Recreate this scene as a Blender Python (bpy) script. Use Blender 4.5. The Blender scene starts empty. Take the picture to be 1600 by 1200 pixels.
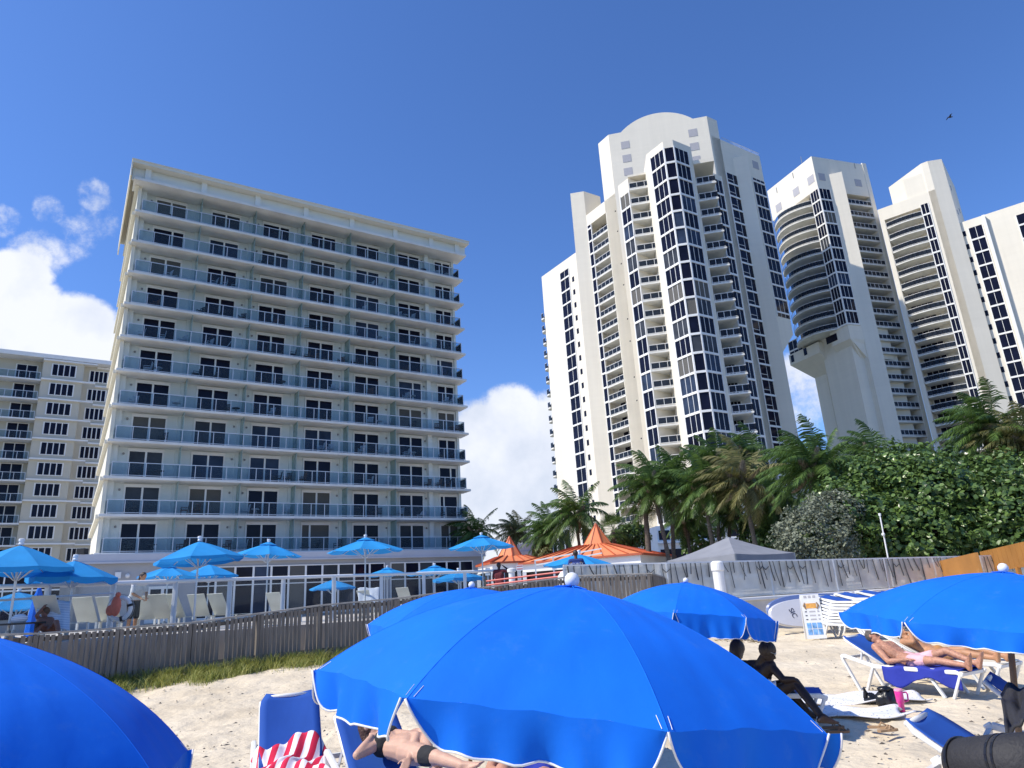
import bpy, bmesh, math, random
import numpy as np
from mathutils import Vector, Matrix
R = math.radians
random.seed(7)
SC = bpy.context.scene
COL = SC.collection
EYE = 1.75
# ------------------------------------------------------------------ camera
PITCH, ROLL, FOC = R(17.27), R(-3.361), 1083.1
cF = Vector((0, math.cos(PITCH), math.sin(PITCH)))
cU0 = Vector((0, -math.sin(PITCH), math.cos(PITCH)))
cR0 = Vector((1, 0, 0))
cR = cR0 * math.cos(ROLL) + cU0 * math.sin(ROLL)
cU = -cR0 * math.sin(ROLL) + cU0 * math.cos(ROLL)
cam = bpy.data.cameras.new('camera'); camo = bpy.data.objects.new('camera', cam); COL.objects.link(camo)
M = Matrix.Identity(4)
for i in range(3):
    M[i][0] = cR[i]; M[i][1] = cU[i]; M[i][2] = -cF[i]
M[2][3] = EYE
camo.matrix_world = M
cam.sensor_width = 36; cam.sensor_fit = 'HORIZONTAL'; cam.lens = FOC / 1600 * 36
cam.clip_start = 0.05; cam.clip_end = 5000
SC.camera = camo
# ------------------------------------------------------------------ sun, sky, exposure
SUN_T, SUN_EL = R(74), R(48)      # sun stands to the left and a little behind the viewer
SDIR = Vector((-math.sin(SUN_T) * math.cos(SUN_EL), -math.cos(SUN_T) * math.cos(SUN_EL), math.sin(SUN_EL)))
sl = bpy.data.lights.new('sun', 'SUN'); sl.energy = 4.9; sl.angle = R(0.53); sl.color = (1.0, 0.93, 0.80)
so = bpy.data.objects.new('sun', sl); COL.objects.link(so)
so.rotation_euler = SDIR.to_track_quat('Z', 'Y').to_euler()
SC.view_settings.view_transform = 'Standard'; SC.view_settings.look = 'None'
SC.view_settings.exposure = 0.12; SC.view_settings.gamma = 1.0

def ray(px, py):
    v = cR * ((px - 800) / FOC) - cU * ((py - 600) / FOC) + cF
    return v / math.hypot(v.x, v.y)
def at(px, py, D):
    r = ray(px, py); return Vector((r.x * D, r.y * D, EYE + r.z * D))
def tanv(px, py): return ray(px, py).z
def azv(px, py): r = ray(px, py); return math.atan2(r.x, r.y)
def P2(azdeg, D): return Vector((math.sin(R(azdeg)) * D, math.cos(R(azdeg)) * D))
def nxt(p, yaw, px, py=None):
    "point where a wall leaving p along yaw meets the vertical plane through a pixel (or an azimuth)"
    a = R(px) if py is None else azv(px, py)
    d = (math.sin(R(yaw)), math.cos(R(yaw))); r = (math.sin(a), math.cos(a))
    det = d[0] * (-r[1]) - (-r[0]) * d[1]
    s = (-p[0] * (-r[1]) - (-r[0]) * (-p[1])) / det
    return Vector((p[0] + s * d[0], p[1] + s * d[1]))
def zat(p, px, py): return EYE + tanv(px, py) * math.hypot(p[0], p[1])
def sand(x, y):
    t = min(1, max(0, (y - 9) / 13.0)); t = t * t * (3 - 2 * t)
    k = min(1, max(0, (6 - x) / 14.0))
    return t * (0.32 + 0.28 * k)
def gp(px, py):
    r = ray(px, py); D = 8
    for _ in range(25):
        z = sand(r.x * D, r.y * D); D = (z - EYE) / r.z
    return Vector((r.x * D, r.y * D, sand(r.x * D, r.y * D)))
def gz(p): return Vector((p[0], p[1], sand(p[0], p[1])))

# ------------------------------------------------------------------ materials
def nodes(name):
    m = bpy.data.materials.new(name); m.use_nodes = True
    nt = m.node_tree; return m, nt, nt.nodes, nt.links
def mat(name, col, rough=0.7, var=0.12, scale=3.0, bump=0.0, bscale=None, metal=0.0, spec=0.5, detail=4, col2=None, coat=0.0, stretch=None):
    m, nt, N, L = nodes(name); b = N['Principled BSDF']
    tc = N.new('ShaderNodeTexCoord'); mp = N.new('ShaderNodeMapping'); L.new(tc.outputs['Object'], mp.inputs[0])
    if stretch: mp.inputs['Scale'].default_value = stretch
    n = N.new('ShaderNodeTexNoise'); n.inputs['Scale'].default_value = scale; n.inputs['Detail'].default_value = detail
    L.new(mp.outputs[0], n.inputs['Vector'])
    cr = N.new('ShaderNodeValToRGB'); cr.color_ramp.elements[0].position = 0.3; cr.color_ramp.elements[1].position = 0.7
    c2 = col2 if col2 else tuple(min(1, c * (1 + var)) for c in col)
    c1 = col if col2 else tuple(c * (1 - var) for c in col)
    cr.color_ramp.elements[0].color = (*c1, 1); cr.color_ramp.elements[1].color = (*c2, 1)
    L.new(n.outputs['Fac'], cr.inputs[0]); L.new(cr.outputs[0], b.inputs['Base Color'])
    b.inputs['Roughness'].default_value = rough; b.inputs['Metallic'].default_value = metal
    b.inputs['Specular IOR Level'].default_value = spec; b.inputs['Coat Weight'].default_value = coat
    if bump:
        n2 = N.new('ShaderNodeTexNoise'); n2.inputs['Scale'].default_value = bscale or scale * 6; n2.inputs['Detail'].default_value = 5
        L.new(mp.outputs[0], n2.inputs['Vector'])
        bp = N.new('ShaderNodeBump'); bp.inputs['Strength'].default_value = bump; bp.inputs['Distance'].default_value = 0.02
        L.new(n2.outputs['Fac'], bp.inputs['Height']); L.new(bp.outputs[0], b.inputs['Normal'])
    return m
def stucco(name, col, streak=0.10):
    "painted render: broad patches, faint vertical rain streaks and horizontal pour lines"
    m, nt, N, L = nodes(name); b = N['Principled BSDF']; b.inputs['Roughness'].default_value = 0.85
    tc = N.new('ShaderNodeTexCoord')
    def noise(sc, stretch, det=4):
        mp = N.new('ShaderNodeMapping'); mp.inputs['Scale'].default_value = stretch; L.new(tc.outputs['Object'], mp.inputs[0])
        n = N.new('ShaderNodeTexNoise'); n.inputs['Scale'].default_value = sc; n.inputs['Detail'].default_value = det
        L.new(mp.outputs[0], n.inputs['Vector']); return n.outputs['Fac']
    a = noise(0.12, (1, 1, 1)); s = noise(1.2, (1, 1, 0.05)); h = noise(0.8, (0.06, 0.06, 2.2))
    def mth(op, x, y):
        n = N.new('ShaderNodeMath'); n.operation = op
        for i, q in enumerate((x, y)):
            if isinstance(q, (int, float)): n.inputs[i].default_value = q
            else: L.new(q, n.inputs[i])
        return n.outputs[0]
    t = mth('ADD', mth('MULTIPLY', mth('SUBTRACT', a, .5), 1.2 * streak), mth('MULTIPLY', mth('SUBTRACT', s, .5), streak))
    t = mth('ADD', t, mth('MULTIPLY', mth('SUBTRACT', h, .5), .6 * streak)); t = mth('ADD', t, 1.0)
    mx = N.new('ShaderNodeVectorMath'); mx.operation = 'SCALE'; mx.inputs[0].default_value = col; L.new(t, mx.inputs['Scale'])
    L.new(mx.outputs[0], b.inputs['Base Color'])
    n2 = noise(9, (1, 1, 1)); bp = N.new('ShaderNodeBump'); bp.inputs['Strength'].default_value = .25; bp.inputs['Distance'].default_value = .02
    L.new(n2, bp.inputs['Height']); L.new(bp.outputs[0], b.inputs['Normal'])
    return m
def glassy(name, tint, alpha=0.3, gcol=(0.5, 0.6, 0.62), ior=1.45):
    m, nt, N, L = nodes(name); N.remove(N['Principled BSDF']); out = N['Material Output']
    t = N.new('ShaderNodeBsdfTransparent'); t.inputs[0].default_value = (*tint, 1)
    g = N.new('ShaderNodeBsdfGlossy'); g.inputs['Roughness'].default_value = 0.04; g.inputs[0].default_value = (.95, .97, 1, 1)
    d = N.new('ShaderNodeBsdfDiffuse'); d.inputs[0].default_value = (*gcol, 1)
    m1 = N.new('ShaderNodeMixShader'); m1.inputs[0].default_value = alpha; L.new(t.outputs[0], m1.inputs[1]); L.new(d.outputs[0], m1.inputs[2])
    lw = N.new('ShaderNodeFresnel'); lw.inputs['IOR'].default_value = ior
    m2 = N.new('ShaderNodeMixShader'); L.new(lw.outputs[0], m2.inputs[0]); L.new(m1.outputs[0], m2.inputs[1]); L.new(g.outputs[0], m2.inputs[2])
    L.new(m2.outputs[0], out.inputs[0]); return m
def fabric(name, col, trans=0.35, scale=900, bump=0.15, tcol=None):
    m, nt, N, L = nodes(name); b = N['Principled BSDF']; out = N['Material Output']
    tc = N.new('ShaderNodeTexCoord')
    n = N.new('ShaderNodeTexNoise'); n.inputs['Scale'].default_value = 2.2; n.inputs['Detail'].default_value = 6; L.new(tc.outputs['Object'], n.inputs['Vector'])
    cr = N.new('ShaderNodeValToRGB'); cr.color_ramp.elements[0].position = .25; cr.color_ramp.elements[1].position = .75
    cr.color_ramp.elements[0].color = (*[c * .88 for c in col], 1); cr.color_ramp.elements[1].color = (*[min(1, c * 1.1) for c in col], 1)
    L.new(n.outputs['Fac'], cr.inputs[0]); L.new(cr.outputs[0], b.inputs['Base Color'])
    b.inputs['Roughness'].default_value = .8; b.inputs['Specular IOR Level'].default_value = .25
    if 'umbrella' in name:
        sn = N.new('ShaderNodeTexNoise'); sn.inputs['Scale'].default_value = 7; sn.inputs['Detail'].default_value = 9; sn.inputs['Roughness'].default_value = .75; L.new(tc.outputs['Object'], sn.inputs['Vector'])
        sr = N.new('ShaderNodeMapRange'); sr.inputs[1].default_value = .56; sr.inputs[2].default_value = .80; sr.inputs[4].default_value = .30; L.new(sn.outputs['Fac'], sr.inputs[0])
        sm = N.new('ShaderNodeMix'); sm.data_type = 'RGBA'; L.new(sr.outputs[0], sm.inputs['Factor']); L.new(cr.outputs[0], sm.inputs['A']); sm.inputs['B'].default_value = (.10, .26, .62, 1); L.new(sm.outputs['Result'], b.inputs['Base Color'])
    w = N.new('ShaderNodeTexNoise'); w.inputs['Scale'].default_value = 5.5; w.inputs['Detail'].default_value = 5; L.new(tc.outputs['Object'], w.inputs['Vector'])
    bp = N.new('ShaderNodeBump'); bp.inputs['Strength'].default_value = bump; bp.inputs['Distance'].default_value = .03
    L.new(w.outputs['Fac'], bp.inputs['Height']); L.new(bp.outputs[0], b.inputs['Normal'])
    if trans:
        t = N.new('ShaderNodeBsdfTranslucent'); t.inputs[0].default_value = (*(tcol or col), 1)
        mx = N.new('ShaderNodeMixShader'); mx.inputs[0].default_value = trans
        L.new(b.outputs[0], mx.inputs[1]); L.new(t.outputs[0], mx.inputs[2]); L.new(mx.outputs[0], out.inputs[0])
    return m
def stripes(name, a, b2, axis='X', scale=4.0, duty=0.5, rough=.9, wob=.25, trans=0):
    m, nt, N, L = nodes(name); b = N['Principled BSDF']; b.inputs['Roughness'].default_value = rough
    tc = N.new('ShaderNodeTexCoord'); w = N.new('ShaderNodeTexWave'); w.wave_type = 'BANDS'; w.bands_direction = axis
    w.inputs['Scale'].default_value = scale; w.inputs['Distortion'].default_value = wob; w.inputs['Detail'].default_value = 1
    L.new(tc.outputs['Object'], w.inputs['Vector'])
    cr = N.new('ShaderNodeValToRGB'); cr.color_ramp.interpolation = 'CONSTANT'; cr.color_ramp.elements[1].position = duty
    cr.color_ramp.elements[0].color = (*a, 1); cr.color_ramp.elements[1].color = (*b2, 1)
    L.new(w.outputs['Fac'], cr.inputs[0]); L.new(cr.outputs[0], b.inputs['Base Color']); return m
def leafmat(name, c1, c2, rough=.45, trans=.3, scale=1.4):
    m, nt, N, L = nodes(name); b = N['Principled BSDF']; out = N['Material Output']
    g = N.new('ShaderNodeNewGeometry'); cr = N.new('ShaderNodeValToRGB')
    cr.color_ramp.elements[0].color = (*c1, 1); cr.color_ramp.elements[1].color = (*c2, 1)
    tc = N.new('ShaderNodeTexCoord'); n = N.new('ShaderNodeTexNoise'); n.inputs['Scale'].default_value = scale; n.inputs['Detail'].default_value = 3
    L.new(tc.outputs['Object'], n.inputs['Vector'])
    ad = N.new('ShaderNodeMath'); ad.operation = 'ADD'; L.new(g.outputs['Random Per Island'], ad.inputs[0]); L.new(n.outputs['Fac'], ad.inputs[1])
    ml = N.new('ShaderNodeMath'); ml.operation = 'MULTIPLY_ADD'; ml.inputs[1].default_value = .9; ml.inputs[2].default_value = -.4; L.new(ad.outputs[0], ml.inputs[0])
    L.new(ml.outputs[0], cr.inputs[0]); L.new(cr.outputs[0], b.inputs['Base Color']); b.inputs['Roughness'].default_value = rough
    t = N.new('ShaderNodeBsdfTranslucent'); L.new(cr.outputs[0], t.inputs[0])
    mx = N.new('ShaderNodeMixShader'); mx.inputs[0].default_value = trans
    L.new(b.outputs[0], mx.inputs[1]); L.new(t.outputs[0], mx.inputs[2]); L.new(mx.outputs[0], out.inputs[0]); return m

# ------------------------------------------------------------------ world: sky and clouds
def world():
    w = bpy.data.worlds.new('World'); SC.world = w; w.use_nodes = True
    nt = w.node_tree; N, L = nt.nodes, nt.links; bg = N['Background']
    sky = N.new('ShaderNodeTexSky'); sky.sky_type = 'NISHITA'; sky.sun_disc = False
    sky.sun_elevation = SUN_EL; sky.sun_rotation = math.atan2(SDIR.x, SDIR.y)
    sky.altitude = 0; sky.air_density = 1.0; sky.dust_density = 0.3; sky.ozone_density = 3.0
    def m(op, *a):
        n = N.new('ShaderNodeMath'); n.operation = op
        for i, q in enumerate(a):
            if isinstance(q, (int, float)): n.inputs[i].default_value = q
            else: L.new(q, n.inputs[i])
        return n.outputs[0]
    tc = N.new('ShaderNodeTexCoord'); vn = N.new('ShaderNodeVectorMath'); vn.operation = 'NORMALIZE'; L.new(tc.outputs['Generated'], vn.inputs[0])
    sp = N.new('ShaderNodeSeparateXYZ'); L.new(vn.outputs[0], sp.inputs[0])
    def noise(sc, det, rough=.6, off=(0, 0, 0), st=(1, 1, 1)):
        mp = N.new('ShaderNodeMapping'); mp.inputs['Location'].default_value = off; mp.inputs['Scale'].default_value = st
        L.new(vn.outputs[0], mp.inputs[0]); n = N.new('ShaderNodeTexNoise'); n.inputs['Scale'].default_value = sc
        n.inputs['Detail'].default_value = det; n.inputs['Roughness'].default_value = rough; L.new(mp.outputs[0], n.inputs['Vector']); return n.outputs['Fac']
    blobs = [((85, 565), 4.2, 1.0), ((-20, 590), 6.0, 1.0), ((115, 520), 3.0, .95), ((30, 435), 2.2, .85), ((52, 405), 1.5, .62), ((40, 480), 2.6, .9), ((5, 345), 1.5, .5), ((75, 330), 1.5, .42), ((147, 308), 1.5, .42), ((112, 372), 2.0, .42), ((150, 345), 2.0, .36), ((60, 395), 2.4, .5),
             ((775, 700), 4.4, 1.0), ((800, 655), 3.0, .95), ((740, 720), 4.0, 1.0), ((850, 720), 5.5, 1.0), ((800, 800), 7.5, 1.0), ((700, 830), 7, 1.0), ((1240, 615), 3.6, .55)]
    acc = None
    for (px, py), rad, wt in blobs:
        d = ray(px, py).normalized()
        vd = N.new('ShaderNodeVectorMath'); vd.operation = 'DOT_PRODUCT'; L.new(vn.outputs[0], vd.inputs[0]); vd.inputs[1].default_value = d
        c = math.cos(R(rad * 1.25))
        v = m('MULTIPLY', m('MAXIMUM', m('DIVIDE', m('SUBTRACT', vd.outputs['Value'], c), 1 - c), 0), wt * 1.25)
        v = m('MINIMUM', v, wt)
        acc = v if acc is None else m('MAXIMUM', acc, v)
    lowel = m('MULTIPLY', m('MAXIMUM', m('SUBTRACT', .17, sp.outputs[2]), 0), 4.0)
    acc = m('MAXIMUM', acc, m('MINIMUM', lowel, .75))
    n1 = noise(14, 14, .68); n3 = noise(30, 6, .6, (3, 1, 2))
    nn = m('ADD', m('MULTIPLY', n1, .8), m('MULTIPLY', n3, .2))
    dens = m('ADD', m('MULTIPLY', acc, .85), m('SUBTRACT', nn, .78))
    mr = N.new('ShaderNodeMapRange'); mr.interpolation_type = 'SMOOTHSTEP'; mr.inputs[1].default_value = 0.0; mr.inputs[2].default_value = .27; L.new(dens, mr.inputs[0])
    fac = m('MULTIPLY', m('MULTIPLY', mr.outputs[0], .97), m('GREATER_THAN', sp.outputs[2], -.01))
    sh = noise(7, 8, .55, (0.35, .1, -.25)); 
    cr = N.new('ShaderNodeValToRGB'); cr.color_ramp.elements[0].position = .36; cr.color_ramp.elements[1].position = .6
    cr.color_ramp.elements[0].color = (4.9, 5.4, 6.4, 1); cr.color_ramp.elements[1].color = (6.9, 7.1, 7.7, 1); L.new(sh, cr.inputs[0])
    hs = N.new('ShaderNodeHueSaturation'); hs.inputs['Saturation'].default_value = 1.1; hs.inputs['Value'].default_value = 1.42; L.new(sky.outputs[0], hs.inputs['Color'])
    tn = N.new('ShaderNodeVectorMath'); tn.operation = 'MULTIPLY'; L.new(hs.outputs[0], tn.inputs[0]); tn.inputs[1].default_value = (.61, .735, 1.0)
    mx = N.new('ShaderNodeMix'); mx.data_type = 'RGBA'; L.new(fac, mx.inputs['Factor']); L.new(tn.outputs[0], mx.inputs['A']); L.new(cr.outputs[0], mx.inputs['B'])
    L.new(mx.outputs['Result'], bg.inputs[0]); bg.inputs[1].default_value = 0.13
world()

# ------------------------------------------------------------------ mesh helpers
def setp(o, label=None, cat=None, group=None, kind=None):
    if label: o['label'] = label
    if cat: o['category'] = cat
    if group: o['group'] = group
    if kind: o['kind'] = kind
    return o
def root(name, loc, label, cat, group=None):
    o = bpy.data.objects.new(name, None); COL.objects.link(o); o.location = Vector(loc); o.empty_display_size = .3
    return setp(o, label, cat, group)
def top(o):
    off = Vector((0, 0, 0))
    while o: off += o.location; o = o.parent
    return off
class MB:
    def __init__(s): s.v = []; s.f = []
    def add(s, vs, fs):
        n = len(s.v); s.v += [tuple(v) for v in vs]; s.f += [tuple(i + n for i in f) for f in fs]
    def hexa(s, b, t):
        s.add(list(b) + list(t), [(3, 2, 1, 0), (4, 5, 6, 7), (0, 1, 5, 4), (1, 2, 6, 5), (2, 3, 7, 6), (3, 0, 4, 7)])
    def box(s, c, d, rot=None):
        c = Vector(c); x, y, z = d[0] / 2, d[1] / 2, d[2] / 2
        P = [Vector(q) for q in ((-x, -y, -z), (x, -y, -z), (x, y, -z), (-x, y, -z), (-x, -y, z), (x, -y, z), (x, y, z), (-x, y, z))]
        if rot is not None: P = [rot @ q for q in P]
        P = [q + c for q in P]; s.hexa(P[:4], P[4:])
    def bar(s, a, b, w, h, up=Vector((0, 0, 1))):
        a = Vector(a); b = Vector(b); d = (b - a).normalized()
        sd = d.cross(up)
        if sd.length < 1e-3: sd = d.cross(Vector((1, 0, 0)))
        sd.normalize(); u = sd.cross(d)
        sd *= w / 2; u *= h / 2
        s.hexa([a - sd - u, a + sd - u, a + sd + u, a - sd + u], [b - sd - u, b + sd - u, b + sd + u, b - sd + u])
    def prism(s, poly, z0, z1):
        n = len(poly)
        ar = sum(poly[i][0] * poly[(i + 1) % n][1] - poly[(i + 1) % n][0] * poly[i][1] for i in range(n))
        if ar < 0: poly = list(poly)[::-1]
        zz0 = z0 if isinstance(z0, (list, tuple)) else [z0] * n; zz1 = z1 if isinstance(z1, (list, tuple)) else [z1] * n
        vs = [(p[0], p[1], zz0[i]) for i, p in enumerate(poly)] + [(p[0], p[1], zz1[i]) for i, p in enumerate(poly)]
        s.add(vs, [tuple(range(n))[::-1], tuple(range(n, 2 * n))] + [(i, (i + 1) % n, (i + 1) % n + n, i + n) for i in range(n)])
    def tube(s, pts, r, n=8, cap=True):
        pts = [Vector(p) for p in pts]; rs = r if isinstance(r, (list, tuple)) else [r] * len(pts)
        vs = []; fs = []; prev = None
        for i, p in enumerate(pts):
            d = (pts[min(i + 1, len(pts) - 1)] - pts[max(i - 1, 0)]).normalized()
            if prev is None: x = d.cross(Vector((0, 0, 1)) if abs(d.z) < .9 else Vector((1, 0, 0)))
            else: x = prev - d * prev.dot(d)
            x.normalize(); prev = x; y = d.cross(x)
            for k in range(n):
                a = 2 * math.pi * k / n; vs.append(p + (x * math.cos(a) + y * math.sin(a)) * rs[i])
        for i in range(len(pts) - 1):
            for k in range(n): fs.append((i * n + k, i * n + (k + 1) % n, (i + 1) * n + (k + 1) % n, (i + 1) * n + k))
        if cap: fs.append(tuple(range(n))[::-1]); fs.append(tuple((len(pts) - 1) * n + k for k in range(n)))
        s.add(vs, fs)
    def lathe(s, prof, c=(0, 0, 0), n=16, rot=None):
        c = Vector(c); vs = []; fs = []
        for r_, z in prof:
            for k in range(n):
                a = 2 * math.pi * k / n; q = Vector((r_ * math.cos(a), r_ * math.sin(a), z))
                if rot is not None: q = rot @ q
                vs.append(q + c)
        for i in range(len(prof) - 1):
            for k in range(n): fs.append((i * n + k, i * n + (k + 1) % n, (i + 1) * n + (k + 1) % n, (i + 1) * n + k))
        fs.append(tuple(range(n))[::-1]); fs.append(tuple((len(prof) - 1) * n + k for k in range(n)))
        s.add(vs, fs)
    def ball(s, c, r, n=12, sq=(1, 1, 1), rot=None):
        m = n // 2; prof = []
        c = Vector(c); vs = []; fs = []
        for i in range(m + 1):
            t = math.pi * i / m
            for k in range(n):
                a = 2 * math.pi * k / n; q = Vector((r * math.sin(t) * math.cos(a) * sq[0], r * math.sin(t) * math.sin(a) * sq[1], -r * math.cos(t) * sq[2]))
                if rot is not None: q = rot @ q
                vs.append(q + c)
        for i in range(m):
            for k in range(n): fs.append((i * n + k, i * n + (k + 1) % n, (i + 1) * n + (k + 1) % n, (i + 1) * n + k))
        s.add(vs, fs)
    def sheet(s, grid):
        h = len(grid); w = len(grid[0]); vs = [p for r_ in grid for p in r_]
        s.add(vs, [(j * w + i, j * w + i + 1, (j + 1) * w + i + 1, (j + 1) * w + i) for j in range(h - 1) for i in range(w - 1)])
    def build(s, name, m, parent=None, smooth=False, solid=0, bevel=0, weld=False, **kw):
        off = top(parent) if parent else Vector((0, 0, 0))
        me = bpy.data.meshes.new(name)
        me.from_pydata([(v[0] - off.x, v[1] - off.y, v[2] - off.z) for v in s.v], [], s.f)
        if weld:
            bm = bmesh.new(); bm.from_mesh(me); bmesh.ops.remove_doubles(bm, verts=bm.verts, dist=1e-5); bmesh.ops.recalc_face_normals(bm, faces=bm.faces); bm.to_mesh(me); bm.free()
        me.update()
        if smooth:
            me.polygons.foreach_set('use_smooth', [True] * len(me.polygons))
        if m: me.materials.append(m)
        o = bpy.data.objects.new(name, me); COL.objects.link(o); o.parent = parent
        if solid:
            md = o.modifiers.new('s', 'SOLIDIFY'); md.thickness = solid; md.offset = 0
        if bevel:
            md = o.modifiers.new('b', 'BEVEL'); md.width = bevel; md.segments = 2; md.limit_method = 'ANGLE'
        if kw: setp(o, kw.get('label'), kw.get('cat'), kw.get('group'), kw.get('kind'))
        return o
def copytree(o, parent=None, label=None):
    c = o.copy(); COL.objects.link(c); c.parent = parent
    if parent is None and label: c['label'] = label
    for ch in o.children: copytree(ch, c)
    return c
class Face:
    "vertical wall plane from p0 (left) to p1 (right) as seen from the beach; w is distance out of the wall"
    def __init__(s, p0, p1):
        s.p0 = Vector((p0[0], p0[1])); s.p1 = Vector((p1[0], p1[1])); s.L = (s.p1 - s.p0).length
        s.d = (s.p1 - s.p0) / s.L; s.n = Vector((s.d.y, -s.d.x))
    def pt(s, u, w, z): q = s.p0 + s.d * u + s.n * w; return Vector((q.x, q.y, z))
    def p2(s, u, w=0): q = s.p0 + s.d * u + s.n * w; return Vector((q.x, q.y))
    def box(s, mb, u0, u1, w0, w1, z0, z1):
        mb.hexa([s.pt(u0, w1, z0), s.pt(u1, w1, z0), s.pt(u1, w0, z0), s.pt(u0, w0, z0)], [s.pt(u0, w1, z1), s.pt(u1, w1, z1), s.pt(u1, w0, z1), s.pt(u0, w0, z1)])
    def hit(s, px, py, w=0):
        r = ray(px, py); q = s.p0 + s.n * w
        det = s.d.x * (-r.y) + r.x * s.d.y
        u = (-q.x * (-r.y) - r.x * q.y) / det
        v = (s.d.x * (-q.y) + s.d.y * q.x) / det
        return u, EYE + v * r.z
ORD = ['top', 'second', 'third', 'fourth', 'fifth', 'sixth', 'seventh', 'eighth', 'ninth', 'tenth', 'eleventh', 'twelfth']
# ================================================================== BUILDINGS
M_hotel = stucco('hotel_render', (.73, .765, .735)); M_cream = stucco('cream_render', (.78, .725, .61), .13)
M_hside = stucco('hotel_side_render', (.74, .70, .58)); M_beige = stucco('beige_render', (.56, .52, .42))
M_white = mat('white_paint', (.78, .78, .77), .5, .05, 2); M_trim = mat('white_trim', (.82, .81, .78), .6, .05, 1)
M_alu = mat('pale_aluminium', (.62, .64, .66), .4, .05, 3, metal=.3)
M_soffit = mat('balcony_soffit', (.74, .73, .68), .8, .10, .8, stretch=(1, 1, .3))
def winmat(name, col, rough):
    m = mat(name, col, rough, .35, .6, bump=.05, bscale=.4, spec=.13); return m
M_glassd = winmat('dark_glass', (.008, .009, .022), .06); M_glass2 = winmat('blue_glass', (.035, .05, .085), .10)
M_glass3 = winmat('curtained_glass', (.05, .055, .065), .15)
M_rail = glassy('balcony_glass', (.74, .82, .87), .03, (.38, .48, .55), 1.14); M_part = glassy('frosted_partition', (.40, .60, .56), .55, (.38, .55, .50))
M_raild = glassy('tower_balcony_glass', (.22, .27, .34), .25, (.08, .10, .14), 1.12)
M_metal = mat('grey_metal', (.30, .31, .32), .4, .1, 4, metal=.6)
M_louver = mat('louvre_grey', (.42, .41, .43), .7, .1, 8)
M_dark = mat('dark_interior', (.02, .02, .022), .6, .2, 1)
M_curt = stripes('pale_curtain', (.16, .15, .13), (.07, .07, .07), 'X', 9, .45)
def curtained(i): return (M_glassd, M_glassd, M_glassd, M_glass2, M_glassd, M_glass3)[i % 6] if random.random() > .09 else M_curt

# ---------------------------------------------------------------- the hotel
HP = Vector((-29.654, 49.776)); HL = 29.49
HF = Face(HP, HP + Vector((math.sin(R(57.107)), math.cos(R(57.107)))) * HL)
FL = 2.75; NF = 11
def hz(k): return EYE + 5.845 - 1.07 + FL * k      # floor level of balcony k (0 lowest)
hotel = root('hotel_building', (HF.p2(15, -7).x, HF.p2(15, -7).y, 0), 'long eleven-storey pale grey hotel with glass balconies right across its front', 'hotel building')
DEP = 14.5; WB = -1.6
mw = MB(); HF.box(mw, -.1, 29.6, -DEP, WB, 0, hz(NF) + .9)
mw.build('wall', M_hotel, hotel)
ms = MB()  # cream outer side wall, with stepped fins
HF.box(ms, -.35, -.1, -DEP, -.6, 0, hz(NF) + .8)
for k in range(NF + 1): HF.box(ms, -.62, -.35, -DEP + .3, -.4, hz(k) - .28, hz(k))
ms.build('side_wall', M_hside, hotel)
mr_ = MB(); HF.box(mr_, -1.05, 30.45, -DEP, .75, hz(NF) + 1.15, hz(NF) + 1.42); HF.box(mr_, -1.1, 30.5, -DEP - .1, .80, hz(NF) + 1.42, hz(NF) + 1.50)
HF.box(mr_, -1.1, -1.0, -DEP, .7, hz(NF) - .1, hz(NF) + 1.15)
mr_.build('roof_overhang', M_hside, hotel)
m_ = MB(); HF.box(m_, -.95, 30.35, -.25, -.05, hz(NF) + .02, hz(NF) + 1.15); m_.build('parapet_wall', M_hotel, hotel)
mt = MB(); HF.box(mt, -.8, 30.2, WB, .45, hz(NF) - .2, hz(NF) + .02); mt.build('top_slab', M_soffit, hotel)
divs = [4.55, 9.05, 13.4, 17.85, 22.35]
for u in [.2] + divs + [26.3, 29.3]:
    m_ = MB(); HF.box(m_, u - .22, u + .22, -.049, .2, hz(NF) + .02, hz(NF) + 1.15); m_.build('parapet_pier', M_hotel, hotel)
doors = [(1.16, 3.42), (5.61, 7.91), (10.03, 12.33), (14.48, 16.77), (18.94, 21.22), (23.33, 25.62), (27.47, 29.2)]
rng = random.Random(3)
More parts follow.
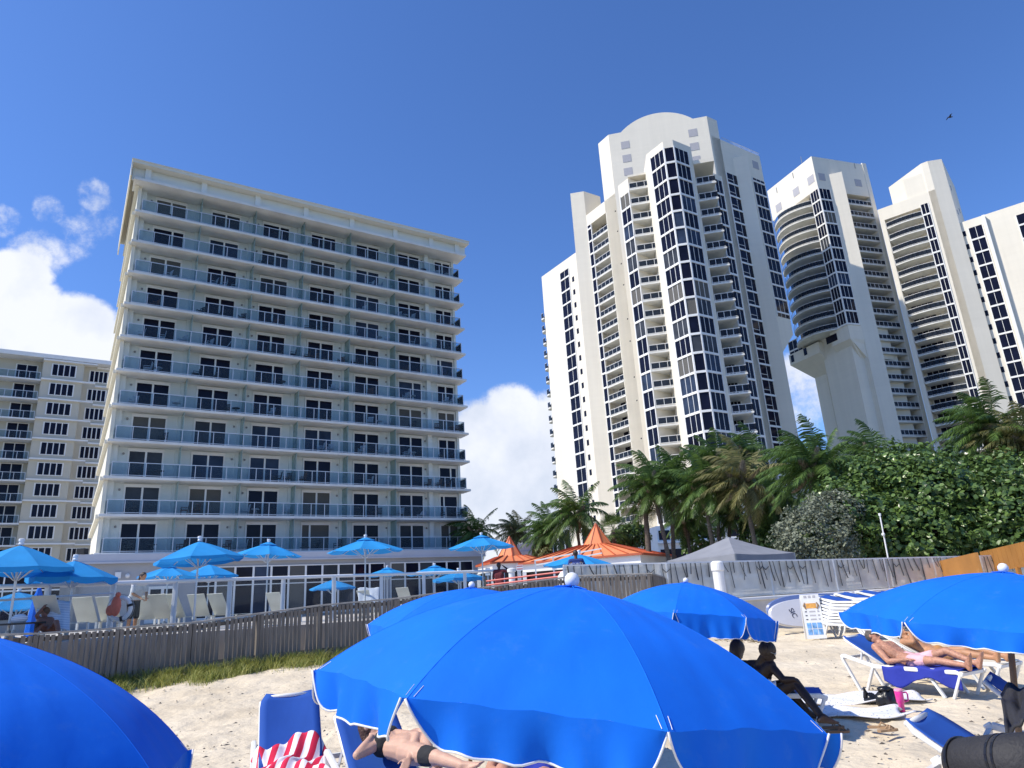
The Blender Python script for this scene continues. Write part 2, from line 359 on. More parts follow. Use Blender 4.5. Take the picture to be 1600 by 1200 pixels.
for k in range(NF):
    z = hz(k)
    m_ = MB()
    HF.box(m_, -.45, 29.9, -1.58, .12, z - .2, z)
    b = m_.build('balcony_slab', M_soffit, hotel, bevel=.02)
    m_ = MB(); HF.box(m_, 0, HL, -.03, .03, z + 1.02, z + 1.07); HF.box(m_, 0, .05, -1.3, -.04, z + 1.02, z + 1.07); HF.box(m_, HL - .05, HL, -1.3, -.04, z + 1.02, z + 1.07)
    HF.box(m_, 0, HL, -.02, .02, z + .08, z + .12)
    n = 26
    for i in range(n + 1):
        u = i * HL / n; u = min(max(u, .03), HL - .03); HF.box(m_, u - .024, u + .024, -.025, .025, z, z + 1.02)
    HF.box(m_, 0.005, .045, -1.3, -1.25, z, z + 1.02)
    m_.build('railing', M_alu, b)
    m_ = MB(); HF.box(m_, .02, HL - .02, -.008, .008, z + .12, z + 1.0); HF.box(m_, .01, .025, -1.3, -.03, z + .1, z + 1.0); HF.box(m_, HL - .025, HL - .01, -1.3, -.03, z + .1, z + 1.0)
    m_.build('glass_panel', M_rail, b)
    for i, (a, c) in enumerate(doors):
        fr = MB(); h = 2.22; w0, w1 = WB + .002, WB + .09
        HF.box(fr, a - .12, a, w0, w1, z, z + h + .12); HF.box(fr, c, c + .12, w0, w1, z, z + h + .12); HF.box(fr, a - .12, c + .12, w0, w1 + .05, z + h + .12, z + h + .24)
        HF.box(fr, a, c, w0, w1, z + h, z + h + .12); mid = (a + c) / 2 + (rng.choice((-.5, .3)) if rng.random() < .07 else 0)
        HF.box(fr, mid - .07, mid + .07, w0, w1 - .01, z, z + h)
        f_ = fr.build('sliding_door', M_trim, hotel)
        g = MB(); HF.box(g, a, mid - .07, w0, w0 + .03, z + .02, z + h); HF.box(g, mid + .07, c, w0, w0 + .03, z + .02, z + h)
        g.build('glass_pane', curtained(rng.randrange(6)), f_)
    for u in divs:
        q_ = MB(); HF.box(q_, u - .02, u + .02, -1.35, -.1, z + .03, z + FL - .22); q_.build('partition', M_part, hotel)
    for a_, b_, w_ in [(u - .26, u + .20, .22) for u in divs] + [(-.1, .34, .5), (26.1, 26.5, .5), (29.35, 29.6, .25)]:
        q_ = MB(); HF.box(q_, a_, b_, WB + .001, WB + w_, z, z + FL - .2); q_.build('pilaster', M_hotel, hotel)
    for u in (.75, 8.55, 9.55, 17.4, 22.0, 25.95):
        q_ = MB(); q_.ball(HF.pt(u, WB + .1, z + 2.0), .09, 8); q_.build('wall_lamp', M_metal, hotel)
# podium
PF = Face(HF.p2(-1.5, 3.0), HF.p2(31, 3.0))
pz = hz(0) - .35
m_ = MB(); PF.box(m_, 0, 30.6, -18, 0, 0, pz - .55); m_.build('podium_wall', mat('podium_paint', (.40, .40, .41), .8, .06, .5), hotel)
m_ = MB(); PF.box(m_, -.2, 30.8, -18, .35, pz - .55, pz); PF.box(m_, -.2, 30.8, .36, .42, pz - .62, pz - .5); m_.build('podium_parapet', mat('podium_white', (.52, .53, .57), .7, .06, .6), hotel)
u = PF.hit(305, 930)[0]
zt = pz - .95
while u < 29:
    wd = 1.28
    f_ = MB(); PF.box(f_, u, u + .07, .002, .1, 1.6, zt); PF.box(f_, u + wd - .07, u + wd, .002, .1, 1.6, zt); PF.box(f_, u + .07, u + wd - .07, .002, .1, zt - .08, zt)
    PF.box(f_, u + .07, u + wd - .07, .002, .08, 3.85, 3.92); PF.box(f_, u + .07, u + wd - .07, .002, .1, 1.6, 1.75)
    fo = f_.build('podium_window', M_trim, hotel)
    g = MB(); PF.box(g, u + .07, u + wd - .07, .002, .03, 1.75, 3.85); PF.box(g, u + .07, u + wd - .07, .002, .03, 3.92, zt - .08)
    g.build('glass_pane', curtained(rng.randrange(6)), fo); u += wd
    if abs(u - 22) < .7: u += .5
g = MB(); a = PF.hit(228, 940)[0]
PF.box(g, a, a + 1.9, .002, .1, 1.6, 4.0); do = g.build('podium_door', M_trim, hotel)
g = MB(); PF.box(g, a + .2, a + .85, .1, .13, 1.9, 3.8); PF.box(g, a + 1.05, a + 1.7, .1, .13, 1.9, 3.8); g.build('glass_pane', M_glassd, do)
# left podium wing with big windows
PW = Face(PF.p2(-16, 0.5), PF.p2(0.2, 0.5))
m_ = MB(); PW.box(m_, 0, 16.2, -8, 0, 0, pz - .9); m_.build('pool_wing_wall', mat('pool_wing_paint', (.33, .33, .32), .8, .06, .5), hotel)
u = 16.2 - 2.4
for i in range(8):
    f_ = MB(); w = 1.5; PW.box(f_, u, u + .08, .002, .1, 2.3, pz - 1.1); PW.box(f_, u + .08, u + w, .002, .1, 3.95, 4.05); PW.box(f_, u + .08, u + w, .002, .1, pz - 1.2, pz - 1.1)
    fo = f_.build('podium_window', M_trim, hotel)
    g = MB(); PW.box(g, u + .08, u + w, .002, .03, 2.3, 3.95); PW.box(g, u + .08, u + w, .002, .03, 4.05, pz - 1.2); g.build('glass_pane', M_glassd, fo)
    u -= w
# floodlight box and vents on podium
m_ = MB(); m_.box(PF.pt(.3, .1, pz + .2), (.5, .5, .4)); m_.build('floodlight', M_dark, hotel)
m_ = MB(); ua = PF.hit(181, 885)[0]; PF.box(m_, ua, ua + .35, .002, .2, 4.6, 5.0); m_.ball(PF.pt(ua + .75, .1, 4.75), .16, 10); m_.build('vent_box', M_white, hotel)

# ---------------------------------------------------------------- beige block far left
BL = P2(-35.25, 114); 
BF = Face(BL - Vector((math.sin(R(57)), math.cos(R(57)))) * 14, BL + Vector((math.sin(R(57)), math.cos(R(57)))) * 12)
bb = root('apartment_building', (BL.x, BL.y, 0), 'beige apartment block at the left edge behind the hotel, with four-pane windows', 'apartment building')
ztop = BF.hit(60, 553)[1]
u66, u130, u165 = BF.hit(66, 580)[0], BF.hit(130, 590)[0], BF.hit(175, 570)[0]
m_ = MB(); BF.box(m_, -6, u66, -16, -1.8, 0, ztop - .6); BF.box(m_, u66, u130, -16, 0, 0, ztop - .6); BF.box(m_, u130, u165 + 8, -16, -1.4, 0, ztop - .6)
m_.build('wall', M_beige, bb)
m_ = MB(); BF.box(m_, -6, u165 + 8, -16.3, .5, ztop - .6, ztop); m_.build('roof', M_trim, bb)
zb = BF.hit(100, 571)[1]       # top of the highest four-pane window
ua, ub = BF.hit(81.5, 578)[0], BF.hit(118, 583)[0]; uc, ud = BF.hit(140, 590, -1.4)[0], BF.hit(168, 592, -1.4)[0]
ue, uf = BF.hit(25, 580, -1.8)[0], BF.hit(57, 585, -1.8)[0]
for k in range(12):
    z = zb - k * 2.87 - (0 if k == 0 else 0); z1 = z - 1.62
    for (a, c, w) in ((ua, ub, 0), (uc, ud, -1.4)):
        f_ = MB(); BF.box(f_, a - .1, c + .1, w + .002, w + .06, z1 - .1, z + .1); fo = f_.build('window', M_trim, bb)
        g = MB(); n = 4; s = (c - a) / n
        for i in range(n): BF.box(g, a + i * s + .07, a + (i + 1) * s - .07, w + .06, w + .09, z1, z)
        g.build('window_pane', M_glassd, fo)
    f_ = MB(); BF.box(f_, ue - .1, uf + .1, -1.798, -1.74, z1 - .75, z + .1); fo = f_.build('sliding_door', M_trim, bb)
    g = MB(); n = 2; s = (uf - ue) / n
    for i in range(n): BF.box(g, ue + i * s + .06, ue + (i + 1) * s - .06, -1.74, -1.7, z1 - .7, z)
    g.build('window_pane', M_glassd, fo)
    zs = z1 - .85
    m_ = MB(); BF.box(m_, u66, u130 + 1.6, .001, .45, z + .42, z + .62); BF.box(m_, u130 + 1.62, u165 + 8, -1.398, -1.0, z + .42, z + .62); m_.build('sun_ledge', M_trim, bb)
    m_ = MB(); BF.box(m_, -6, u66 - .01, -1.79, .25, zs - .2, zs); b = m_.build('balcony_slab', M_trim, bb)
    m_ = MB(); BF.box(m_, -6, u66 - .1, .1, .16, zs + 1.0, zs + 1.06)
    for i in range(9): BF.box(m_, u66 - .15 - i * 1.25 - .03, u66 - .15 - i * 1.25 + .03, .1, .15, zs, zs + 1.0)
    m_.build('railing', M_alu, b)
    m_ = MB(); BF.box(m_, -6, u66 - .12, .12, .135, zs + .08, zs + .98); m_.build('glass_panel', M_rail, b)

# ---------------------------------------------------------------- towers
class Tower:
    def __init__(s, rt, wallm, zb, F=2.9):
        s.rt = rt; s.wall = MB(); s.trim = MB(); s.zb = zb; s.F = F; s.rest = MB(); s.nwin = 0; s.wm = wallm
    def bands(s, z0, z1):
        k0 = math.ceil((z0 - s.zb) / s.F - 1e-6); out = []
        while s.zb + k0 * s.F < z1: out.append(s.zb + k0 * s.F); k0 += 1
        return out
    def glass(s, F, u0, u1, z0, z1, panes, major=False, w=.0, rec=.0, split=False):
        "a column of windows between white floor bands"
        bs = s.bands(z0 - s.F, z1 + .01)
        for zb in bs:
            a, c = max(z0, zb + .17), min(z1, zb + s.F - .17)
            if c - a < .4: continue
            g = MB(); F.box(g, u0 + .05, u1 - .05, w + .002, w + .03, a, c)
            if major and s.nwin < 100: g.build('window', curtained(random.randrange(7)), s.rt); s.nwin += 1
            else:
                s.rest.v += []; s.rest.add(g.v, g.f)
            for i in range(1, panes):
                u = u0 + (u1 - u0) * i / panes; F.box(s.trim, u - .035, u + .035, w + .03, w + .07, a, c)
            if split: F.box(s.trim, u0 + .05, (u0 + u1) / 2, w + .03, w + .08, a + .75, a + .83)
            F.box(s.trim, u0, u1, w + .002, w + .16, zb - .17, zb + .17) if zb - .22 > z0 - .5 else None
        F.box(s.trim, u0 - .08, u0 + .06, w + .001, w + .13, z0, z1); F.box(s.trim, u1 - .06, u1 + .08, w + .001, w + .13, z0, z1)
    def balconies(s, poly, front, z0, z1, back=None, posts=4, light=False):
        "poly = slab outline, front = points the railing follows"
        for zb in s.bands(z0, z1):
            m_ = MB(); m_.prism(poly, zb - .28, zb - .02); b = m_.build('balcony', M_soffit, s.rt)
            r_ = MB(); g = MB()
            for p, q in zip(front[:-1], front[1:]):
                a = Vector((p[0], p[1], 0)); c = Vector((q[0], q[1], 0))
                for hh, t in ((1.12, .07), (.12, .06)): r_.bar(a + Vector((0, 0, zb + hh)), c + Vector((0, 0, zb + hh)), .07, t)
                g.bar(a + Vector((0, 0, zb + .6)), c + Vector((0, 0, zb + .6)), .02, .88)
                n = max(1, round((c - a).length / 1.1))
                for i in range(n + 1):
                    q_ = a.lerp(c, i / n); r_.box(q_ + Vector((0, 0, zb + .55)), (.06, .06, 1.1))
            ro = r_.build('railing', M_trim if not light else M_alu, b); g.build('glass_panel', M_raild if not light else M_rail, b)
    def finish(s):
        s.wall.build('wall', s.wm, s.rt); s.trim.build('floor_band', M_trim, s.rt)
        if s.rest.v: s.rest.build('window', M_glassd, s.rt, kind='stuff')
def back(p, yaw, L): return Vector((p[0] + math.sin(R(yaw)) * L, p[1] + math.cos(R(yaw)) * L))

K = 1.23
t1r = P2(15.5, 118)
t1 = root('condominium_tower', (t1r.x, t1r.y, 0), 'tall cream tower with an arched crown and a faceted dark glass bay', 'apartment tower')
T = Tower(t1, M_cream, EYE + 64.33)
W = T.wall
fr = P2(16.42, 98.3); fl = nxt(fr, 102, 1036.5, 230); blp = nxt(fl, 147 + 180, 1009.4, 240); br = nxt(fr, 57, 1078.8, 227.5)
cl = P2(10.64, 100.7 * K); cr_ = P2(19.72, 101.6 * K); ch = P2(9.59, 102.7 * K)
cl = P2(10.64, 123.9); cr_ = nxt(cl, 102, 19.72); ch = nxt(cl, 327, 9.59); pfr = nxt(cl, 327, 7.78); pfl = nxt(pfr, 102 + 180, 6.52)
e0 = nxt(pfl, 327, 3.25); r1 = nxt(cr_, 57, 20.51); rc = nxt(cr_, 57, 23.5)
zroof = zat(pfl, 895.6, 405.6); zpil = zat(pfr, 911.9, 298.8); zl1 = zat(pfr, 914, 337); zcrown = zat(cl, 950.6, 210.6)
deep = 14
B_ = 147; A_ = 57; M_ = 102
# wing with windows on the left
FW = Face(e0, pfl)
W.prism([e0, pfl, back(pfl, A_, deep), back(e0, A_, deep)], 0, zat(e0, 842.5, 433))
ua, ub = FW.hit(875, 425)[0], FW.hit(888.8, 421)[0]
T.glass(FW, ua, ub, 3, FW.hit(882, 423)[1], 2)
us, us2 = FW.hit(893.3, 422)[0], FW.hit(897.0, 422)[0]
for zb in T.bands(4, zroof - 3):
    FW.box(T.rest, us - .1, us + .55, .002, .04, zb + 1.0, zb + 2.1)
# little balconies on the far left edge
sb0 = FW.p2(0); 
for zb in T.bands(8, zroof - 6)[-19:]:
    pl = [FW.p2(-1.6, -2.6), FW.p2(-1.6, -.3), FW.p2(-.8, .3), FW.p2(0, .3), FW.p2(0, -2.6)]
    m_ = MB(); m_.prism(pl, zb - .3, zb); b = m_.build('balcony', M_soffit, t1)
    r_ = MB(); g = MB(); fp = [pl[0], pl[1], pl[2], pl[3]]
    for p, q in zip(fp[:-1], fp[1:]):
        r_.bar((p.x, p.y, zb + 1.1), (q.x, q.y, zb + 1.1), .06, .06); g.bar((p.x, p.y, zb + .6), (q.x, q.y, zb + .6), .02, .9); r_.box((p.x, p.y, zb + .55), (.06, .06, 1.1))
    r_.build('railing', M_alu, b); g.build('glass_panel', M_raild, b)
# stair pillar
pb = back(pfr, A_, 4.5)
W.prism([pfl, pfr, pb, back(pfl, A_, 4.5)], 0, zpil)
# recess with balconies, soffit and solid wall to crown
FR_ = Face(pfr, cl)
uo, ud_ = FR_.hit(923, 345)[0], FR_.hit(947.5, 336)[0]
zo = FR_.hit(935, 341)[1]
W.prism([FR_.p2(0, -2.6), FR_.p2(ud_, -2.6), back(FR_.p2(ud_), A_, deep), back(FR_.p2(0), A_, deep)], 0, zl1)
FR_.box(W, 0, ud_, -2.6, 0, zo, zl1)
FR_.box(W, ud_, FR_.L, -6, 0, 0, zl1)
FR_.box(W, 0.0, uo, -.3, -.02, 0, zo)
T.glass(FR_, .15, uo, 3, zo, 1, w=-.02)
FB = Face(FR_.p2(0, -2.6), FR_.p2(FR_.L, -2.6))
T.glass(FB, uo + .3, ud_ - .1, 3, zo - .2, 3, w=.01)
T.balconies([FR_.p2(uo, .05), FR_.p2(ud_, .05), FR_.p2(ud_, -2.58), FR_.p2(uo, -2.58)], [FR_.p2(uo + .1, -.02), FR_.p2(ud_ - .05, -.02)], 4, zo - 1)
for i in range(16):
    q = FR_.hit(961 - i * .0, 400)[0]; z = zl1 - 4 - i * 5.8 + 1.3 * (i % 2)
    FR_.box(T.rest, ud_ + 2.6, ud_ + 2.85, .002, .04, z, z + .25)
# crown
W.prism([ch, cl, cr_, r1, back(r1, -33, 8), back(ch, A_, 9)], 0, zcrown)
FC = Face(cl, cr_)
ar = [FC.hit(970, 207), FC.hit(1035, 175), FC.hit(1082.5, 185.6)]
uL, uR = ar[0][0], ar[2][0]; hA = ar[1][1] - zcrown; cc = (uL + uR) / 2; hw = (uR - uL) / 2
rr = (hw * hw + hA * hA) / (2 * hA); vs = []
arc = [(cc + x * hw, zcrown + math.sqrt(max(0, rr * rr - (x * hw) ** 2)) - (rr - hA)) for x in [i / 14 - 1 for i in range(29)]]
n = len(arc)
W.add([FC.pt(u, -.003, z) for u, z in arc] + [FC.pt(u, -3, z) for u, z in arc], [tuple(range(n)), tuple(range(2 * n - 1, n - 1, -1))] + [(i + 1, i, i + n, i + n + 1) for i in range(n - 1)])
lv = []
for px, py in ((977, 226.5), (979.5, 247.5), (981.5, 268), (1082.5, 207.5), (1085, 229), (1087.5, 250)):
    u, z = FC.hit(px, py); m_ = MB(); FC.box(m_, u - .85, u + .85, .002, .05, z - .85, z + .85); m_.build('louvre', M_louver, t1)
# right shaded wall
FA = Face(cr_, rc); zA = zat(r1, 1125, 217.5)
zwb = zat(rc, 1234, 499)
uq = FA.hit(1145.6, 248)[0]; uq1 = uq + .2
W.prism([FA.p2(.5), FA.p2(uq + 4.2), back(FA.p2(uq + 4.2), -33, 34), back(FA.p2(.5), -33, 30)], 0, zA)
W.prism([FA.p2(uq + 4.2), rc, back(rc, -33, 34), back(FA.p2(uq + 4.2), -33, 34)], zwb - 3.2, zA - .003)
FU = Face(FA.p2(uq + 4.2), rc)
W.hexa([FU.pt(0, 0, zwb - 7.5), FU.pt(.4, 0, zwb - 7.5), FU.pt(.4, -9.9, zwb - 7.5), FU.pt(0, -9.9, zwb - 7.5)], [FU.pt(0, 0, zwb - 3.2), FU.pt(FU.L, 0, zwb - 3.2), FU.pt(FU.L, -9.9, zwb - 3.2), FU.pt(0, -9.9, zwb - 3.2)])
u0, u1 = FA.hit(1134.4, 271)[0], FA.hit(1149, 273)[0]
T.glass(FA, u0, u1 + 1.0, 3, FA.hit(1142, 272)[1], 2, split=True)
u0, u1 = FA.hit(1175, 278)[0], FA.hit(1193, 281)[0]
T.glass(FA, u0, FA.L - .1, zwb, FA.hit(1180, 279)[1], 3)
# projecting bright pillar
q0 = FA.p2(uq); q2 = nxt(q0, 102, 22.51)
FP = Face(q0, q2); W.prism([q0, q2, back(q2, -33, 3.0), back(q0, -33 + 0, .4)], 0, zat(q2, 1167, 242.5))
u, z = FA.hit(1180.5, 258); m_ = MB(); FA.box(m_, u - .9, u + .9, .002, .05, z - .9, z + .9); FA.box(m_, u - .7, u + .6, .05, .06, z + .1, z + .5); m_.build('louvre', M_louver, t1)
m_ = MB()
for i in range(30):
    q = FA.p2(FA.hit(1128, 218)[0] + i * .38); m_.box((q.x, q.y, zA + .35), (.05, .05, .7))
FA.box(m_, FA.hit(1128, 218)[0], FA.L, -.03, .03, zA + .66, zA + .72); m_.build('roof_railing', M_alu, t1)
# faceted bay
zbay = zat(fr, 1052.5, 218)
bk = 24
bl2 = back(fl, 327, (blp - fl).length)
W.prism([bl2, fl, fr, br, back(br, -20, 14), back(bl2, 5, 16)], 0, zbay)
FBL = Face(bl2, fl); FBM = Face(fl, fr); FBR = Face(fr, br)
ztw = FBM.hit(1045, 229.5)[1]
uu = FBL.hit(1016, 246)[0]
T.glass(FBM, .05, FBM.L - .05, 3, ztw, 1, True); T.glass(FBL, uu, FBL.L - .05, 3, ztw, 3, True); T.glass(FBR, .05, FBR.hit(1073.8, 236)[0], 3, ztw, 3, True)
# left block
lb1 = P2(11.95, 104); lb0 = nxt(lb1, 327, 965.6, 292.5)
FLb = Face(lb0, lb1); zlb = zat(lb1, 983.8, 278)
W.prism([lb0, lb1, back(lb1, A_, 4), back(lb1, A_ - 25, 20), back(lb0, A_, 16)], 0, zlb)
T.glass(FLb, FLb.hit(969.5, 309)[0], FLb.L - .05, 3, FLb.hit(976, 303)[1], 2, True)
lbr = nxt(lb1, 102, 14.15)
FBa = Face(lb1, lbr); zt_ = FBa.hit(1000, 273.5)[1]
W.prism([FBa.p2(.3, -3.5), FBa.p2(FBa.L + 1, -3.5), back(FBa.p2(FBa.L + 1), A_ - 40, 14), back(FBa.p2(0.3), A_ - 40, 14)], 0, zt_ + .4)
FBa.box(W, .02, FBa.L + .3, -3.6, 0, zt_, zt_ + .38)
FBb = Face(FBa.p2(.3, -3.5), FBa.p2(FBa.L, -3.5)); T.glass(FBb, .2, FBb.L - .1, 3, zt_, 3)
T.balconies([FBa.p2(.02, .5), FBa.p2(FBa.L - .1, .5), FBa.p2(FBa.L - .1, -3.48), FBa.p2(.02, -3.48)], [FBa.p2(.1, .42), FBa.p2(FBa.L - .2, .42)], 4, zt_ - 1)
# right balconies and block
rbx = nxt(br, 102, 19.6); FD = Face(br, rbx); ztr = FD.hit(1100, 254.5)[1]
rb0 = nxt(P2(20.15, 107.1), 57 + 180, 19.45); rb1 = P2(20.15, 107.1)
FE = Face(rb0, rb1)
W.prism([rb0, rb1, back(rb1, -33, 12), back(rb0, -33, 12)], 0, FE.hit(1124, 279)[1] + .6)
T.glass(FE, .05, FE.L - .35, 3, FE.hit(1124, 279)[1], 2)
W.prism([FD.p2(.3, -4.2), FD.p2(FD.L - 1.0, -4.2), FD.p2(FD.L + 1, -14), FD.p2(.3, -14)], 0, ztr + .5)
FD.box(W, .0, FD.L + .2, -4.3, .1, ztr, ztr + .7)
FDb = Face(FD.p2(.3, -4.2), FD.p2(FD.L - 1, -4.2)); T.glass(FDb, .1, FDb.L - .1, 3, ztr, 3)
T.balconies([FD.p2(-.15, .1), FD.p2(FD.L, .1), FD.p2(FD.L - .7, -4.1), FD.p2(-.15, -4.1)], [FD.p2(.1, .02), FD.p2(FD.L - .1, .02), FD.p2(FD.L - .7, -3.5)], 4, ztr - 1)
T.finish()

# ---- second tower group (a block on a corbelled shaft, curved balconies, wings)
M_cream2 = M_cream
c2 = P2(27.5, 149.3)
t2 = root('condominium_tower', (P2(31, 160).x, P2(31, 160).y, 0), 'cream twin tower at right with curved balconies carried on a corbelled shaft', 'apartment tower')
T = Tower(t2, M_cream2, EYE + tanv(1283, 311) * 149.3)
W = T.wall
l2 = nxt(c2, 158 + 180, 23.59); r2 = nxt(c2, 72, 31.25)
ztop2 = zat(c2, 1269.3, 243.5); zfas = zat(c2, 1278.8, 293.8); zbot = zat(c2, 1325.6, 507)
F2L = Face(l2, c2); F2R = Face(c2, r2)
cut = F2L.hit(1266, 303.8)[0]
inn = back(l2, 72, 16)
W.prism([l2, c2, r2, back(r2, -22, 14), inn], zfas, ztop2)
W.prism([F2L.p2(0, -3.2), F2L.p2(cut, -3.2), F2L.p2(cut, 0), c2, r2, back(r2, -22, 14), inn], zbot - .3, zfas + .01) if False else None
F2L.box(W, 0, cut, -12, -3.2, zbot, zfas - .002); 
W.prism([F2L.p2(cut), c2, F2R.p2(F2R.hit(1318, 300)[0]), back(F2R.p2(F2R.hit(1318, 300)[0]), -22, 11), F2L.p2(cut, -12)], zbot, zfas - .004)
T.glass(F2L, cut + .1, F2L.L - .05, zbot, zfas, 3, True); uw = F2R.hit(1297, 300)[0]
T.glass(F2R, .05, uw, zbot, zfas, 3, True)
FLi = Face(F2L.p2(0, -3.2), F2L.p2(cut, -3.2)); T.glass(FLi, 1.5, cut - .5, zbot, zfas - .3, 5)
T.glass(F2L, .1, 1.2, zbot, zfas - 2, 2, w=-.6)
arc = []
for i in range(15):
    t = i / 14; arc.append(F2L.p2(.3 + (cut - .3) * t, 3.0 * math.sin(math.pi * t) ** .8 + .1))
zbal = zfas - 1.2
T.balconies([F2L.p2(.2, -3.15)] + arc + [F2L.p2(cut, -3.15)], arc, zbot - .5, zbal, light=False)
for px, py in ((1217, 324), (1244, 299.5), (1267, 281)):
    u, z = F2L.hit(px, py); m_ = MB(); F2L.box(m_, u - .9, u + .9, .002, .05, z - .95, z + .95); m_.build('louvre', M_louver, t2)
for px, py in ((1284, 276.5), (1341, 286)):
    u, z = F2R.hit(px, py); m_ = MB(); F2R.box(m_, u - .9, u + .9, .002, .05, z - .9, z + .9); m_.build('louvre', M_louver, t2)
# corbelled base and shaft
zc1 = zbot - 3.0; zc2 = zbot - 6.8
uneg = F2L.hit(1232.5, 560)[0]
F2L.box(W, uneg, F2L.L * .42, -11, -.1, zc1, zbot - .6); F2L.box(W, uneg, 1.3, -11, -.62, zbot - .7, zbot + 2.6); F2L.box(W, 0, 1.2, -3.3, -.62, zbot, zfas - 2)
T.glass(F2L, uneg + .1, 1.2, zbot - .5, zbot + 2.4, 3, w=-.6)
F2L.box(W, F2L.L * .66, F2L.L - .01, -11, -.02, zc1, zbot - .01)
F2L.box(W, F2L.L * .42, F2L.L * .66, -11, -2.2, zc1 - 1.2, zbot - .02)
sh_in = 3.4
def corb(u0, u1, v0, v1):
    W.hexa([F2L.pt(v0, -sh_in, zc2), F2L.pt(v1, -sh_in, zc2), F2L.pt(v1, -11, zc2), F2L.pt(v0, -11, zc2)], [F2L.pt(u0, -.1, zc1), F2L.pt(u1, -.1, zc1), F2L.pt(u1, -11, zc1), F2L.pt(u0, -11, zc1)])
corb(uneg, F2L.L * .42, .1, F2L.L * .42); corb(F2L.L * .66, F2L.L - .02, F2L.L * .66, F2L.L - .02)
for px, py in ((1257.5, 549.5), (1237.5, 560.5)):
    u, z = F2L.hit(px, py); F2L.box(T.rest, u - .4, u + .4, 0, .05 - .1 + .02, z - .9, z - .1) if False else F2L.box(T.rest, u - .4, u + .5, -.095, -.06, z - .8, z + .8)
u, z = F2L.hit(1300, 528); F2L.box(T.rest, u - 1.6, u + 1.3, -.015, .03, z - .9, z + .6)
W.prism([F2L.p2(.1, -sh_in), F2L.p2(3.4, -sh_in), F2L.p2(3.4, -sh_in - .5), F2L.p2(F2L.L - 3.0, -sh_in - .5), F2L.p2(F2L.L - 3.0, -sh_in), F2L.p2(F2L.L - .05, -sh_in), F2R.p2(6.2, -2.0), F2L.p2(F2L.L, -12), F2L.p2(.1, -12)], 0, zc2 + 3)
F2R.box(W, .8, uw + 1.6, -9, -1.0, 0, zbot - .03)
W.hexa([F2R.pt(2.6, -.98, zc2), F2R.pt(uw + 1.4, -.98, zc2), F2R.pt(uw + 1.4, -5, zc2), F2R.pt(2.6, -5, zc2)], [F2R.pt(.01, -.01, zc1), F2R.pt(uw + 1.4, -.01, zc1), F2R.pt(uw + 1.4, -5, zc1), F2R.pt(.01, -5, zc1)])
F2R.box(W, .012, uw + 1.4, -5, -.012, zc1, zbot - .015)
# pillar
p0 = F2R.p2(F2R.hit(1293.8, 274)[0]); p1 = nxt(p0, 110, 29.45); W.prism([p0, p1, back(p1, -20, 5), back(p0, -20, 2)], 0, zat(p1, 1315, 268))
# stack of recessed balconies to its right
ua = F2R.hit(1323.8, 300)[0]; ub = F2R.hit(1357, 312)[0]; zo2 = F2R.hit(1340, 305)[1]
W.prism([F2R.p2(ua - 1, -3), F2R.p2(F2R.L, -3), back(r2, -22, 14), back(F2R.p2(ua - 1), -22, 14)], 0, zfas)
F2R.box(W, ua - .8, F2R.L, -3.01, -.01, zo2, zfas - .01); F2R.box(W, F2R.L - 1.1, F2R.L - .02, -4, .1, 0, ztop2 + .3)
Fi = Face(F2R.p2(ua - 1, -3), F2R.p2(F2R.L - .8, -3)); T.glass(Fi, 1.2, Fi.L - .3, 3, zo2, 4)
T.balconies([F2R.p2(ua - .6, .05), F2R.p2(F2R.L - 1.1, .05), F2R.p2(F2R.L - 1.1, -2.98), F2R.p2(ua - .6, -2.98)], [F2R.p2(ua - .5, -.02), F2R.p2(F2R.L - 1.15, -.02)], 4, zo2 - 1)
m_ = MB(); q = F2L.p2(F2L.L * .62, -3); m_.tube([(q.x, q.y, ztop2), (q.x, q.y, ztop2 + 4.2)], .07, 6); m_.build('antenna', M_metal, t2)
for (F_, px, py) in ((F2L, 1213.5, 296), (F2L, 1239, 273), (F2R, 1335, 258)):
    u, z = F_.hit(px, py); m_ = MB(); F_.box(m_, u - .07, u + .07, .0, .1, z - .9, z + .5); m_.build('drain_pipe', M_metal, t2)
# wing of wide balconies
w1 = P2(34.7, 155.5); w0 = nxt(w1, 130 + 180, 31.29); pl_ = nxt(w1, 130, 35.34)
F3 = Face(w0, pl_); z3 = zat(w0, 1371, 328)
T.zb = EYE + tanv(1454, 333) * 155.5
uo = F3.hit(1437.5, 322)[0]; ug = F3.hit(1449.7, 317)[0]
zo3 = F3.hit(1410, 334)[1]
F3.box(W, 0, uo, -14, -3.0, 0, z3); F3.box(W, 0, uo, -3.0, 0, zo3, z3 - .01); F3.box(W, uo, F3.L, -14, 0, 0, z3 - .02); F3.box(W, 0, .9, -3, .1, 0, zo3)
T.glass(F3, uo + .1, ug, 3, F3.hit(1443, 319)[1], 2)
F3i = Face(F3.p2(0, -3), F3.p2(uo, -3)); T.glass(F3i, 1.3, uo - .3, 3, zo3, 6)
arc = [F3.p2(1.0 + (uo - 1.0) * i / 8, .1 + .45 * math.sin(math.pi * i / 8)) for i in range(9)]
T.balconies([F3.p2(1.0, -2.98)] + arc + [F3.p2(uo, -2.98)], arc, 4, zo3 - 1)
# crown block and pillar of wing
uc0, uc1 = F3.hit(1409.7, 279)[0], F3.L
F3.box(W, uc0, uc1, -8, -.2, z3, F3.hit(1425, 275)[1])
pr_ = nxt(pl_, 100, 36.25)
zp3 = zat(pl_, 1449, 251.8); W.prism([nxt(pl_, 310, 34.9), pl_, pr_, back(pr_, 40, 15), back(pl_, -20, 10)], 0, zp3)
Fs = Face(pr_, back(pr_, 40, 15))
for i in range(8):
    Fs.box(T.rest, 3 + (i % 2) * 6, 3.6 + (i % 2) * 6, .002, .05, zp3 - 6 - i * 2.9, zp3 - 5 - i * 2.9)
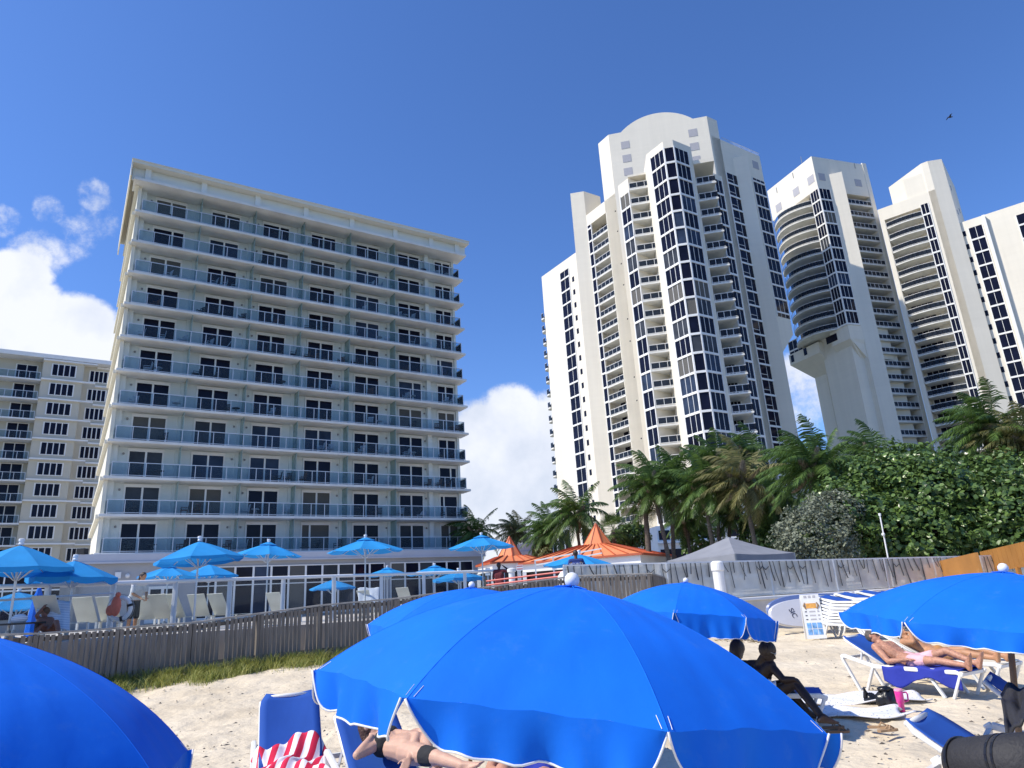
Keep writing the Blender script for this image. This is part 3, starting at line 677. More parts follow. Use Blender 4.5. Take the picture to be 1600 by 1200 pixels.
# far right wing
w4 = P2(37.5, 157); w40 = nxt(w4, 310, 35.9); w41 = nxt(w4, 130, 43)
F4 = Face(w40, w41); z4 = zat(w4, 1515, 343)
T.zb = EYE + tanv(1180 + 1345 / 3.75, 220 + 560 / 3.75) * 157
F4.box(W, 0, F4.L, -14, 0, 0, z4)
T.glass(F4, F4.hit(1512.7, 357)[0], F4.hit(1534.4, 351)[0], 3, F4.hit(1523, 354)[1], 2)
us = F4.hit(1503.5, 362)[0]
for zb in T.bands(4, z4 - 3): F4.box(T.rest, us - .5, us + .5, .002, .05, zb + 1.3, zb + 2.4)
ux = F4.hit(1537, 348)[0]; F4.box(T.trim, ux, ux + .5, .002, .9, 0, z4 - .3)
T.glass(F4, F4.hit(1587, 337)[0], F4.L - .5, 3, F4.hit(1590, 336)[1], 4)
T.finish()
# ================================================================== GROUND, DECK, FENCES, GREENERY
def pline(pts, D=None):
    "pixel/distance list -> plan points"
    return [Vector((at(px, 900, d).x, at(px, 900, d).y)) for px, d in pts]
# sand
def sandmat():
    m, nt, N, L = nodes('beach_sand'); b = N['Principled BSDF']; b.inputs['Roughness'].default_value = .95; b.inputs['Specular IOR Level'].default_value = .2
    tc = N.new('ShaderNodeTexCoord')
    def noise(sc, det, st=(1, 1, 1)):
        mp = N.new('ShaderNodeMapping'); mp.inputs['Scale'].default_value = st; L.new(tc.outputs['Object'], mp.inputs[0])
        n = N.new('ShaderNodeTexNoise'); n.inputs['Scale'].default_value = sc; n.inputs['Detail'].default_value = det; L.new(mp.outputs[0], n.inputs['Vector']); return n.outputs['Fac']
    a = noise(.7, 8); cr = N.new('ShaderNodeValToRGB'); cr.color_ramp.elements[0].position = .3; cr.color_ramp.elements[1].position = .72
    cr.color_ramp.elements[0].color = (.585, .495, .36, 1); cr.color_ramp.elements[1].color = (.755, .655, .495, 1); L.new(a, cr.inputs[0])
    s = noise(14, 6); c2 = N.new('ShaderNodeValToRGB'); c2.color_ramp.elements[0].position = .66; c2.color_ramp.elements[1].position = .74
    c2.color_ramp.elements[0].color = (1, 1, 1, 1); c2.color_ramp.elements[1].color = (.45, .40, .34, 1); L.new(s, c2.inputs[0])
    g = noise(220, 3); c3 = N.new('ShaderNodeValToRGB'); c3.color_ramp.elements[0].color = (.78, .78, .78, 1); c3.color_ramp.elements[1].color = (1.15, 1.15, 1.15, 1); L.new(g, c3.inputs[0])
    m1 = N.new('ShaderNodeMix'); m1.data_type = 'RGBA'; m1.blend_type = 'MULTIPLY'; m1.inputs['Factor'].default_value = 1; L.new(cr.outputs[0], m1.inputs['A']); L.new(c2.outputs[0], m1.inputs['B'])
    m2 = N.new('ShaderNodeMix'); m2.data_type = 'RGBA'; m2.blend_type = 'MULTIPLY'; m2.inputs['Factor'].default_value = .8; L.new(m1.outputs['Result'], m2.inputs['A']); L.new(c3.outputs[0], m2.inputs['B'])
    L.new(m2.outputs['Result'], b.inputs['Base Color'])
    h = noise(5, 10); bp = N.new('ShaderNodeBump'); bp.inputs['Strength'].default_value = .9; bp.inputs['Distance'].default_value = .06; L.new(h, bp.inputs['Height'])
    h2 = noise(60, 5); bq = N.new('ShaderNodeBump'); bq.inputs['Strength'].default_value = .5; bq.inputs['Distance'].default_value = .008; L.new(h2, bq.inputs['Height']); L.new(bp.outputs[0], bq.inputs['Normal'])
    L.new(bq.outputs[0], b.inputs['Normal']); return m
M_sand = sandmat()
rs = np.random.RandomState(5)
def vnoise(X, Y, s, seed):
    r = np.random.RandomState(seed).rand(64, 64)
    x = X / s; y = Y / s; xi = np.floor(x).astype(int); yi = np.floor(y).astype(int); fx = x - xi; fy = y - yi
    fx = fx * fx * (3 - 2 * fx); fy = fy * fy * (3 - 2 * fy)
    g = lambda a, b_: r[a % 64, b_ % 64]
    return (g(xi, yi) * (1 - fx) + g(xi + 1, yi) * fx) * (1 - fy) + (g(xi, yi + 1) * (1 - fx) + g(xi + 1, yi + 1) * fx) * fy - .5
xs = np.arange(-16, 24.01, .085); ys = np.arange(-3, 30.01, .085)
X, Y = np.meshgrid(xs, ys)
t = np.clip((Y - 9) / 13, 0, 1); t = t * t * (3 - 2 * t); k = np.clip((6 - X) / 14, 0, 1)
Z = t * (.32 + .28 * k) + vnoise(X, Y, 1.7, 1) * .05 + vnoise(X, Y, .55, 2) * .065 + vnoise(X, Y, .27, 3) * .038 + vnoise(X, Y, .12, 4) * .018
# tyre tracks of the beach tractor, left
tr = (Y - (12.4 + (X + 4) * .06)); band = np.exp(-(tr / .16) ** 2) + np.exp(-((tr + 1.6) / .16) ** 2)
Z -= band * .04 * (1 + .6 * np.sin(X * 22)) * (X < 1.5)
for _ in range(900):   # footprints
    fx, fy = rs.uniform(-12, 14), rs.uniform(5, 21); a = rs.uniform(0, 3.14)
    j0 = int((fy + 3) / .085); i0 = int((fx + 16) / .085); sl_ = (slice(max(0, j0 - 4), j0 + 5), slice(max(0, i0 - 4), i0 + 5))
    u_ = (X[sl_] - fx) * math.cos(a) + (Y[sl_] - fy) * math.sin(a); v_ = -(X[sl_] - fx) * math.sin(a) + (Y[sl_] - fy) * math.cos(a)
    Z[sl_] -= .032 * np.exp(-(u_ / .13) ** 2 - (v_ / .06) ** 2)
nx, ny = len(xs), len(ys)
me = bpy.data.meshes.new('sand'); idx = np.arange(nx * ny).reshape(ny, nx)
fc = np.stack([idx[:-1, :-1], idx[:-1, 1:], idx[1:, 1:], idx[1:, :-1]], -1).reshape(-1, 4)
me.from_pydata(np.stack([X, Y, Z], -1).reshape(-1, 3).tolist(), [], fc.tolist()); me.polygons.foreach_set('use_smooth', [True] * len(me.polygons)); me.materials.append(M_sand)
o = bpy.data.objects.new('sand', me); COL.objects.link(o); o['kind'] = 'structure'
m_ = MB(); m_.prism([(-900, -900), (900, -900), (900, 1500), (-900, 1500)], -1.2, -.35)
m_.build('ground', mat('far_ground', (.11, .12, .085), .95, .2, .05), kind='structure')

M_deckc = mat('pool_deck_concrete', (.52, .49, .44), .8, .12, 1.2); M_seawall = mat('seawall_white', (.60, .59, .57), .8, .14, 1.5, bump=.2)
fence_pts = [(-140, 962 + 34, 18.6), (60, 990, 19), (300, 973, 19.5), (500, 946, 20.5), (620, 935, 21), (900, 900, 22), (1015, 896.5, 22.3), (1045, 905, 24.5)]
fp = [at(a, b, c) for a, b, c in fence_pts]
# deck: left pool deck and right terrace
dk = [(p.x, p.y + .9) for p in fp[:6]]
GT = [(880, 884, 22.9), (1040, 880, 23.8), (1200, 876, 26), (1300, 874.5, 27.5), (1530, 869, 31.5), (1680, 862, 35)]
gl = [Vector((at(*g_).x, at(*g_).y)) for g_ in GT]; gtz = [at(*g_).z for g_ in GT]
poly = [(-60, 20)] + dk + [(p.x, p.y + .4) for p in gl] + [(60, 120), (-60, 120)]
m_ = MB(); m_.prism(poly, -.3, 1.42); m_.build('pool_deck', M_deckc, kind='structure')

# grey picket fence
M_wood = mat('weathered_wood', (.125, .11, .095), .9, .35, 2.5, bump=.6, bscale=20, stretch=(6, 6, .6), col2=(.23, .205, .18))
M_woodc = mat('weathered_cap', (.34, .32, .29), .9, .2, 4, bump=.3)
fen = root('picket_fence', (fp[3].x, fp[3].y, sand(fp[3].x, fp[3].y)), 'long weathered grey wooden fence of narrow pickets below the pool deck', 'fence')
for i in range(len(fp) - 1):
    a, b = fp[i], fp[i + 1]; L_ = math.hypot(b.x - a.x, b.y - a.y); n = max(1, round(L_ / 1.9)); d2 = Vector((b.x - a.x, b.y - a.y, 0)).normalized()
    m_ = MB(); m_.bar(a, b, .17, .045); m_.build('top_rail', M_woodc, fen, bevel=.008)
    for j in range(n):
        p = a.lerp(b, j / n); q = a.lerp(b, (j + 1) / n); zs = sand(p.x, p.y) - .1
        m_ = MB(); m_.box((p.x, p.y, (p.z + zs) / 2 - .03), (.13, .13, p.z - zs), Matrix.Rotation(math.atan2(d2.y, d2.x), 3, 'Z')); m_.build('post', M_wood, fen)
        m_ = MB(); w = q - p; np_ = max(1, int(w.length / .108)); off = Vector((d2.y, -d2.x, 0)) * .09
        m_.bar(Vector((p.x, p.y, p.z - .12)), Vector((q.x, q.y, q.z - .12)), .04, .09); m_.bar(Vector((p.x, p.y, zs + .35)), Vector((q.x, q.y, sand(q.x, q.y) + .25)), .04, .09)
        for s_ in range(np_):
            if random.random() < .03: continue
            c = p.lerp(q, (s_ + .5) / np_); h = c.z - .03 - random.uniform(0, .012); zb_ = sand(c.x, c.y) - .05 + random.uniform(-.03, .06)
            rz = Matrix.Rotation(math.atan2(d2.y, d2.x) + random.uniform(-.06, .06), 3, 'Z') @ Matrix.Rotation(random.uniform(-.016, .016), 3, 'Y')
            m_.box(Vector((c.x, c.y, (h + zb_) / 2)) + off, (.083 + random.uniform(-.006, .006), .022, h - zb_), rz)
        m_.build('slat_panel', M_wood, fen)
# white glazed railing on the deck
RPX = [(-60, 919, 20.4), (0, 917, 21), (180, 911, 22.2), (400, 904, 24.4), (640, 896.5, 27.6), (740, 893, 29), (790, 891, 29.6)]
def rl(px):
    for (a, ya, da), (b, yb, db) in zip(RPX[:-1], RPX[1:]):
        if a <= px <= b: t = (px - a) / (b - a); return at(px, ya + (yb - ya) * t, da + (db - da) * t)
ral = root('glass_railing', rl(300) - Vector((0, 0, 1.6)), 'white railing with clear glass panels along the pool deck', 'railing')
m_ = MB(); m_.tube([rl(x) for x in (-60, 0, 90, 180, 290, 400, 520, 640, 740, 790)], .055, 8); m_.build('top_rail', M_white, ral, smooth=True)
posts = [-55, 76, 178, 275, 360, 443, 522, 596, 662, 726, 786]
for x in posts:
    p = rl(x); m_ = MB(); m_.box((p.x, p.y, (p.z + 1.42) / 2), (.12, .09, p.z - 1.42)); m_.build('post', M_alu, ral)
M_clear = glassy('clear_glass', (.88, .91, .92), .015, (.55, .62, .66), 1.2)
for a, b in zip(posts[:-1], posts[1:]):
    p, q = rl(a), rl(b); d2 = (q - p).normalized() * .08; p = p + d2; q = q - d2
    m_ = MB(); m_.bar((p.x, p.y, (p.z + 1.5) / 2), (q.x, q.y, (q.z + 1.5) / 2), .015, p.z - 1.65); m_.build('glass_panel', M_clear, ral)
m_ = MB(); m_.tube([at(-60, 941, 20), at(0, 938, 20.4), at(177, 927, 21.6)], .03, 6); m_.build('handrail', M_alu, ral)

# seawall and plastic-covered fence on the right
sw = root('seawall', (gl[2].x, gl[2].y, 0), 'low off-white seawall under the plastic-covered fence', 'wall')
m_ = MB()
for a, b in zip(gl[:-1], gl[1:]):
    m_.bar((a.x, a.y, .55), (b.x, b.y, .55), .3, 1.5)
m_.build('wall', M_seawall, sw)
m_ = MB()
for a, b in zip(gl[:-1], gl[1:]): m_.bar((a.x, a.y - .03, 1.34), (b.x, b.y - .03, 1.34), .5, .1)
m_.build('coping', M_white, sw, bevel=.02)
def tarpmat():
    m, nt, N, L = nodes('cloudy_plastic'); b = N['Principled BSDF']; out = N['Material Output']
    b.inputs['Base Color'].default_value = (.62, .61, .55, 1); b.inputs['Roughness'].default_value = .35
    tc = N.new('ShaderNodeTexCoord'); n = N.new('ShaderNodeTexNoise'); n.inputs['Scale'].default_value = 1.6; n.inputs['Detail'].default_value = 6; L.new(tc.outputs['Object'], n.inputs['Vector'])
    cr = N.new('ShaderNodeValToRGB'); cr.color_ramp.elements[0].position = .35; cr.color_ramp.elements[1].position = .7; cr.color_ramp.elements[0].color = (.62, .61, .55, 1); cr.color_ramp.elements[1].color = (.84, .82, .74, 1)
    L.new(n.outputs['Fac'], cr.inputs[0]); L.new(cr.outputs[0], b.inputs['Base Color'])
    bp = N.new('ShaderNodeBump'); bp.inputs['Strength'].default_value = .6; bp.inputs['Distance'].default_value = .05; L.new(n.outputs['Fac'], bp.inputs['Height']); L.new(bp.outputs[0], b.inputs['Normal'])
    t = N.new('ShaderNodeBsdfTransparent'); t.inputs[0].default_value = (.9, .9, .88, 1); mx = N.new('ShaderNodeMixShader'); mx.inputs[0].default_value = .80
    L.new(t.outputs[0], mx.inputs[1]); L.new(b.outputs[0], mx.inputs[2]); L.new(mx.outputs[0], out.inputs[0]); return m
M_tarp = tarpmat()
tf = root('plastic_fence', (gl[2].x, gl[2].y, 1.3), 'grey fence of cloudy plastic sheeting with dark dangling strips at right', 'fence')
rg = random.Random(11)
M_strip = mat('dark_strip', (.05, .055, .06), .8, .2, 3)
for i, (a, b) in enumerate(zip(gl[:-1], gl[1:])):
    L_ = (b - a).length; n = max(1, round(L_ / 1.8)); d2 = (b - a) / L_; nn_ = Vector((d2.y, -d2.x)); za, zb_ = gtz[i], gtz[i + 1]
    m_ = MB(); m_.bar((a.x, a.y, za), (b.x, b.y, zb_), .06, .05); m_.build('top_rail', M_white, tf)
    for j in range(n):
        p = a.lerp(b, j / n); q = a.lerp(b, (j + 1) / n); zp, zq = za + (zb_ - za) * j / n, za + (zb_ - za) * (j + 1) / n
        m_ = MB(); m_.box((p.x + nn_.x * .02, p.y + nn_.y * .02, (zp + 1.4) / 2), (.05, .05, zp - 1.4)); m_.build('post', M_alu, tf)
        g = []
        for zz in range(9):
            row = []
            for x in range(13):
                c = p.lerp(q, x / 12) + nn_ * (.03 + .02 * math.sin(x * 1.9 + zz * .9 + j) * (1 if 0 < x < 12 else 0)); row.append((c.x, c.y, 1.42 + zz * ((zp + (zq - zp) * x / 12 - .03 - 1.42) / 8)))
            g.append(row)
        m_ = MB(); m_.sheet(g); m_.build('plastic_sheet', M_tarp, tf, smooth=True)
        m_ = MB(); s_ = 0.12
        while s_ < (q - p).length:
            c = p + d2 * s_ + nn_ * .08; zc = zp + (zq - zp) * s_ / (q - p).length - .02; l_ = rg.uniform(.3, .95); tl = rg.uniform(-.05, .16)
            m_.tube([(c.x, c.y, zc), (c.x + d2.x * tl * .4, c.y, zc - l_ * .5), (c.x + d2.x * tl, c.y, zc - l_)], rg.uniform(.010, .022), 5); s_ += rg.uniform(.12, .30)
            if rg.random() < .14: m_.tube([(c.x, c.y, zc - .15), (c.x + d2.x * .12, c.y + d2.y * .12, zc - .28), (c.x + d2.x * .26, c.y + d2.y * .26, zc - .18)], .014, 5)
        m_.build('dangling_strips', M_strip, tf, kind='stuff')
pp = at(1127, 930, 23.2); m_ = MB()
m_.lathe([(.17, 0.2), (.17, 1.95), (.2, 1.96), (.2, 2.08), (.19, 2.2), (.12, 2.25)], (pp.x, pp.y, .3), 20)
m_.build('standpipe', M_white, smooth=False, label='fat white capped pipe standing in front of the plastic fence', cat='pipe', bevel=.01)

# ------------------------------------------------------------ orange roofed restaurant
M_or = mat('orange_metal_roof', (.76, .25, .10), .5, .10, 1.0); M_org = mat('orange_seam', (.45, .10, .04), .5, .1, 1)
def pavilion(name, cx, cy, half, zeave, zring, rring, zapex, yaw, label, cat='restaurant'):
    rt = root(name, (cx, cy, 1.42), label, cat)
    cs = [Vector((cx + half[0] * sx * math.cos(yaw) - half[1] * sy * math.sin(yaw), cy + half[0] * sx * math.sin(yaw) + half[1] * sy * math.cos(yaw))) for sx, sy in ((-1, -1), (1, -1), (1, 1), (-1, 1))]
    rg_ = [Vector((cx + rring * sx * math.cos(yaw) - rring * sy * math.sin(yaw), cy + rring * sx * math.sin(yaw) + rring * sy * math.cos(yaw))) for sx, sy in ((-1, -1), (1, -1), (1, 1), (-1, 1))]
    m_ = MB(); m_.hexa([(*c, zeave) for c in cs], [(*c, zring) for c in rg_]); m_.build('roof', M_or, rt)
    s_ = MB()
    for i in range(4):
        a, b, c, d_ = cs[i], cs[(i + 1) % 4], rg_[i], rg_[(i + 1) % 4]; n = max(4, int((b - a).length / .75))
        for j in range(n + 1):
            t = j / n; p = a.lerp(b, t); q = c.lerp(d_, t)
            s_.bar((p.x, p.y, zeave + .03), (q.x, q.y, zring + .03), .05, .07)
        s_.bar((a.x, a.y, zeave - .02), (b.x, b.y, zeave - .02), .14, .12)
    s_.build('roof_seam', M_org, rt)
    m_ = MB(); n = 8; vs = [(cx + rring * 1.15 * math.cos(2 * math.pi * i / n + .2), cy + rring * 1.15 * math.sin(2 * math.pi * i / n + .2), zring - .15) for i in range(n)]
    m_.add(vs + [(cx, cy, zapex)], [(i, (i + 1) % n, n) for i in range(n)]); so_ = m_.build('spire', M_or, rt)
    s_ = MB()
    for v in vs: s_.bar(v, (cx, cy, zapex), .06, .06)
    s_.build('spire_seam', M_org, so_)
    m_ = MB(); ins = .88
    m_.hexa([(cx + (c.x - cx) * ins, cy + (c.y - cy) * ins, 1.42) for c in cs], [(cx + (c.x - cx) * ins, cy + (c.y - cy) * ins, zeave - .5) for c in cs]); m_.build('wall', M_dark, rt)
    m_ = MB(); m_.hexa([(cx + (c.x - cx) * .96, cy + (c.y - cy) * .96, zeave - .55) for c in cs], [(cx + (c.x - cx) * .96, cy + (c.y - cy) * .96, zeave - .04) for c in cs]); m_.build('fascia', M_trim, rt)
    for c in cs + [cs[0].lerp(cs[1], .5), cs[1].lerp(cs[2], .5)]:
        m_ = MB(); m_.box((cx + (c.x - cx) * .94, cy + (c.y - cy) * .94, (zeave - .5 + 1.42) / 2), (.25, .25, zeave - 1.95)); m_.build('column', M_trim, rt)
    return rt
q = at(938, 900, 47); pavilion('restaurant', q.x, q.y, (4.1, 3.4), at(1060, 864, 45).z, at(925, 851, 46).z, .95, at(925, 818, 47).z, R(-28), 'beach restaurant with a wide low orange metal roof and one tall orange spire')
q = at(799, 900, 48); pavilion('restaurant', q.x, q.y, (1.9, 1.7), at(830, 877, 47).z, at(799, 868, 47).z, .8, at(797, 838, 48).z, R(20), 'small kiosk with an orange spire left of the big orange roof', 'kiosk')
# pergola canopy between
m_ = MB(); a, b = at(835, 876, 40), at(940, 857, 40)
pr = root('pergola', (a.x, a.y, 1.42), 'thin white framed awning rails sloping up beside the orange roof', 'pergola')
for dz in (0, -.25):
    m_.bar(a + Vector((0, 0, dz)), b + Vector((0, 0, dz)), .07, .07)
m_.build('roof_rail', M_trim, pr)
for px in (836, 864, 892):
    t = (px - 835) / 105; p = a.lerp(b, t); m_ = MB(); m_.bar((p.x, p.y, 1.42), p, .08, .08, up=Vector((1, 0, 0))); m_.build('post', M_alu, pr)

# grey pop-up tent
M_tent = fabric('tent_canvas', (.27, .28, .31), .12)
tcx = [at(1042, 873, 28.5), at(1149, 868, 26.2), at(1241, 864, 29), at(1135, 872, 31.5)]; ap = at(1138, 839, 29.0)
zt_ = (tcx[0].z + tcx[1].z + tcx[2].z) / 3
tent = root('canopy_tent', (ap.x, ap.y, 1.42), 'dark grey pop-up canopy tent with peaked roof behind the plastic fence', 'tent')
for p in tcx: p.z = zt_
m_ = MB()
for i in range(4):
    a, b = tcx[i], tcx[(i + 1) % 4]; g = []
    for j in range(9):
        t = j / 8; row = []
        for s_ in range(9):
            e = a.lerp(b, s_ / 8); q = e.lerp(ap, t); q.z = zt_ + (ap.z - zt_) * (t ** 1.25) - .05 * math.sin(math.pi * s_ / 8) * (1 - t); row.append(q)
        g.append(row)
    m_.sheet(g)
m_.build('canopy', M_tent, tent, weld=True, smooth=False)
m_ = MB()
for i in range(4):
    a, b = tcx[i], tcx[(i + 1) % 4]; m_.sheet([[a, a.lerp(b, .25) - Vector((0, 0, .037)), a.lerp(b, .5) - Vector((0, 0, .05)), a.lerp(b, .75) - Vector((0, 0, .037)), b], [a - Vector((0, 0, .26)), a.lerp(b, .25) - Vector((0, 0, .29)), a.lerp(b, .5) - Vector((0, 0, .3)), a.lerp(b, .75) - Vector((0, 0, .29)), b - Vector((0, 0, .26))]])
m_.build('valance', M_tent, tent, solid=.01)
for p in tcx:
    m_ = MB(); m_.bar((p.x, p.y, 1.42), (p.x, p.y, zt_), .05, .05, up=Vector((1, 0, 0))); m_.build('leg', M_metal, tent)
# tan timber hut at far right
M_tan = mat('orange_timber', (.42, .19, .045), .6, .15, 1, bump=.2)
hp = [at(1533, 868, 33), at(1640, 845, 27)]
hut = root('timber_hut', (hp[1].x, hp[1].y, 1.3), 'orange-brown plank fascia of a timber hut at the right edge', 'hut')
d2 = (hp[1] - hp[0]); n = 14; m_ = MB()
for i in range(n):
    a = hp[0].lerp(hp[1], (i + .03) / n); b = hp[0].lerp(hp[1], (i + .97) / n); m_.bar(a - Vector((0, 0, .25)), b - Vector((0, 0, .25)), .05, .78)
m_.build('plank_fascia', M_tan, hut)
nb = Vector((-d2.y, d2.x, 0)).normalized()
if nb.y < 0: nb = -nb
m_ = MB(); m_.bar(hp[0] + nb * 2 - Vector((0, 0, 1.1)), hp[1] + nb * 2 - Vector((0, 0, 1.1)), .08, 1.8); m_.build('back_wall', M_tan, hut)
for t_ in (.12, .55, .98):
    q = hp[0].lerp(hp[1], t_); m_ = MB(); m_.bar((q.x, q.y + .1, 1.2), (q.x, q.y + .1, q.z - .6), .12, .12, up=Vector((1, 0, 0))); m_.build('post', M_tan, hut)

# low white terrace building at the foot of the arched tower, distant blocks
def block(px0, px1, ytop, D, label, rows, cols, m, D2=None, name='terrace_building', cat='building', dep=10):
    a = at(px0, ytop, D); b = at(px1, ytop, D2 or D); b.z = a.z
    F = Face((a.x, a.y), (b.x, b.y)); rt = root(name, (a.x, a.y, 0), label, cat)
    w = MB(); F.box(w, 0, F.L, -dep, 0, 0, a.z); w.build('wall', m, rt); h = (a.z - 2.5) / rows
    for r_ in range(rows):
        s_ = MB(); F.box(s_, -.2, F.L + .2, -.1, .9, a.z - (r_ + 1) * h + .1, a.z - (r_ + 1) * h + .3); s_.build('balcony_slab', M_trim, rt)
        for c in range(cols):
            g = MB(); F.box(g, (c + .12) * F.L / cols, (c + .88) * F.L / cols, .002, .05, a.z - (r_ + 1) * h + .5, a.z - r_ * h - .5); g.build('window', M_glassd, rt)
    return rt
block(1025, 1240, 822, 78, 'low white balconied block behind the palm trunks', 3, 10, M_trim, 84)
block(871, 890, 823, 95, 'small white house just left of the tall tower foot, between palms', 2, 2, M_trim, name='house', cat='house')
block(832, 868, 822, 230, 'distant grey-blue apartment block seen between palms', 7, 6, mat('far_block', (.36, .40, .46), .8, .1, .1), name='apartment_building', cat='apartment building')
tk = at(823, 866, 60); m_ = MB(); m_.lathe([(.7, -.9), (.72, -.3), (.85, -.2), (.85, .2), (.75, .3), (.75, .8), (.3, .9)], tk, 20); m_.lathe([(.3, -4), (.3, -.95)], tk, 8)
m_.build('roof_vent_drum', mat('pinkish_drum', (.50, .40, .40), .7, .1, 2), label='pinkish drum-shaped vent between the two orange spires', cat='vent drum', smooth=False)

# ------------------------------------------------------------ palms
M_palm = leafmat('palm_leaf', (.032, .070, .017), (.15, .25, .06), .45, .35); M_palm2 = leafmat('palm_leaf_yellow', (.10, .115, .035), (.27, .25, .10), .5, .3)
M_trunk = mat('palm_trunk', (.07, .06, .05), .95, .35, 6, bump=.8, bscale=14, stretch=(1, 1, 4), col2=(.16, .14, .12)); M_dead = leafmat('dead_frond', (.16, .12, .08), (.33, .27, .20), .8, .1)
def crown_mesh(name, seed, wind, L=3.0, n=24, fan=False):
    rg = random.Random(seed); v = []; f = []
    wv = Vector((wind[0], wind[1], 0))
    for i in range(n):
        az_ = i * 2.399 + rg.uniform(-.3, .3); el = R(78 - 115 * (i / n) ** .9 + rg.uniform(-8, 8)); l_ = L * rg.uniform(.85, 1.1)
        d = Vector((math.cos(az_) * math.cos(el), math.sin(az_) * math.cos(el), math.sin(el)))
        p = Vector((0, 0, 0)); S = 16; pts = [p.copy()]
        for s_ in range(S):
            p = p + d * (l_ / S); pts.append(p.copy()); d = (d + Vector((0, 0, -.075 - .03 * s_ / S)) + wv * .075).normalized()
        side0 = Vector((-math.sin(az_), math.cos(az_), 0))
        for s_ in range(S):
            a, b = pts[s_], pts[s_ + 1]; w_ = .035 * (1 - s_ / S) + .008; k = len(v)
            v += [a - side0 * w_, a + side0 * w_, b + side0 * w_ * .9, b - side0 * w_ * .9]; f.append((k, k + 1, k + 2, k + 3))
        NL = 46
        for j in range(NL):
            t = .12 + .88 * j / NL; x = t * S; i0 = min(S - 1, int(x)); c = pts[i0].lerp(pts[i0 + 1], x - i0); dr = (pts[i0 + 1] - pts[i0]).normalized()
            ll = (.75 * math.sin(math.pi * min(1, .18 + t * .82)) ** .7 + .12) * rg.uniform(.8, 1.1) * L / 3
            for sg in (-1, 1):
                sd = (dr.cross(Vector((0, 0, 1)))); 
                if sd.length < .05: sd = side0
                sd = sd.normalized() * sg
                dd = (sd * .8 + dr * .55 + Vector((0, 0, -.25 - rg.uniform(0, .35))) + wv * rg.uniform(.15, .55)).normalized()
                m1 = c + dd * ll * .55; dd2 = (dd + Vector((0, 0, -.55)) + wv * .3).normalized(); e = m1 + dd2 * ll * .5
                wn = dr * .024; k = len(v)
                v += [c - wn, c + wn, m1 + wn * 1.1, m1 - wn * 1.1, e]; f += [(k, k + 1, k + 2, k + 3), (k + 3, k + 2, k + 4)]
    me = bpy.data.meshes.new(name); me.from_pydata([tuple(q) for q in v], [], f); return me
def fan_mesh(name, seed):
    rg = random.Random(seed); v = []; f = []
    for i in range(34):
        az_ = i * 2.399; el = R(80 - 130 * (i / 34)); d = Vector((math.cos(az_) * math.cos(el), math.sin(az_) * math.cos(el), math.sin(el))); c = d * rg.uniform(.7, 1.0)
        k = len(v); sd = d.cross(Vector((0, 0, 1))).normalized() * .015 if abs(d.z) < .99 else Vector((.015, 0, 0)); v += [Vector((0, 0, 0)) - sd, sd, c + sd, c - sd]; f.append((k, k + 1, k + 2, k + 3))
        s1 = d.cross(Vector((0, 0, 1))); s1 = s1.normalized() if s1.length > .05 else Vector((1, 0, 0)); u1 = s1.cross(d)
        for j in range(19):
            a = R(-100 + 200 * j / 18); e = c + (d * math.cos(a) + s1 * math.sin(a)) * .75 + Vector((0, 0, -.14)) + u1 * .05; w_ = (d * -math.sin(a) + s1 * math.cos(a)) * .03
            k = len(v); m1 = c.lerp(e, .6) + Vector((0, 0, .04)); v += [c, m1 + w_, e, m1 - w_]; f.append((k, k + 1, k + 2, k + 3))
    me = bpy.data.meshes.new(name); me.from_pydata([tuple(q) for q in v], [], f); return me
WIND = (-.55, .3)
crowns = [crown_mesh('palm_crown', s_, WIND, 3.0, 34) for s_ in (1, 2, 3)] + [crown_mesh('palm_crown', 9, (-1.1, .2), 3.0, 32), crown_mesh('palm_crown', 12, (.1, .1), 2.6, 28)]
fanm = fan_mesh('fan_crown', 4)
dead = crown_mesh('dead_fronds', 21, (0, 0), 1.5, 9)
def palm(px, py, D, bpx, sc, ci, label, dD=0, fan=False, yellow=False, group='palms in front of the towers', zb=1.42):
    c = at(px, py, D); b = at(bpx, 860, D + dD); b.z = zb
    rt = root('palm_tree', b, label, 'palm tree', group)
    m_ = MB(); n = 12; lean = c - b; pts = []; rr_ = []
    for i in range(n + 1):
        t = i / n; q = b.lerp(c, t); q.x += -lean.x * .25 * math.sin(math.pi * t) ; pts.append(q); rr_.append((.135 - .045 * t + (.08 if i == 0 else 0)) * (1.5 if fan else 1) + (.03 if i % 2 else 0))
    m_.tube(pts, rr_, 9); m_.build('trunk', M_trunk, rt, smooth=True)
    o = bpy.data.objects.new('crown', fanm if fan else crowns[ci]); COL.objects.link(o); o.parent = rt; o.location = c - b
    if not o.data.materials: o.data.materials.append(M_palm)
    o.material_slots[0].link = 'OBJECT'; o.material_slots[0].material = M_palm2 if yellow else M_palm
    o.scale = (sc,) * 3; o.rotation_euler = (0, 0, random.uniform(-.5, .5))
    if not fan:
        o2 = bpy.data.objects.new('dead_fronds', dead); COL.objects.link(o2); o2.parent = rt; o2.location = c - b - Vector((0, 0, .12))
        if not dead.materials: dead.materials.append(M_dead)
        o2.scale = (sc * .9,) * 3; o2.rotation_euler = (math.pi, 0, random.uniform(0, 6))
        m_ = MB(); 
        for i in range(6): m_.ball(c + Vector((.22 * math.cos(i), .22 * math.sin(i), -.15)), .12, 8)
        m_.build('coconuts', mat('coconut', (.09, .10, .03), .6, .3, 3) if 'coconut' not in bpy.data.materials else bpy.data.materials['coconut'], rt)
palm(742, 832, 66, 735, 1.0, 0, 'dark small palm half hidden behind the right end of the hotel')
palm(808, 832, 62, 800, .85, 1, 'light green palm right of the hotel, behind the small orange spire', yellow=True)
palm(857, 828, 55, 862, .9, 2, 'dark palm with drooping fronds between the two orange spires')
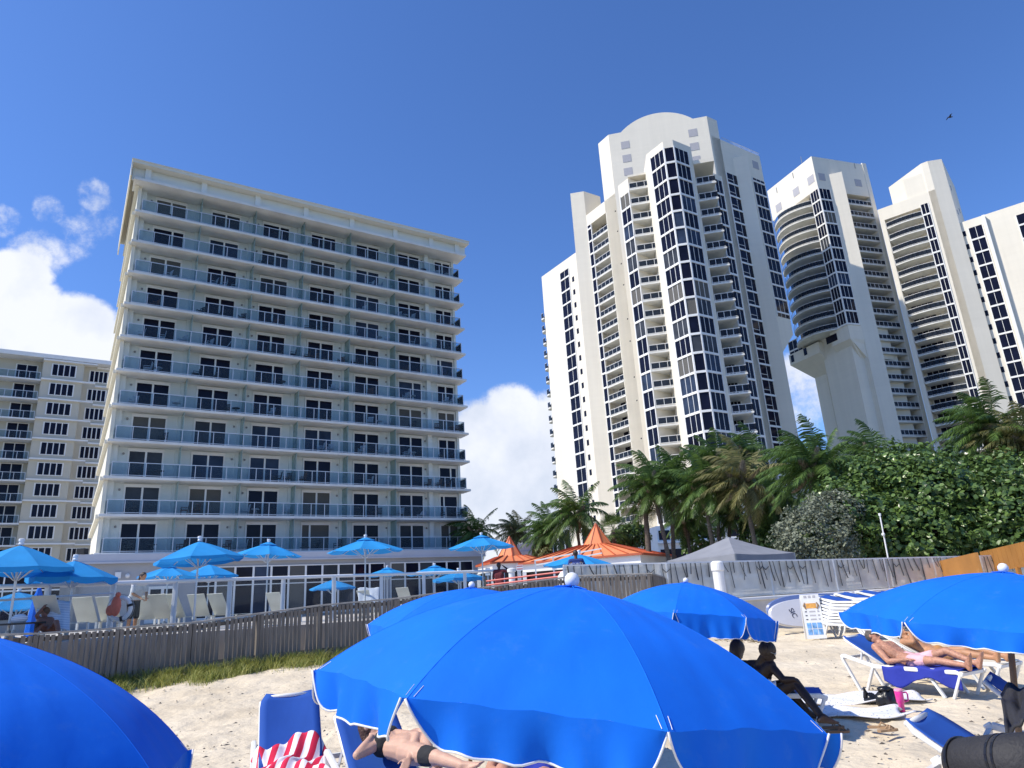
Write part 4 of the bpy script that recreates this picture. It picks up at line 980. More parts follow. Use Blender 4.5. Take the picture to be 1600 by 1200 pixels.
palm(898, 803, 52, 908, 1.0, 0, 'taller dark palm just left of the tall orange spire')
palm(958, 828, 50, 960, .9, 0, 'squat fan palm right of the tall orange spire', fan=True)
palm(1008, 790, 46, 1013, .85, 0, 'fan palm with a thick bulging trunk above the orange roof', fan=True)
palm(1018, 762, 45, 1045, 1.0, 2, 'leaning palm at the left end of the palm row by the tower foot')
palm(1052, 748, 47, 1050, 1.0, 1, 'second palm from the left in the row, with a thin straight trunk')
palm(1098, 762, 44, 1115, 1.0, 0, 'bushy palm directly above the grey tent peak')
palm(1118, 726, 49, 1124, 1.05, 1, 'palm behind the bushy one, against the faceted glass bay')
palm(1158, 752, 43, 1183, 1.1, 3, 'palm leaning left with pale hanging fronds, right of the tent peak', yellow=True)
palm(1172, 718, 50, 1196, 1.0, 3, 'windblown palm in front of the right side of the arched tower')
palm(1205, 782, 47, 1212, .9, 2, 'shorter palm low in the row beside the big palm')
palm(1240, 815, 48, 1238, .8, 4, 'short palm tucked behind the silver bush')
palm(1266, 735, 39, 1279, 1.1, 3, 'biggest palm with windswept fronds in front of the gap between the towers')
palm(1288, 730, 41, 1288, .9, 4, 'twin trunk palm leaning right beside the biggest palm')
palm(1362, 715, 46, 1370, .9, 3, 'palm whose top shows behind the left of the sea grape hedge')
palm(1545, 672, 44, 1560, 1.05, 3, 'windblown palm above the hedge in front of the wing of the right tower')
palm(1604, 695, 43, 1610, .95, 1, 'palm with dry fronds at the right edge above the hedge', yellow=True)
palm(1072, 815, 50, 1078, .8, 4, 'short palm standing left of the tent peak between trunks')
palm(1140, 805, 50, 1136, .8, 2, 'low palm right behind the tent peak')
# ------------------------------------------------------------ hedges of leaves
M_grape = leafmat('sea_grape_leaf', (.03, .065, .018), (.17, .27, .07), .32, .22, 1.1); M_silver = leafmat('silver_leaf', (.085, .11, .075), (.27, .29, .20), .6, .2)
M_twig = mat('twig', (.09, .07, .05), .9, .3, 5)
def bush(name, label, cat, blobs, N, lr, m, seed, group=None):
    rg = np.random.RandomState(seed); cs = [(at(px, py, D), r_) for px, py, D, r_ in blobs]
    base = sum((c for c, _ in cs), Vector((0, 0, 0))) / len(cs); base.z = 1.3
    rt = root(name, base, label, cat, group); V = []; Fs_ = []
    w = np.array([r_ * r_ for _, r_ in cs]); w /= w.sum(); pick = rg.choice(len(cs), N, p=w)
    d = rg.normal(size=(N, 3)); d /= np.linalg.norm(d, axis=1)[:, None]
    lump = 1 + .22 * np.sin(d[:, 0] * 7 + pick) * np.cos(d[:, 2] * 6 + pick * 2) + .10 * np.sin(d[:, 1] * 13 + d[:, 2] * 11)
    rad = np.array([cs[i][1] for i in pick]) * lump * (1 - .30 * rg.rand(N) ** 1.6)
    C = np.array([tuple(cs[i][0]) for i in pick]) + d * rad[:, None] * np.array([1, 1, .92])
    keep = np.ones(N, bool)
    for c, r_ in cs: keep &= (np.linalg.norm(C - np.array(tuple(c)), axis=1) > r_ * .62)
    C = C[keep]; d = d[keep]; n = len(C)
    nr = d * .6 + rg.normal(size=(n, 3)) * .55 + np.array([0, 0, .45]); nr /= np.linalg.norm(nr, axis=1)[:, None]
    t = np.cross(nr, rg.normal(size=(n, 3))); t /= np.linalg.norm(t, axis=1)[:, None]; b = np.cross(nr, t)
    s_ = lr * rg.uniform(.7, 1.2, n); P = []
    for k, (a, q) in enumerate(((1, 0), (.5, .8), (-.5, .8), (-1, 0), (-.5, -.8), (.5, -.8))):
        P.append(C + t * (a * s_)[:, None] + b * (q * s_)[:, None] * .85 + nr * (abs(q) * .18 * s_)[:, None])
    off = np.array(tuple(base)); V = (np.stack(P, 1) - off).reshape(-1, 3)
    me = bpy.data.meshes.new('crown'); me.from_pydata(V.tolist(), [], np.arange(6 * n).reshape(n, 6).tolist()); me.materials.append(m)
    o = bpy.data.objects.new('crown', me); COL.objects.link(o); o.parent = rt
    m_ = MB()
    for c, r_ in cs:
        g0 = Vector((c.x * .6 + base.x * .4, c.y * .6 + base.y * .4, 1.3))
        m_.tube([g0, g0.lerp(c, .5) + Vector((.2, 0, 0)), c], [.14, .1, .06], 6)
        for _ in range(4): m_.tube([c, c + Vector(rg.normal(size=3)).normalized() * r_ * .8], [.05, .02], 5)
    m_.build('branches', M_twig, rt)
G = 'leafy hedge behind the plastic fence'
bush('sea_grape_shrub', 'left part of the big dark green sea grape hedge, sloping down to the silver bush', 'shrub', [(1318, 838, 34, 1.7), (1345, 790, 37, 1.7), (1330, 805, 36, 1.8), (1382, 770, 38, 2.0), (1372, 835, 35, 1.9), (1402, 740, 41, 1.6)], 19000, .115, M_grape, 1)
bush('sea_grape_shrub', 'middle and tallest part of the dark green sea grape hedge', 'shrub', [(1438, 757, 40, 1.9), (1450, 790, 37, 2.3), (1440, 843, 35, 1.8), (1495, 762, 41, 1.9), (1505, 800, 38, 2.3), (1500, 848, 36, 1.7)], 22000, .115, M_grape, 2)
bush('sea_grape_shrub', 'right part of the dark green sea grape hedge above the timber hut', 'shrub', [(1560, 770, 41, 2.0), (1570, 815, 37, 2.3), (1620, 772, 41, 2.1), (1640, 810, 38, 2.3), (1556, 850, 36, 1.5)], 18000, .115, M_grape, 3)
bush('silver_shrub', 'silvery grey-green bush at the left end of the hedge', 'shrub', [(1270, 842, 32, 1.6), (1305, 806, 33.5, 1.2), (1290, 800, 34, .9), (1250, 862, 31.5, .8), (1296, 858, 31.5, .95)], 14000, .06, M_silver, 4)
bush('green_shrub', 'small dark bush right of the tall orange spire', 'shrub', [(975, 842, 52, 1.0), (992, 835, 53, 1.1)], 3000, .10, M_grape, 5)
bush('green_shrub', 'low green undergrowth between the palm trunks', 'shrub', [(1210, 850, 46, 1.3), (1190, 835, 50, 1.6), (1090, 845, 52, 1.3), (1230, 835, 47, 1.4)], 6000, .12, M_grape, 6)
bush('green_shrub', 'small bright green plants left of the small orange spire', 'shrub', [(845, 862, 55, .7), (853, 866, 52, .5)], 1500, .09, M_palm2, 7)
pz_ = at(1388, 878, 31.2); pt2 = at(1375, 806, 31.2); m_ = MB(); m_.tube([(pz_.x, pz_.y, 1.4), pt2], [.032, .026], 8); m_.tube([pt2, pt2 + Vector((.0, 0, .1))], [.05, .05], 8); m_.ball(at(1380, 835, 31.1), .07, 8)
m_.build('pole', M_white, label='thin pale pole standing in front of the green hedge', cat='pole')
# ------------------------------------------------------------ dune grass
M_grass = leafmat('dune_grass', (.13, .19, .025), (.55, .52, .17), .6, .3, 2.5)
rg = random.Random(8); V = []; Fc = []
for i in range(24000):
    t = rg.random(); px = 150 + 480 * t
    if rg.random() > .30 + .8 * (.5 + .5 * math.sin(px * .083 + 1.5 * math.sin(px * .019))): continue
    D0 = (19.35 + 1.6 * max(0, (px - 300)) / 330) - .15
    dep = abs(rg.gauss(0, .55)) * (.75 + .25 * math.sin(px * .031 + 1) * math.sin(px * .013)); b = at(px, 1000, D0 - dep); b.z = sand(b.x, b.y) - .02
    h = rg.uniform(.07, .27) * (1.0 if dep > .3 else 1.35) * (1 + .25 * math.sin(px * .21) * math.sin(px * .047)); a = rg.uniform(0, 6.28); ln = rg.uniform(.2, 1.1) * h
    d = Vector((math.cos(a), math.sin(a), 0)); w = Vector((-d.y, d.x, 0)) * .007; k = len(V)
    m1 = b + Vector((0, 0, h * .6)) + d * ln * .4; e = b + Vector((0, 0, h)) + d * ln * 1.3
    V += [b - w, b + w, m1 + w * .8, m1 - w * .8, e]; Fc += [(k, k + 1, k + 2, k + 3), (k + 3, k + 2, k + 4)]
me = bpy.data.meshes.new('grass'); me.from_pydata([tuple(q) for q in V], [], Fc); me.materials.append(M_grass)
o = bpy.data.objects.new('grass', me); COL.objects.link(o); setp(o, 'yellow-green dune grass growing along the foot of the grey picket fence', 'grass', None, 'stuff')
V = []; Fc = []
for i in range(700):
    c = gp(rg.uniform(1122, 1200), rg.uniform(985, 1004)); a = rg.uniform(0, 6.28); d = Vector((math.cos(a), math.sin(a), rg.uniform(-.1, .6))) * rg.uniform(.05, .18); w = Vector((.006, 0, .006)); k = len(V)
    V += [c + w, c - w, c + d - w, c + d + w]; Fc.append((k, k + 1, k + 2, k + 3))
me = bpy.data.meshes.new('seaweed'); me.from_pydata([tuple(q) for q in V], [], Fc); me.materials.append(mat('dry_weed', (.22, .17, .10), .9, .4, 4))
o = bpy.data.objects.new('seaweed', me); COL.objects.link(o); setp(o, 'patch of dry tangled weed on the sand under the far blue umbrella', 'seaweed', None, 'stuff')
V = []; Fc = []
for i in range(650):
    c = gp(rg.uniform(100, 1600), 1000 + 200 * rg.random() ** .7); r_ = rg.uniform(.005, .02); a = rg.uniform(0, 3); dx = Vector((math.cos(a), math.sin(a), 0)) * r_ * rg.uniform(1, 3); dy = Vector((-math.sin(a), math.cos(a), 0)) * r_; k = len(V)
    c.z += .03; V += [c - dx, c - dy, c + dx, c + dy, c + Vector((0, 0, r_))]; Fc += [(k, k + 1, k + 4), (k + 1, k + 2, k + 4), (k + 2, k + 3, k + 4), (k + 3, k, k + 4)]
me = bpy.data.meshes.new('shell_grit'); me.from_pydata([tuple(q) for q in V], [], Fc); me.materials.append(mat('grit', (.12, .10, .08), .9, .5, 4))
o = bpy.data.objects.new('shell_grit', me); COL.objects.link(o); setp(o, 'scattered dark bits of weed and shell on the sand', 'beach debris', None, 'stuff')
# ================================================================== UMBRELLAS, LOUNGERS, BEACH THINGS
M_bfab = fabric('beach_umbrella_fabric', (.003, .155, .74), .07, tcol=(.003, .10, .55)); M_seam = mat('seam_thread', (.005, .13, .60), .8, .1, 5); M_bpipe = mat('white_piping', (.75, .75, .76), .6, .05, 5)
M_pfab = fabric('pool_umbrella_fabric', (.03, .33, .74), .28, tcol=(.02, .20, .55)); M_pole = mat('umbrella_pole_white', (.62, .63, .64), .4, .05, 4, metal=.3)
M_bamboo = mat('wooden_pole', (.26, .15, .07), .6, .2, 4, bump=.2, stretch=(5, 5, .5)); M_plast = mat('white_plastic', (.74, .74, .72), .38, .06, 4)
M_sling = fabric('blue_sling', (.025, .10, .42), .10, bump=.1); M_slingw = fabric('white_sling', (.74, .72, .64), .15, bump=.1)
def beach_umbrella(px, py, D, label, Rr=1.1, drop=.40, val=.20, tilt=(0, 0), rot=0.0, ground=None, seed=0, group='blue beach umbrellas'):
    apex = at(px, py, D)
    rg = random.Random(seed)
    base = gz((apex.x, apex.y)) if ground is None else ground
    rt = root('beach_umbrella', base, label, 'beach umbrella', group)
    T_ = Matrix.Rotation(tilt[1], 3, Vector((-math.sin(tilt[0]), math.cos(tilt[0]), 0)))  # leans down towards azimuth tilt[0]
    X = lambda r_, a, z: apex + T_ @ Vector((r_ * math.cos(a), r_ * math.sin(a), z))
    nR, nS, NP = 18, 14, 8
    def rib(i, t):
        a = rot + i * 2 * math.pi / NP; th = t * 1.22
        return (Rr * (.6 * t + .4 * math.sin(th) / math.sin(1.22)), a, -drop * (.38 * t ** 1.25 + .62 * t * t))
    can = MB(); rimpts = []
    for i in range(NP):
        g = []
        for j in range(nR + 1):
            t = j / nR; A = X(*rib(i, t)); B = X(*rib(i + 1, t)); row = []
            for s in range(nS + 1):
                u = s / nS; bow = math.sin(math.pi * u)
                q = A.lerp(B, u); out = (q - apex - T_ @ Vector((0, 0, q.z - apex.z))); out.z = 0
                q = q + T_ @ Vector((0, 0, (.020 * t - .012 * t * t * t) * bow + .0035 * math.sin(u * 23 + j * .5 + i) * (.4 + t * t) * bow + .004 * math.sin(j * .9 + u * 5 + i * 2) * bow * t)) + (out.normalized() * (-.012 * bow * t ** 6) if out.length > .01 else Vector((0, 0, 0)))
                row.append(q)
            g.append(row)
        can.sheet(g); rimpts.append(g[-1])
    can.build('canopy', M_bfab, rt, smooth=True)
    for i in range(NP):
        rim = rimpts[i]; g = []; US = []; K_ = 8; ph = rg.uniform(0, 6)
        fine = []
        for s in range(49):
            u = s / 48; u = u + .055 * math.sin(2 * math.pi * u) * -1; u = min(1, max(0, u)); US.append(u) if len(US) < 49 else None; x = u * nS; k = min(nS - 1, int(x)); fine.append(rim[k].lerp(rim[k + 1], x - k))
        mid = (rim[0] + rim[-1]) / 2; outw = (mid - apex); outw.z = 0; outw.normalize()
        for d_ in range(K_ + 1):
            row = []
            for s, q in enumerate(fine):
                u = US[s]; e = min(u, 1 - u); k_ = min(1, e / .15); dp = val * (1 - (1 - k_) ** 2.4) * (1 + .10 * math.sin(math.pi * u))
                f_ = d_ / K_; wv = (.022 * math.sin(u * 13 + ph) + .014 * math.sin(u * 29 + ph * 2)) * f_ ** 1.2
                flare = .004 * f_ + .018 * f_ * f_ * max(0, 1 - e / .2)
                row.append(q + Vector((0, 0, -dp * f_)) + outw * (flare + wv) + Vector((0, 0, .004 * f_ * math.sin(u * 40))))
            g.append(row)
        m_ = MB(); m_.sheet(g); v_ = m_.build('valance', M_bfab, rt, smooth=True)
        m_ = MB(); m_.tube(g[-1], .0042, 6); m_.build('piping', M_bpipe, v_, smooth=True)
    for i in range(NP):
        m_ = MB(); pts = []
        for j in range(15):
            r_, a, z = rib(i, .04 + .96 * j / 14); pts.append(X(r_, a, z - .0006))
        m_.tube(pts, .0022, 5); m_.build('seam', M_bfab, rt)
        q0 = rib(i, .965); q1 = rib(i, 1.0)
        for sg in (-.016, .016):
            m_ = MB(); m_.tube([X(q0[0] - .02, q0[1] + sg * 1.2, q0[2] + .012), X(q1[0] - .01, q1[1] + sg, q1[2] + .006)], .0012, 4); m_.build('stitching', M_bpipe, rt)
        m_ = MB(); pts = []
        for j in range(7):
            r_, a, z = rib(i, .03 + .95 * j / 6); pts.append(X(r_, a, z - .015))
        m_.tube(pts, .005, 5); m_.build('rib', M_pole, rt)
    m_ = MB(); m_.lathe([(.012, -.01), (.03, .0), (.036, .02), (.034, .035), (.022, .052), (.006, .058)], apex + T_ @ Vector((0, 0, .012)), 20, T_); m_.build('finial', M_bpipe, rt, smooth=True)
    m_ = MB()
    for i in range(16):
        a = i / 16 * 6.283; p = X(.012, a, .006); q = X(.055 + .015 * (i % 3), a + .15, -.004 + .006 * (i % 2)); m_.tube([p, q], [.006, .002], 5)
    m_.build('gathered_cloth', M_bfab, rt)
    bot = apex + T_ @ Vector((0, 0, -1)) * ((apex.z - base.z) / max(.5, (T_ @ Vector((0, 0, 1))).z) + .2)
    rt2 = apex + T_ @ Vector((0, 0, -.03)); m_ = MB(); m_.tube([rt2, rt2.lerp(bot, .5), bot], .021, 12); m_.build('pole', M_bamboo, rt, smooth=True)
    m_ = MB()
    for i in range(NP):
        r_, a, z = rib(i, .5); p = X(r_, a, z - .02); m_.tube([p, apex + T_ @ Vector((0, 0, -drop * .95))], .004, 5)
    m_.build('stretchers', M_pole, rt, kind=None)
    return rt
def rr(*a): return [R(x) for x in a]
beach_umbrella(893, 918, 3.45, 'largest royal blue umbrella filling the bottom centre of the picture', Rr=1.1, drop=.46, tilt=(R(14), R(9.2)), rot=R(-31.2), val=.14, seed=1)
beach_umbrella(-62, 987, 4.1, 'blue umbrella cut off by the bottom left corner', Rr=1.1, drop=.50, tilt=(R(15), R(8.9)), rot=R(-4), seed=2)
beach_umbrella(1568, 895, 6.5, 'blue umbrella at the right edge above the couple sunbathing', Rr=1.1, drop=.38, tilt=(R(-25), R(8.0)), rot=R(-64.4), val=.11, seed=3)
beach_umbrella(1071.5, 911, 9.95, 'blue umbrella between the biggest one and the surfboard sign', Rr=1.1, drop=.42, tilt=(R(16), R(7.2)), rot=R(-19), val=.24, seed=4)
beach_umbrella(737, 919, 7.86, 'blue umbrella mostly hidden behind the left side of the biggest one', Rr=1.1, drop=.36, tilt=(R(-43), R(3.9)), rot=R(3.7), seed=5)

def pool_umbrella(px, py, D, Rr, label, drop=.5, val=0, vent=True, fold=False, tilt=0.0, rot=.3, H=None, group='light blue pool umbrellas'):
    apex = at(px, py, D); rt = root('pool_umbrella', (apex.x, apex.y, 1.42), label, 'pool umbrella', group)
    T_ = Matrix.Rotation(tilt, 3, 'Y'); X = lambda r_, a, z: apex + T_ @ Vector((r_ * math.cos(a), r_ * math.sin(a), z))
    if fold:
        m_ = MB(); m_.lathe([(.03, 0), (.12, -.3), (.2, -.9), (.22, -1.3), (.1, -1.35)], apex, 9); m_.build('folded_canopy', M_bfab, rt)
    else:
        NP = 8; g_ = MB(); v_ = MB()
        for i in range(NP):
            a0, a1 = rot + i * math.pi / 4, rot + (i + 1) * math.pi / 4; g = []
            for j in range(8):
                t = .16 + .84 * j / 7 if vent else j / 7; A = X(Rr * t, a0, -drop * t ** 1.15); B = X(Rr * t, a1, -drop * t ** 1.15)
                g.append([A.lerp(B, s / 6) + Vector((0, 0, -.05 * t * math.sin(math.pi * s / 6))) * (1 if not val else .3) for s in range(7)])
            g_.sheet(g)
            if val:
                rim = g[-1]; v_.sheet([rim, [q + Vector((0, 0, -val * (.6 + .4 * math.sin(math.pi * s / 6)))) for s, q in enumerate(rim)]])
        g_.build('canopy', M_pfab, rt, smooth=False)
        if val: v_.build('valance', M_pfab, rt)
        if vent:
            m_ = MB()
            for i in range(NP):
                a0, a1 = rot + i * math.pi / 4, rot + (i + 1) * math.pi / 4; k = .26 * Rr
                m_.add([X(0, 0, .07), X(k, a0, -drop * .2 + .03), X(k, a1, -drop * .2 + .03)], [(0, 1, 2)])
            m_.build('vent_cap', M_pfab, rt)
        m_ = MB()
        for i in range(NP):
            a0 = rot + i * math.pi / 4; m_.tube([X(.04, a0, -.04), X(Rr * .98, a0, -drop * .98 - .03)], .012, 5); m_.tube([X(.04, a0, -drop - .25), X(Rr * .5, a0, -drop * .5 - .04)], .012, 5)
        m_.build('ribs', M_pole, rt)
    m_ = MB(); m_.tube([apex - Vector((0, 0, .02)), (apex.x, apex.y, 1.45)], .028, 8); m_.build('pole', M_pole, rt)
    m_ = MB(); m_.lathe([(.05, -.02), (.06, .0), (.045, .04), (.065, .07), (.06, .12), (.02, .13)], apex + Vector((0, 0, .03)), 12); m_.build('finial', M_bpipe, rt)
    m_ = MB(); m_.lathe([(.28, 0), (.28, .05), (.06, .1), (.05, .3)], (apex.x, apex.y, 1.425), 14); m_.build('base', M_metal, rt)
pool_umbrella(33, 852, 20.2, 1.22, 'large light blue pool umbrella at the left edge', .55, .12, False, rot=.15)
pool_umbrella(118, 876, 21.5, 1.02, 'wavy-edged light blue umbrella just right of the one at the left edge', .42, .16, False, rot=.5, tilt=.04)
pool_umbrella(62, 916, 24, .3, 'folded dark blue umbrella hanging behind the striped towel', fold=True)
pool_umbrella(30, 925, 27, 1.4, 'light blue umbrella low at the far left, seen through the railing glass', .5, 0, False, rot=.2)
pool_umbrella(312, 846, 23, 1.24, 'light blue pool umbrella in front of the lowest hotel balcony, right side turned up', .52, .1, False, rot=.25, tilt=-.05)
pool_umbrella(264, 885, 29, 1.1, 'low light blue vented umbrella on the left under the turned-up one', .36, 0, True, rot=.1)
pool_umbrella(328, 882, 31, 1.12, 'low light blue wavy umbrella on the right under the turned-up one', .45, .06, False, rot=.6)
pool_umbrella(420, 849, 28, 1.25, 'tilted light blue vented umbrella third from the left in the tall row', .45, 0, True, rot=.4, tilt=.06)
pool_umbrella(571, 842, 27, 1.42, 'light blue vented umbrella centred on the lowest balcony of the hotel', .45, 0, True, rot=.1)
pool_umbrella(752, 838, 29.5, 1.42, 'light blue vented umbrella at the right corner of the hotel', .46, 0, True, rot=.3)
pool_umbrella(520, 906, 33, 1.0, 'small scalloped light blue umbrella behind the railing above the fence', .35, .07, False, rot=.2)
pool_umbrella(605, 888, 42, 1.35, 'small distant light blue umbrella left of the pair', .38, 0, True, rot=.5)
pool_umbrella(679, 885, 36, 1.4, 'distant light blue umbrella left of the frayed one, beside the railing', .36, 0, True, rot=.1)
pool_umbrella(716, 893, 33, 1.2, 'frayed light blue umbrella low behind the railing under the corner one', .30, .14, False, rot=.7)
pool_umbrella(905, 866, 27, 1.45, 'light blue umbrella partly hidden by the security guard', .42, 0, False, rot=.3, tilt=.06)

# ------------------------------------------------------------ loungers
def make_lounger(ang, label, sling=None, z0=0, frame=None, cat='sun lounger', group=None, loc=(0, 0, 0), rz=0, flat_legs=False):
    rt = root('sun_lounger', (0, 0, 0), label, cat, group); M_f = frame or M_plast; S_ = sling or M_sling; wd = .31
    hx = -.22; bl_ = .80; c, s = math.cos(ang), math.sin(ang)
    for sy in (-1, 1):
        y = sy * wd; m_ = MB(); rail = [Vector((-.95, y, .50)), Vector((-.90, y, .53)), Vector((-.38, y, .385)), Vector((.86, y, .36)), Vector((.93, y, .33))]
        for a, b in zip(rail[:-1], rail[1:]): m_.bar(a, b + (b - a).normalized() * .012, .045, .06)
        m_.build('side_rail', M_f, rt, bevel=.012)
        for a, b in (((-.94, .50), (-.70, 0)), ((-.42, .37), (-.60, 0)), ((.42, .35), (.62, 0)), ((.91, .34), (.74, 0))):
            m_ = MB(); m_.bar((a[0], y, a[1]), (b[0], y, b[1]), .04, .055, up=Vector((0, 1, 0))); m_.build('leg', M_f, rt, bevel=.012)
    for x, z in ((-.92, .49), (.9, .33), (.2, .34)): m_ = MB(); m_.bar((x, -wd, z), (x, wd, z), .04, .04); m_.build('cross_bar', M_f, rt)
    m_ = MB(); g = []
    for i in range(13):
        x = hx + (.92 - hx) * i / 12; g.append([(x, wd * .93 * (j / 4 - 1), .385 - .03 * math.sin(math.pi * j / 8)) for j in range(9)])
    m_.sheet(g); m_.build('seat_sling', S_, rt, solid=.006, smooth=True)
    bk = MB(); e0 = Vector((hx, 0, .385)); dv = Vector((-c, 0, s))
    for sy in (-1, 1):
        a = e0 + Vector((0, sy * wd * .86, 0)); b = a + dv * (bl_ - .06); bk.tube([a, b, b + dv * .06 + Vector((0, -sy * .07, 0))], .02, 8)
    b = e0 + dv * bl_; bk.tube([b + Vector((0, -wd * .7, 0)), b + Vector((0, wd * .7, 0))], .02, 8); bk.build('back_frame', M_f, rt, smooth=True)
    nrm = Vector((s, 0, c)); g = []
    for i in range(11):
        q = e0 + dv * (.02 + (bl_) * i / 10); k = 1 if i < 9 else (.96 if i == 9 else .8)
        g.append([tuple(q + Vector((0, wd * .9 * k * (j / 4 - 1), 0)) + nrm * (.028 - .03 * math.sin(math.pi * j / 8))) for j in range(9)])
    m_ = MB(); m_.sheet(g); m_.build('back_sling', S_, rt, solid=.006, smooth=True)
    if ang > .2:
        for sy in (-1, 1): m_ = MB(); m_.bar(e0 + dv * .45 + Vector((0, sy * .24, 0)), (-.62, sy * .29, .43), .02, .02); m_.build('back_strut', M_f, rt)
    rt.location = loc; rt.rotation_euler = (0, 0, rz); return rt
def place(head, foot):
    h = Vector((head[0], head[1])); f = Vector((foot[0], foot[1])); c = (h + f) / 2; d = f - h
    return (c.x, c.y, sand(c.x, c.y) + .01), math.atan2(d.y, d.x)
def ph(px, D): q = at(px, 950, D); return (q.x, q.y)
LG = 'blue and white loungers on the sand'
l, r_ = place((5.40, 12.50), (6.42, 10.85)); L_man = make_lounger(R(31), 'blue lounger with a raised back carrying the tattooed man in pink shorts', group=LG, loc=l, rz=r_)
l, r_ = place((6.28, 13.0), (7.30, 11.35)); L_wom = make_lounger(R(30), 'white lounger behind the man, under the woman in a bikini', sling=M_slingw, group=LG, loc=l, rz=r_)
l, r_ = place((-2.48, 7.70), (-1.78, 5.94)); L_red = make_lounger(R(45), 'empty blue lounger with a red and white striped towel, facing the camera', group=LG, loc=l, rz=r_)
l, r_ = place((-1.60, 7.08), (-.67, 5.42)); L_w2 = make_lounger(R(36), 'blue lounger under the woman lying left of the big umbrella', group=LG, loc=l, rz=r_)
l, r_ = place((1.98, 10.35), (3.82, 9.85)); L_sh = make_lounger(R(5), 'shaded blue lounger on which the two people sit', group=LG, loc=l, rz=r_)
l, r_ = place((2.53, 5.17), (3.86, 3.83)); L_r1 = make_lounger(R(34), 'lounger in shade at the lower right with the black padded bag on it', group=LG, loc=l, rz=r_)
l, r_ = place((3.56, 6.15), (5.08, 5.01)); L_r2 = make_lounger(R(42), 'lounger behind the umbrella pole at the right edge, back in dark shade', group=LG, loc=l, rz=r_)
l, r_ = place(ph(820, 6.7), ph(800, 4.9)); L_c = make_lounger(R(38), 'lounger almost hidden beneath the front edge of the biggest umbrella', group=LG, loc=l, rz=r_)
# stacks
proto = make_lounger(R(11), 'bottom lounger of the left-hand stack beside the sandwich board', group='stacked blue loungers by the seawall')
stk = [('left-hand', 1322, 21.0, 8), ('second', 1352, 22.6, 8), ('third', 1385, 24.2, 8), ('right-hand', 1412, 25.8, 7)]
first = True
LV = ['bottom', 'second from bottom', 'third from bottom', 'fourth from bottom', 'fifth from bottom', 'third from top', 'second from top', 'topmost']
for nm, px, D, n in stk:
    p = ph(px, D)
    for i in range(n):
        lv = LV[i] if n == 8 else (LV[:4] + LV[5:])[i]
        lab = f'{lv} blue lounger in the {nm} stack by the seawall'
        o = proto if first else copytree(proto, None, lab)
        o['label'] = lab; first = False
        o.location = (p[0] + .03 * i, p[1], sand(*p) + .078 * i); o.rotation_euler = (0, 0, R(-62 + random.uniform(-1.5, 1.5)))
# white pool loungers behind the railing
def pool_lounger(px, py, D, label, rz, towel=False, ang=60):
    p = at(px, py, D); rt = root('pool_lounger', (p.x, p.y, 1.43), label, 'pool lounger', 'white pool loungers on the deck')
    m_ = MB(); c, s = math.cos(R(ang)), math.sin(R(ang)); g = []
    for i in range(7): g.append([(-c * .95 * i / 6, .27 * (j / 3 - 1), .38 + s * .78 * i / 6) for j in range(7)])
    m_.sheet(g); b = m_.build('backrest', M_slingw, None, solid=.02); b.parent = rt
    m_ = MB(); m_.sheet([[(x, y, .38) for y in (-.27, .27)] for x in (0, .6, 1.25)]); b = m_.build('seat', M_slingw, None, solid=.02); b.parent = rt
    for x in (-.05, 1.2):
        for y in (-.25, .25):
            m_ = MB(); m_.box((x, y, .19), (.05, .05, .38)); b = m_.build('leg', M_trim, None); b.parent = rt
    rt.rotation_euler = (0, 0, rz); return rt
for i, (px, D, rz, lab) in enumerate([(140, 23.3, 95, 'white pool lounger left of the life ring'), (176, 23.6, 95, 'white pool lounger behind the life ring'), (232, 24.6, 90, 'white pool lounger right of the person in the white shirt'),
    (258, 23.6, 85, 'white pool lounger fourth from the left behind the railing'), (279, 23.8, 80, 'white pool lounger with a towel corner over its back'), (316, 25.2, 88, 'left one of a touching pair of white pool loungers'),
    (348, 25.4, 80, 'right one of a touching pair of white pool loungers'), (436, 27.5, 80, 'white pool lounger standing alone under the tilted umbrella'), (574, 31, 78, 'pool lounger draped with a pale striped towel by the tall umbrella pole'), (636, 30, 75, 'white pool lounger with a curved back just left of the big umbrella'),
    (84, 20.9, 95, 'pool lounger at the left under the blue and white striped towel')]):
    pool_lounger(px, 950, D, lab, R(rz), ang=58)
M_towst = stripes('striped_towel_fabric', (.72, .74, .78), (.30, .36, .48), 'Z', 8, .80)
def drape(name, pts, m, label, cat, nu=24, nv=16, amp=.02, seed=0, solid=.012, group=None):
    "quad cloth over four corner points with folds"
    rg = np.random.RandomState(seed); ph_ = rg.rand(4) * 6; a, b, c, d = [Vector(p) for p in pts]; g = []
    for j in range(nv + 1):
        row = []; v = j / nv
        for i in range(nu + 1):
            u = i / nu; q = a.lerp(b, u).lerp(d.lerp(c, u), v); f = amp * (math.sin(u * 9 + v * 4 + ph_[0]) + .6 * math.sin(v * 13 - u * 5 + ph_[1]) + .4 * math.sin(u * 23 + ph_[2]))
            e = amp * .8 * (math.sin(u * 11 + ph_[3]) if v in (0, 1) else 0) ; row.append(q + Vector((e * .3, e, f)))
        g.append(row)
    m_ = MB(); m_.sheet(g); return m_.build(name, m, None, smooth=True, solid=solid, label=label, cat=cat, group=group)
c = at(84, 962, 20.7); x = Vector((.38, 0, 0))
drape('towel', [at(59, 939, 20.9), at(109, 938, 20.9), at(109, 985, 20.3), at(54, 985, 20.3)], M_towst, 'blue and white striped towel over the lounger at the far left behind the railing', 'towel', amp=.02, seed=3)
drape('towel', [at(559, 919, 30.8), at(593, 918, 30.8), at(592, 941, 30.4), at(560, 941, 30.4)], M_towst, 'pale striped towel on the lounger by the tall thin umbrella pole', 'towel', amp=.02, seed=4)
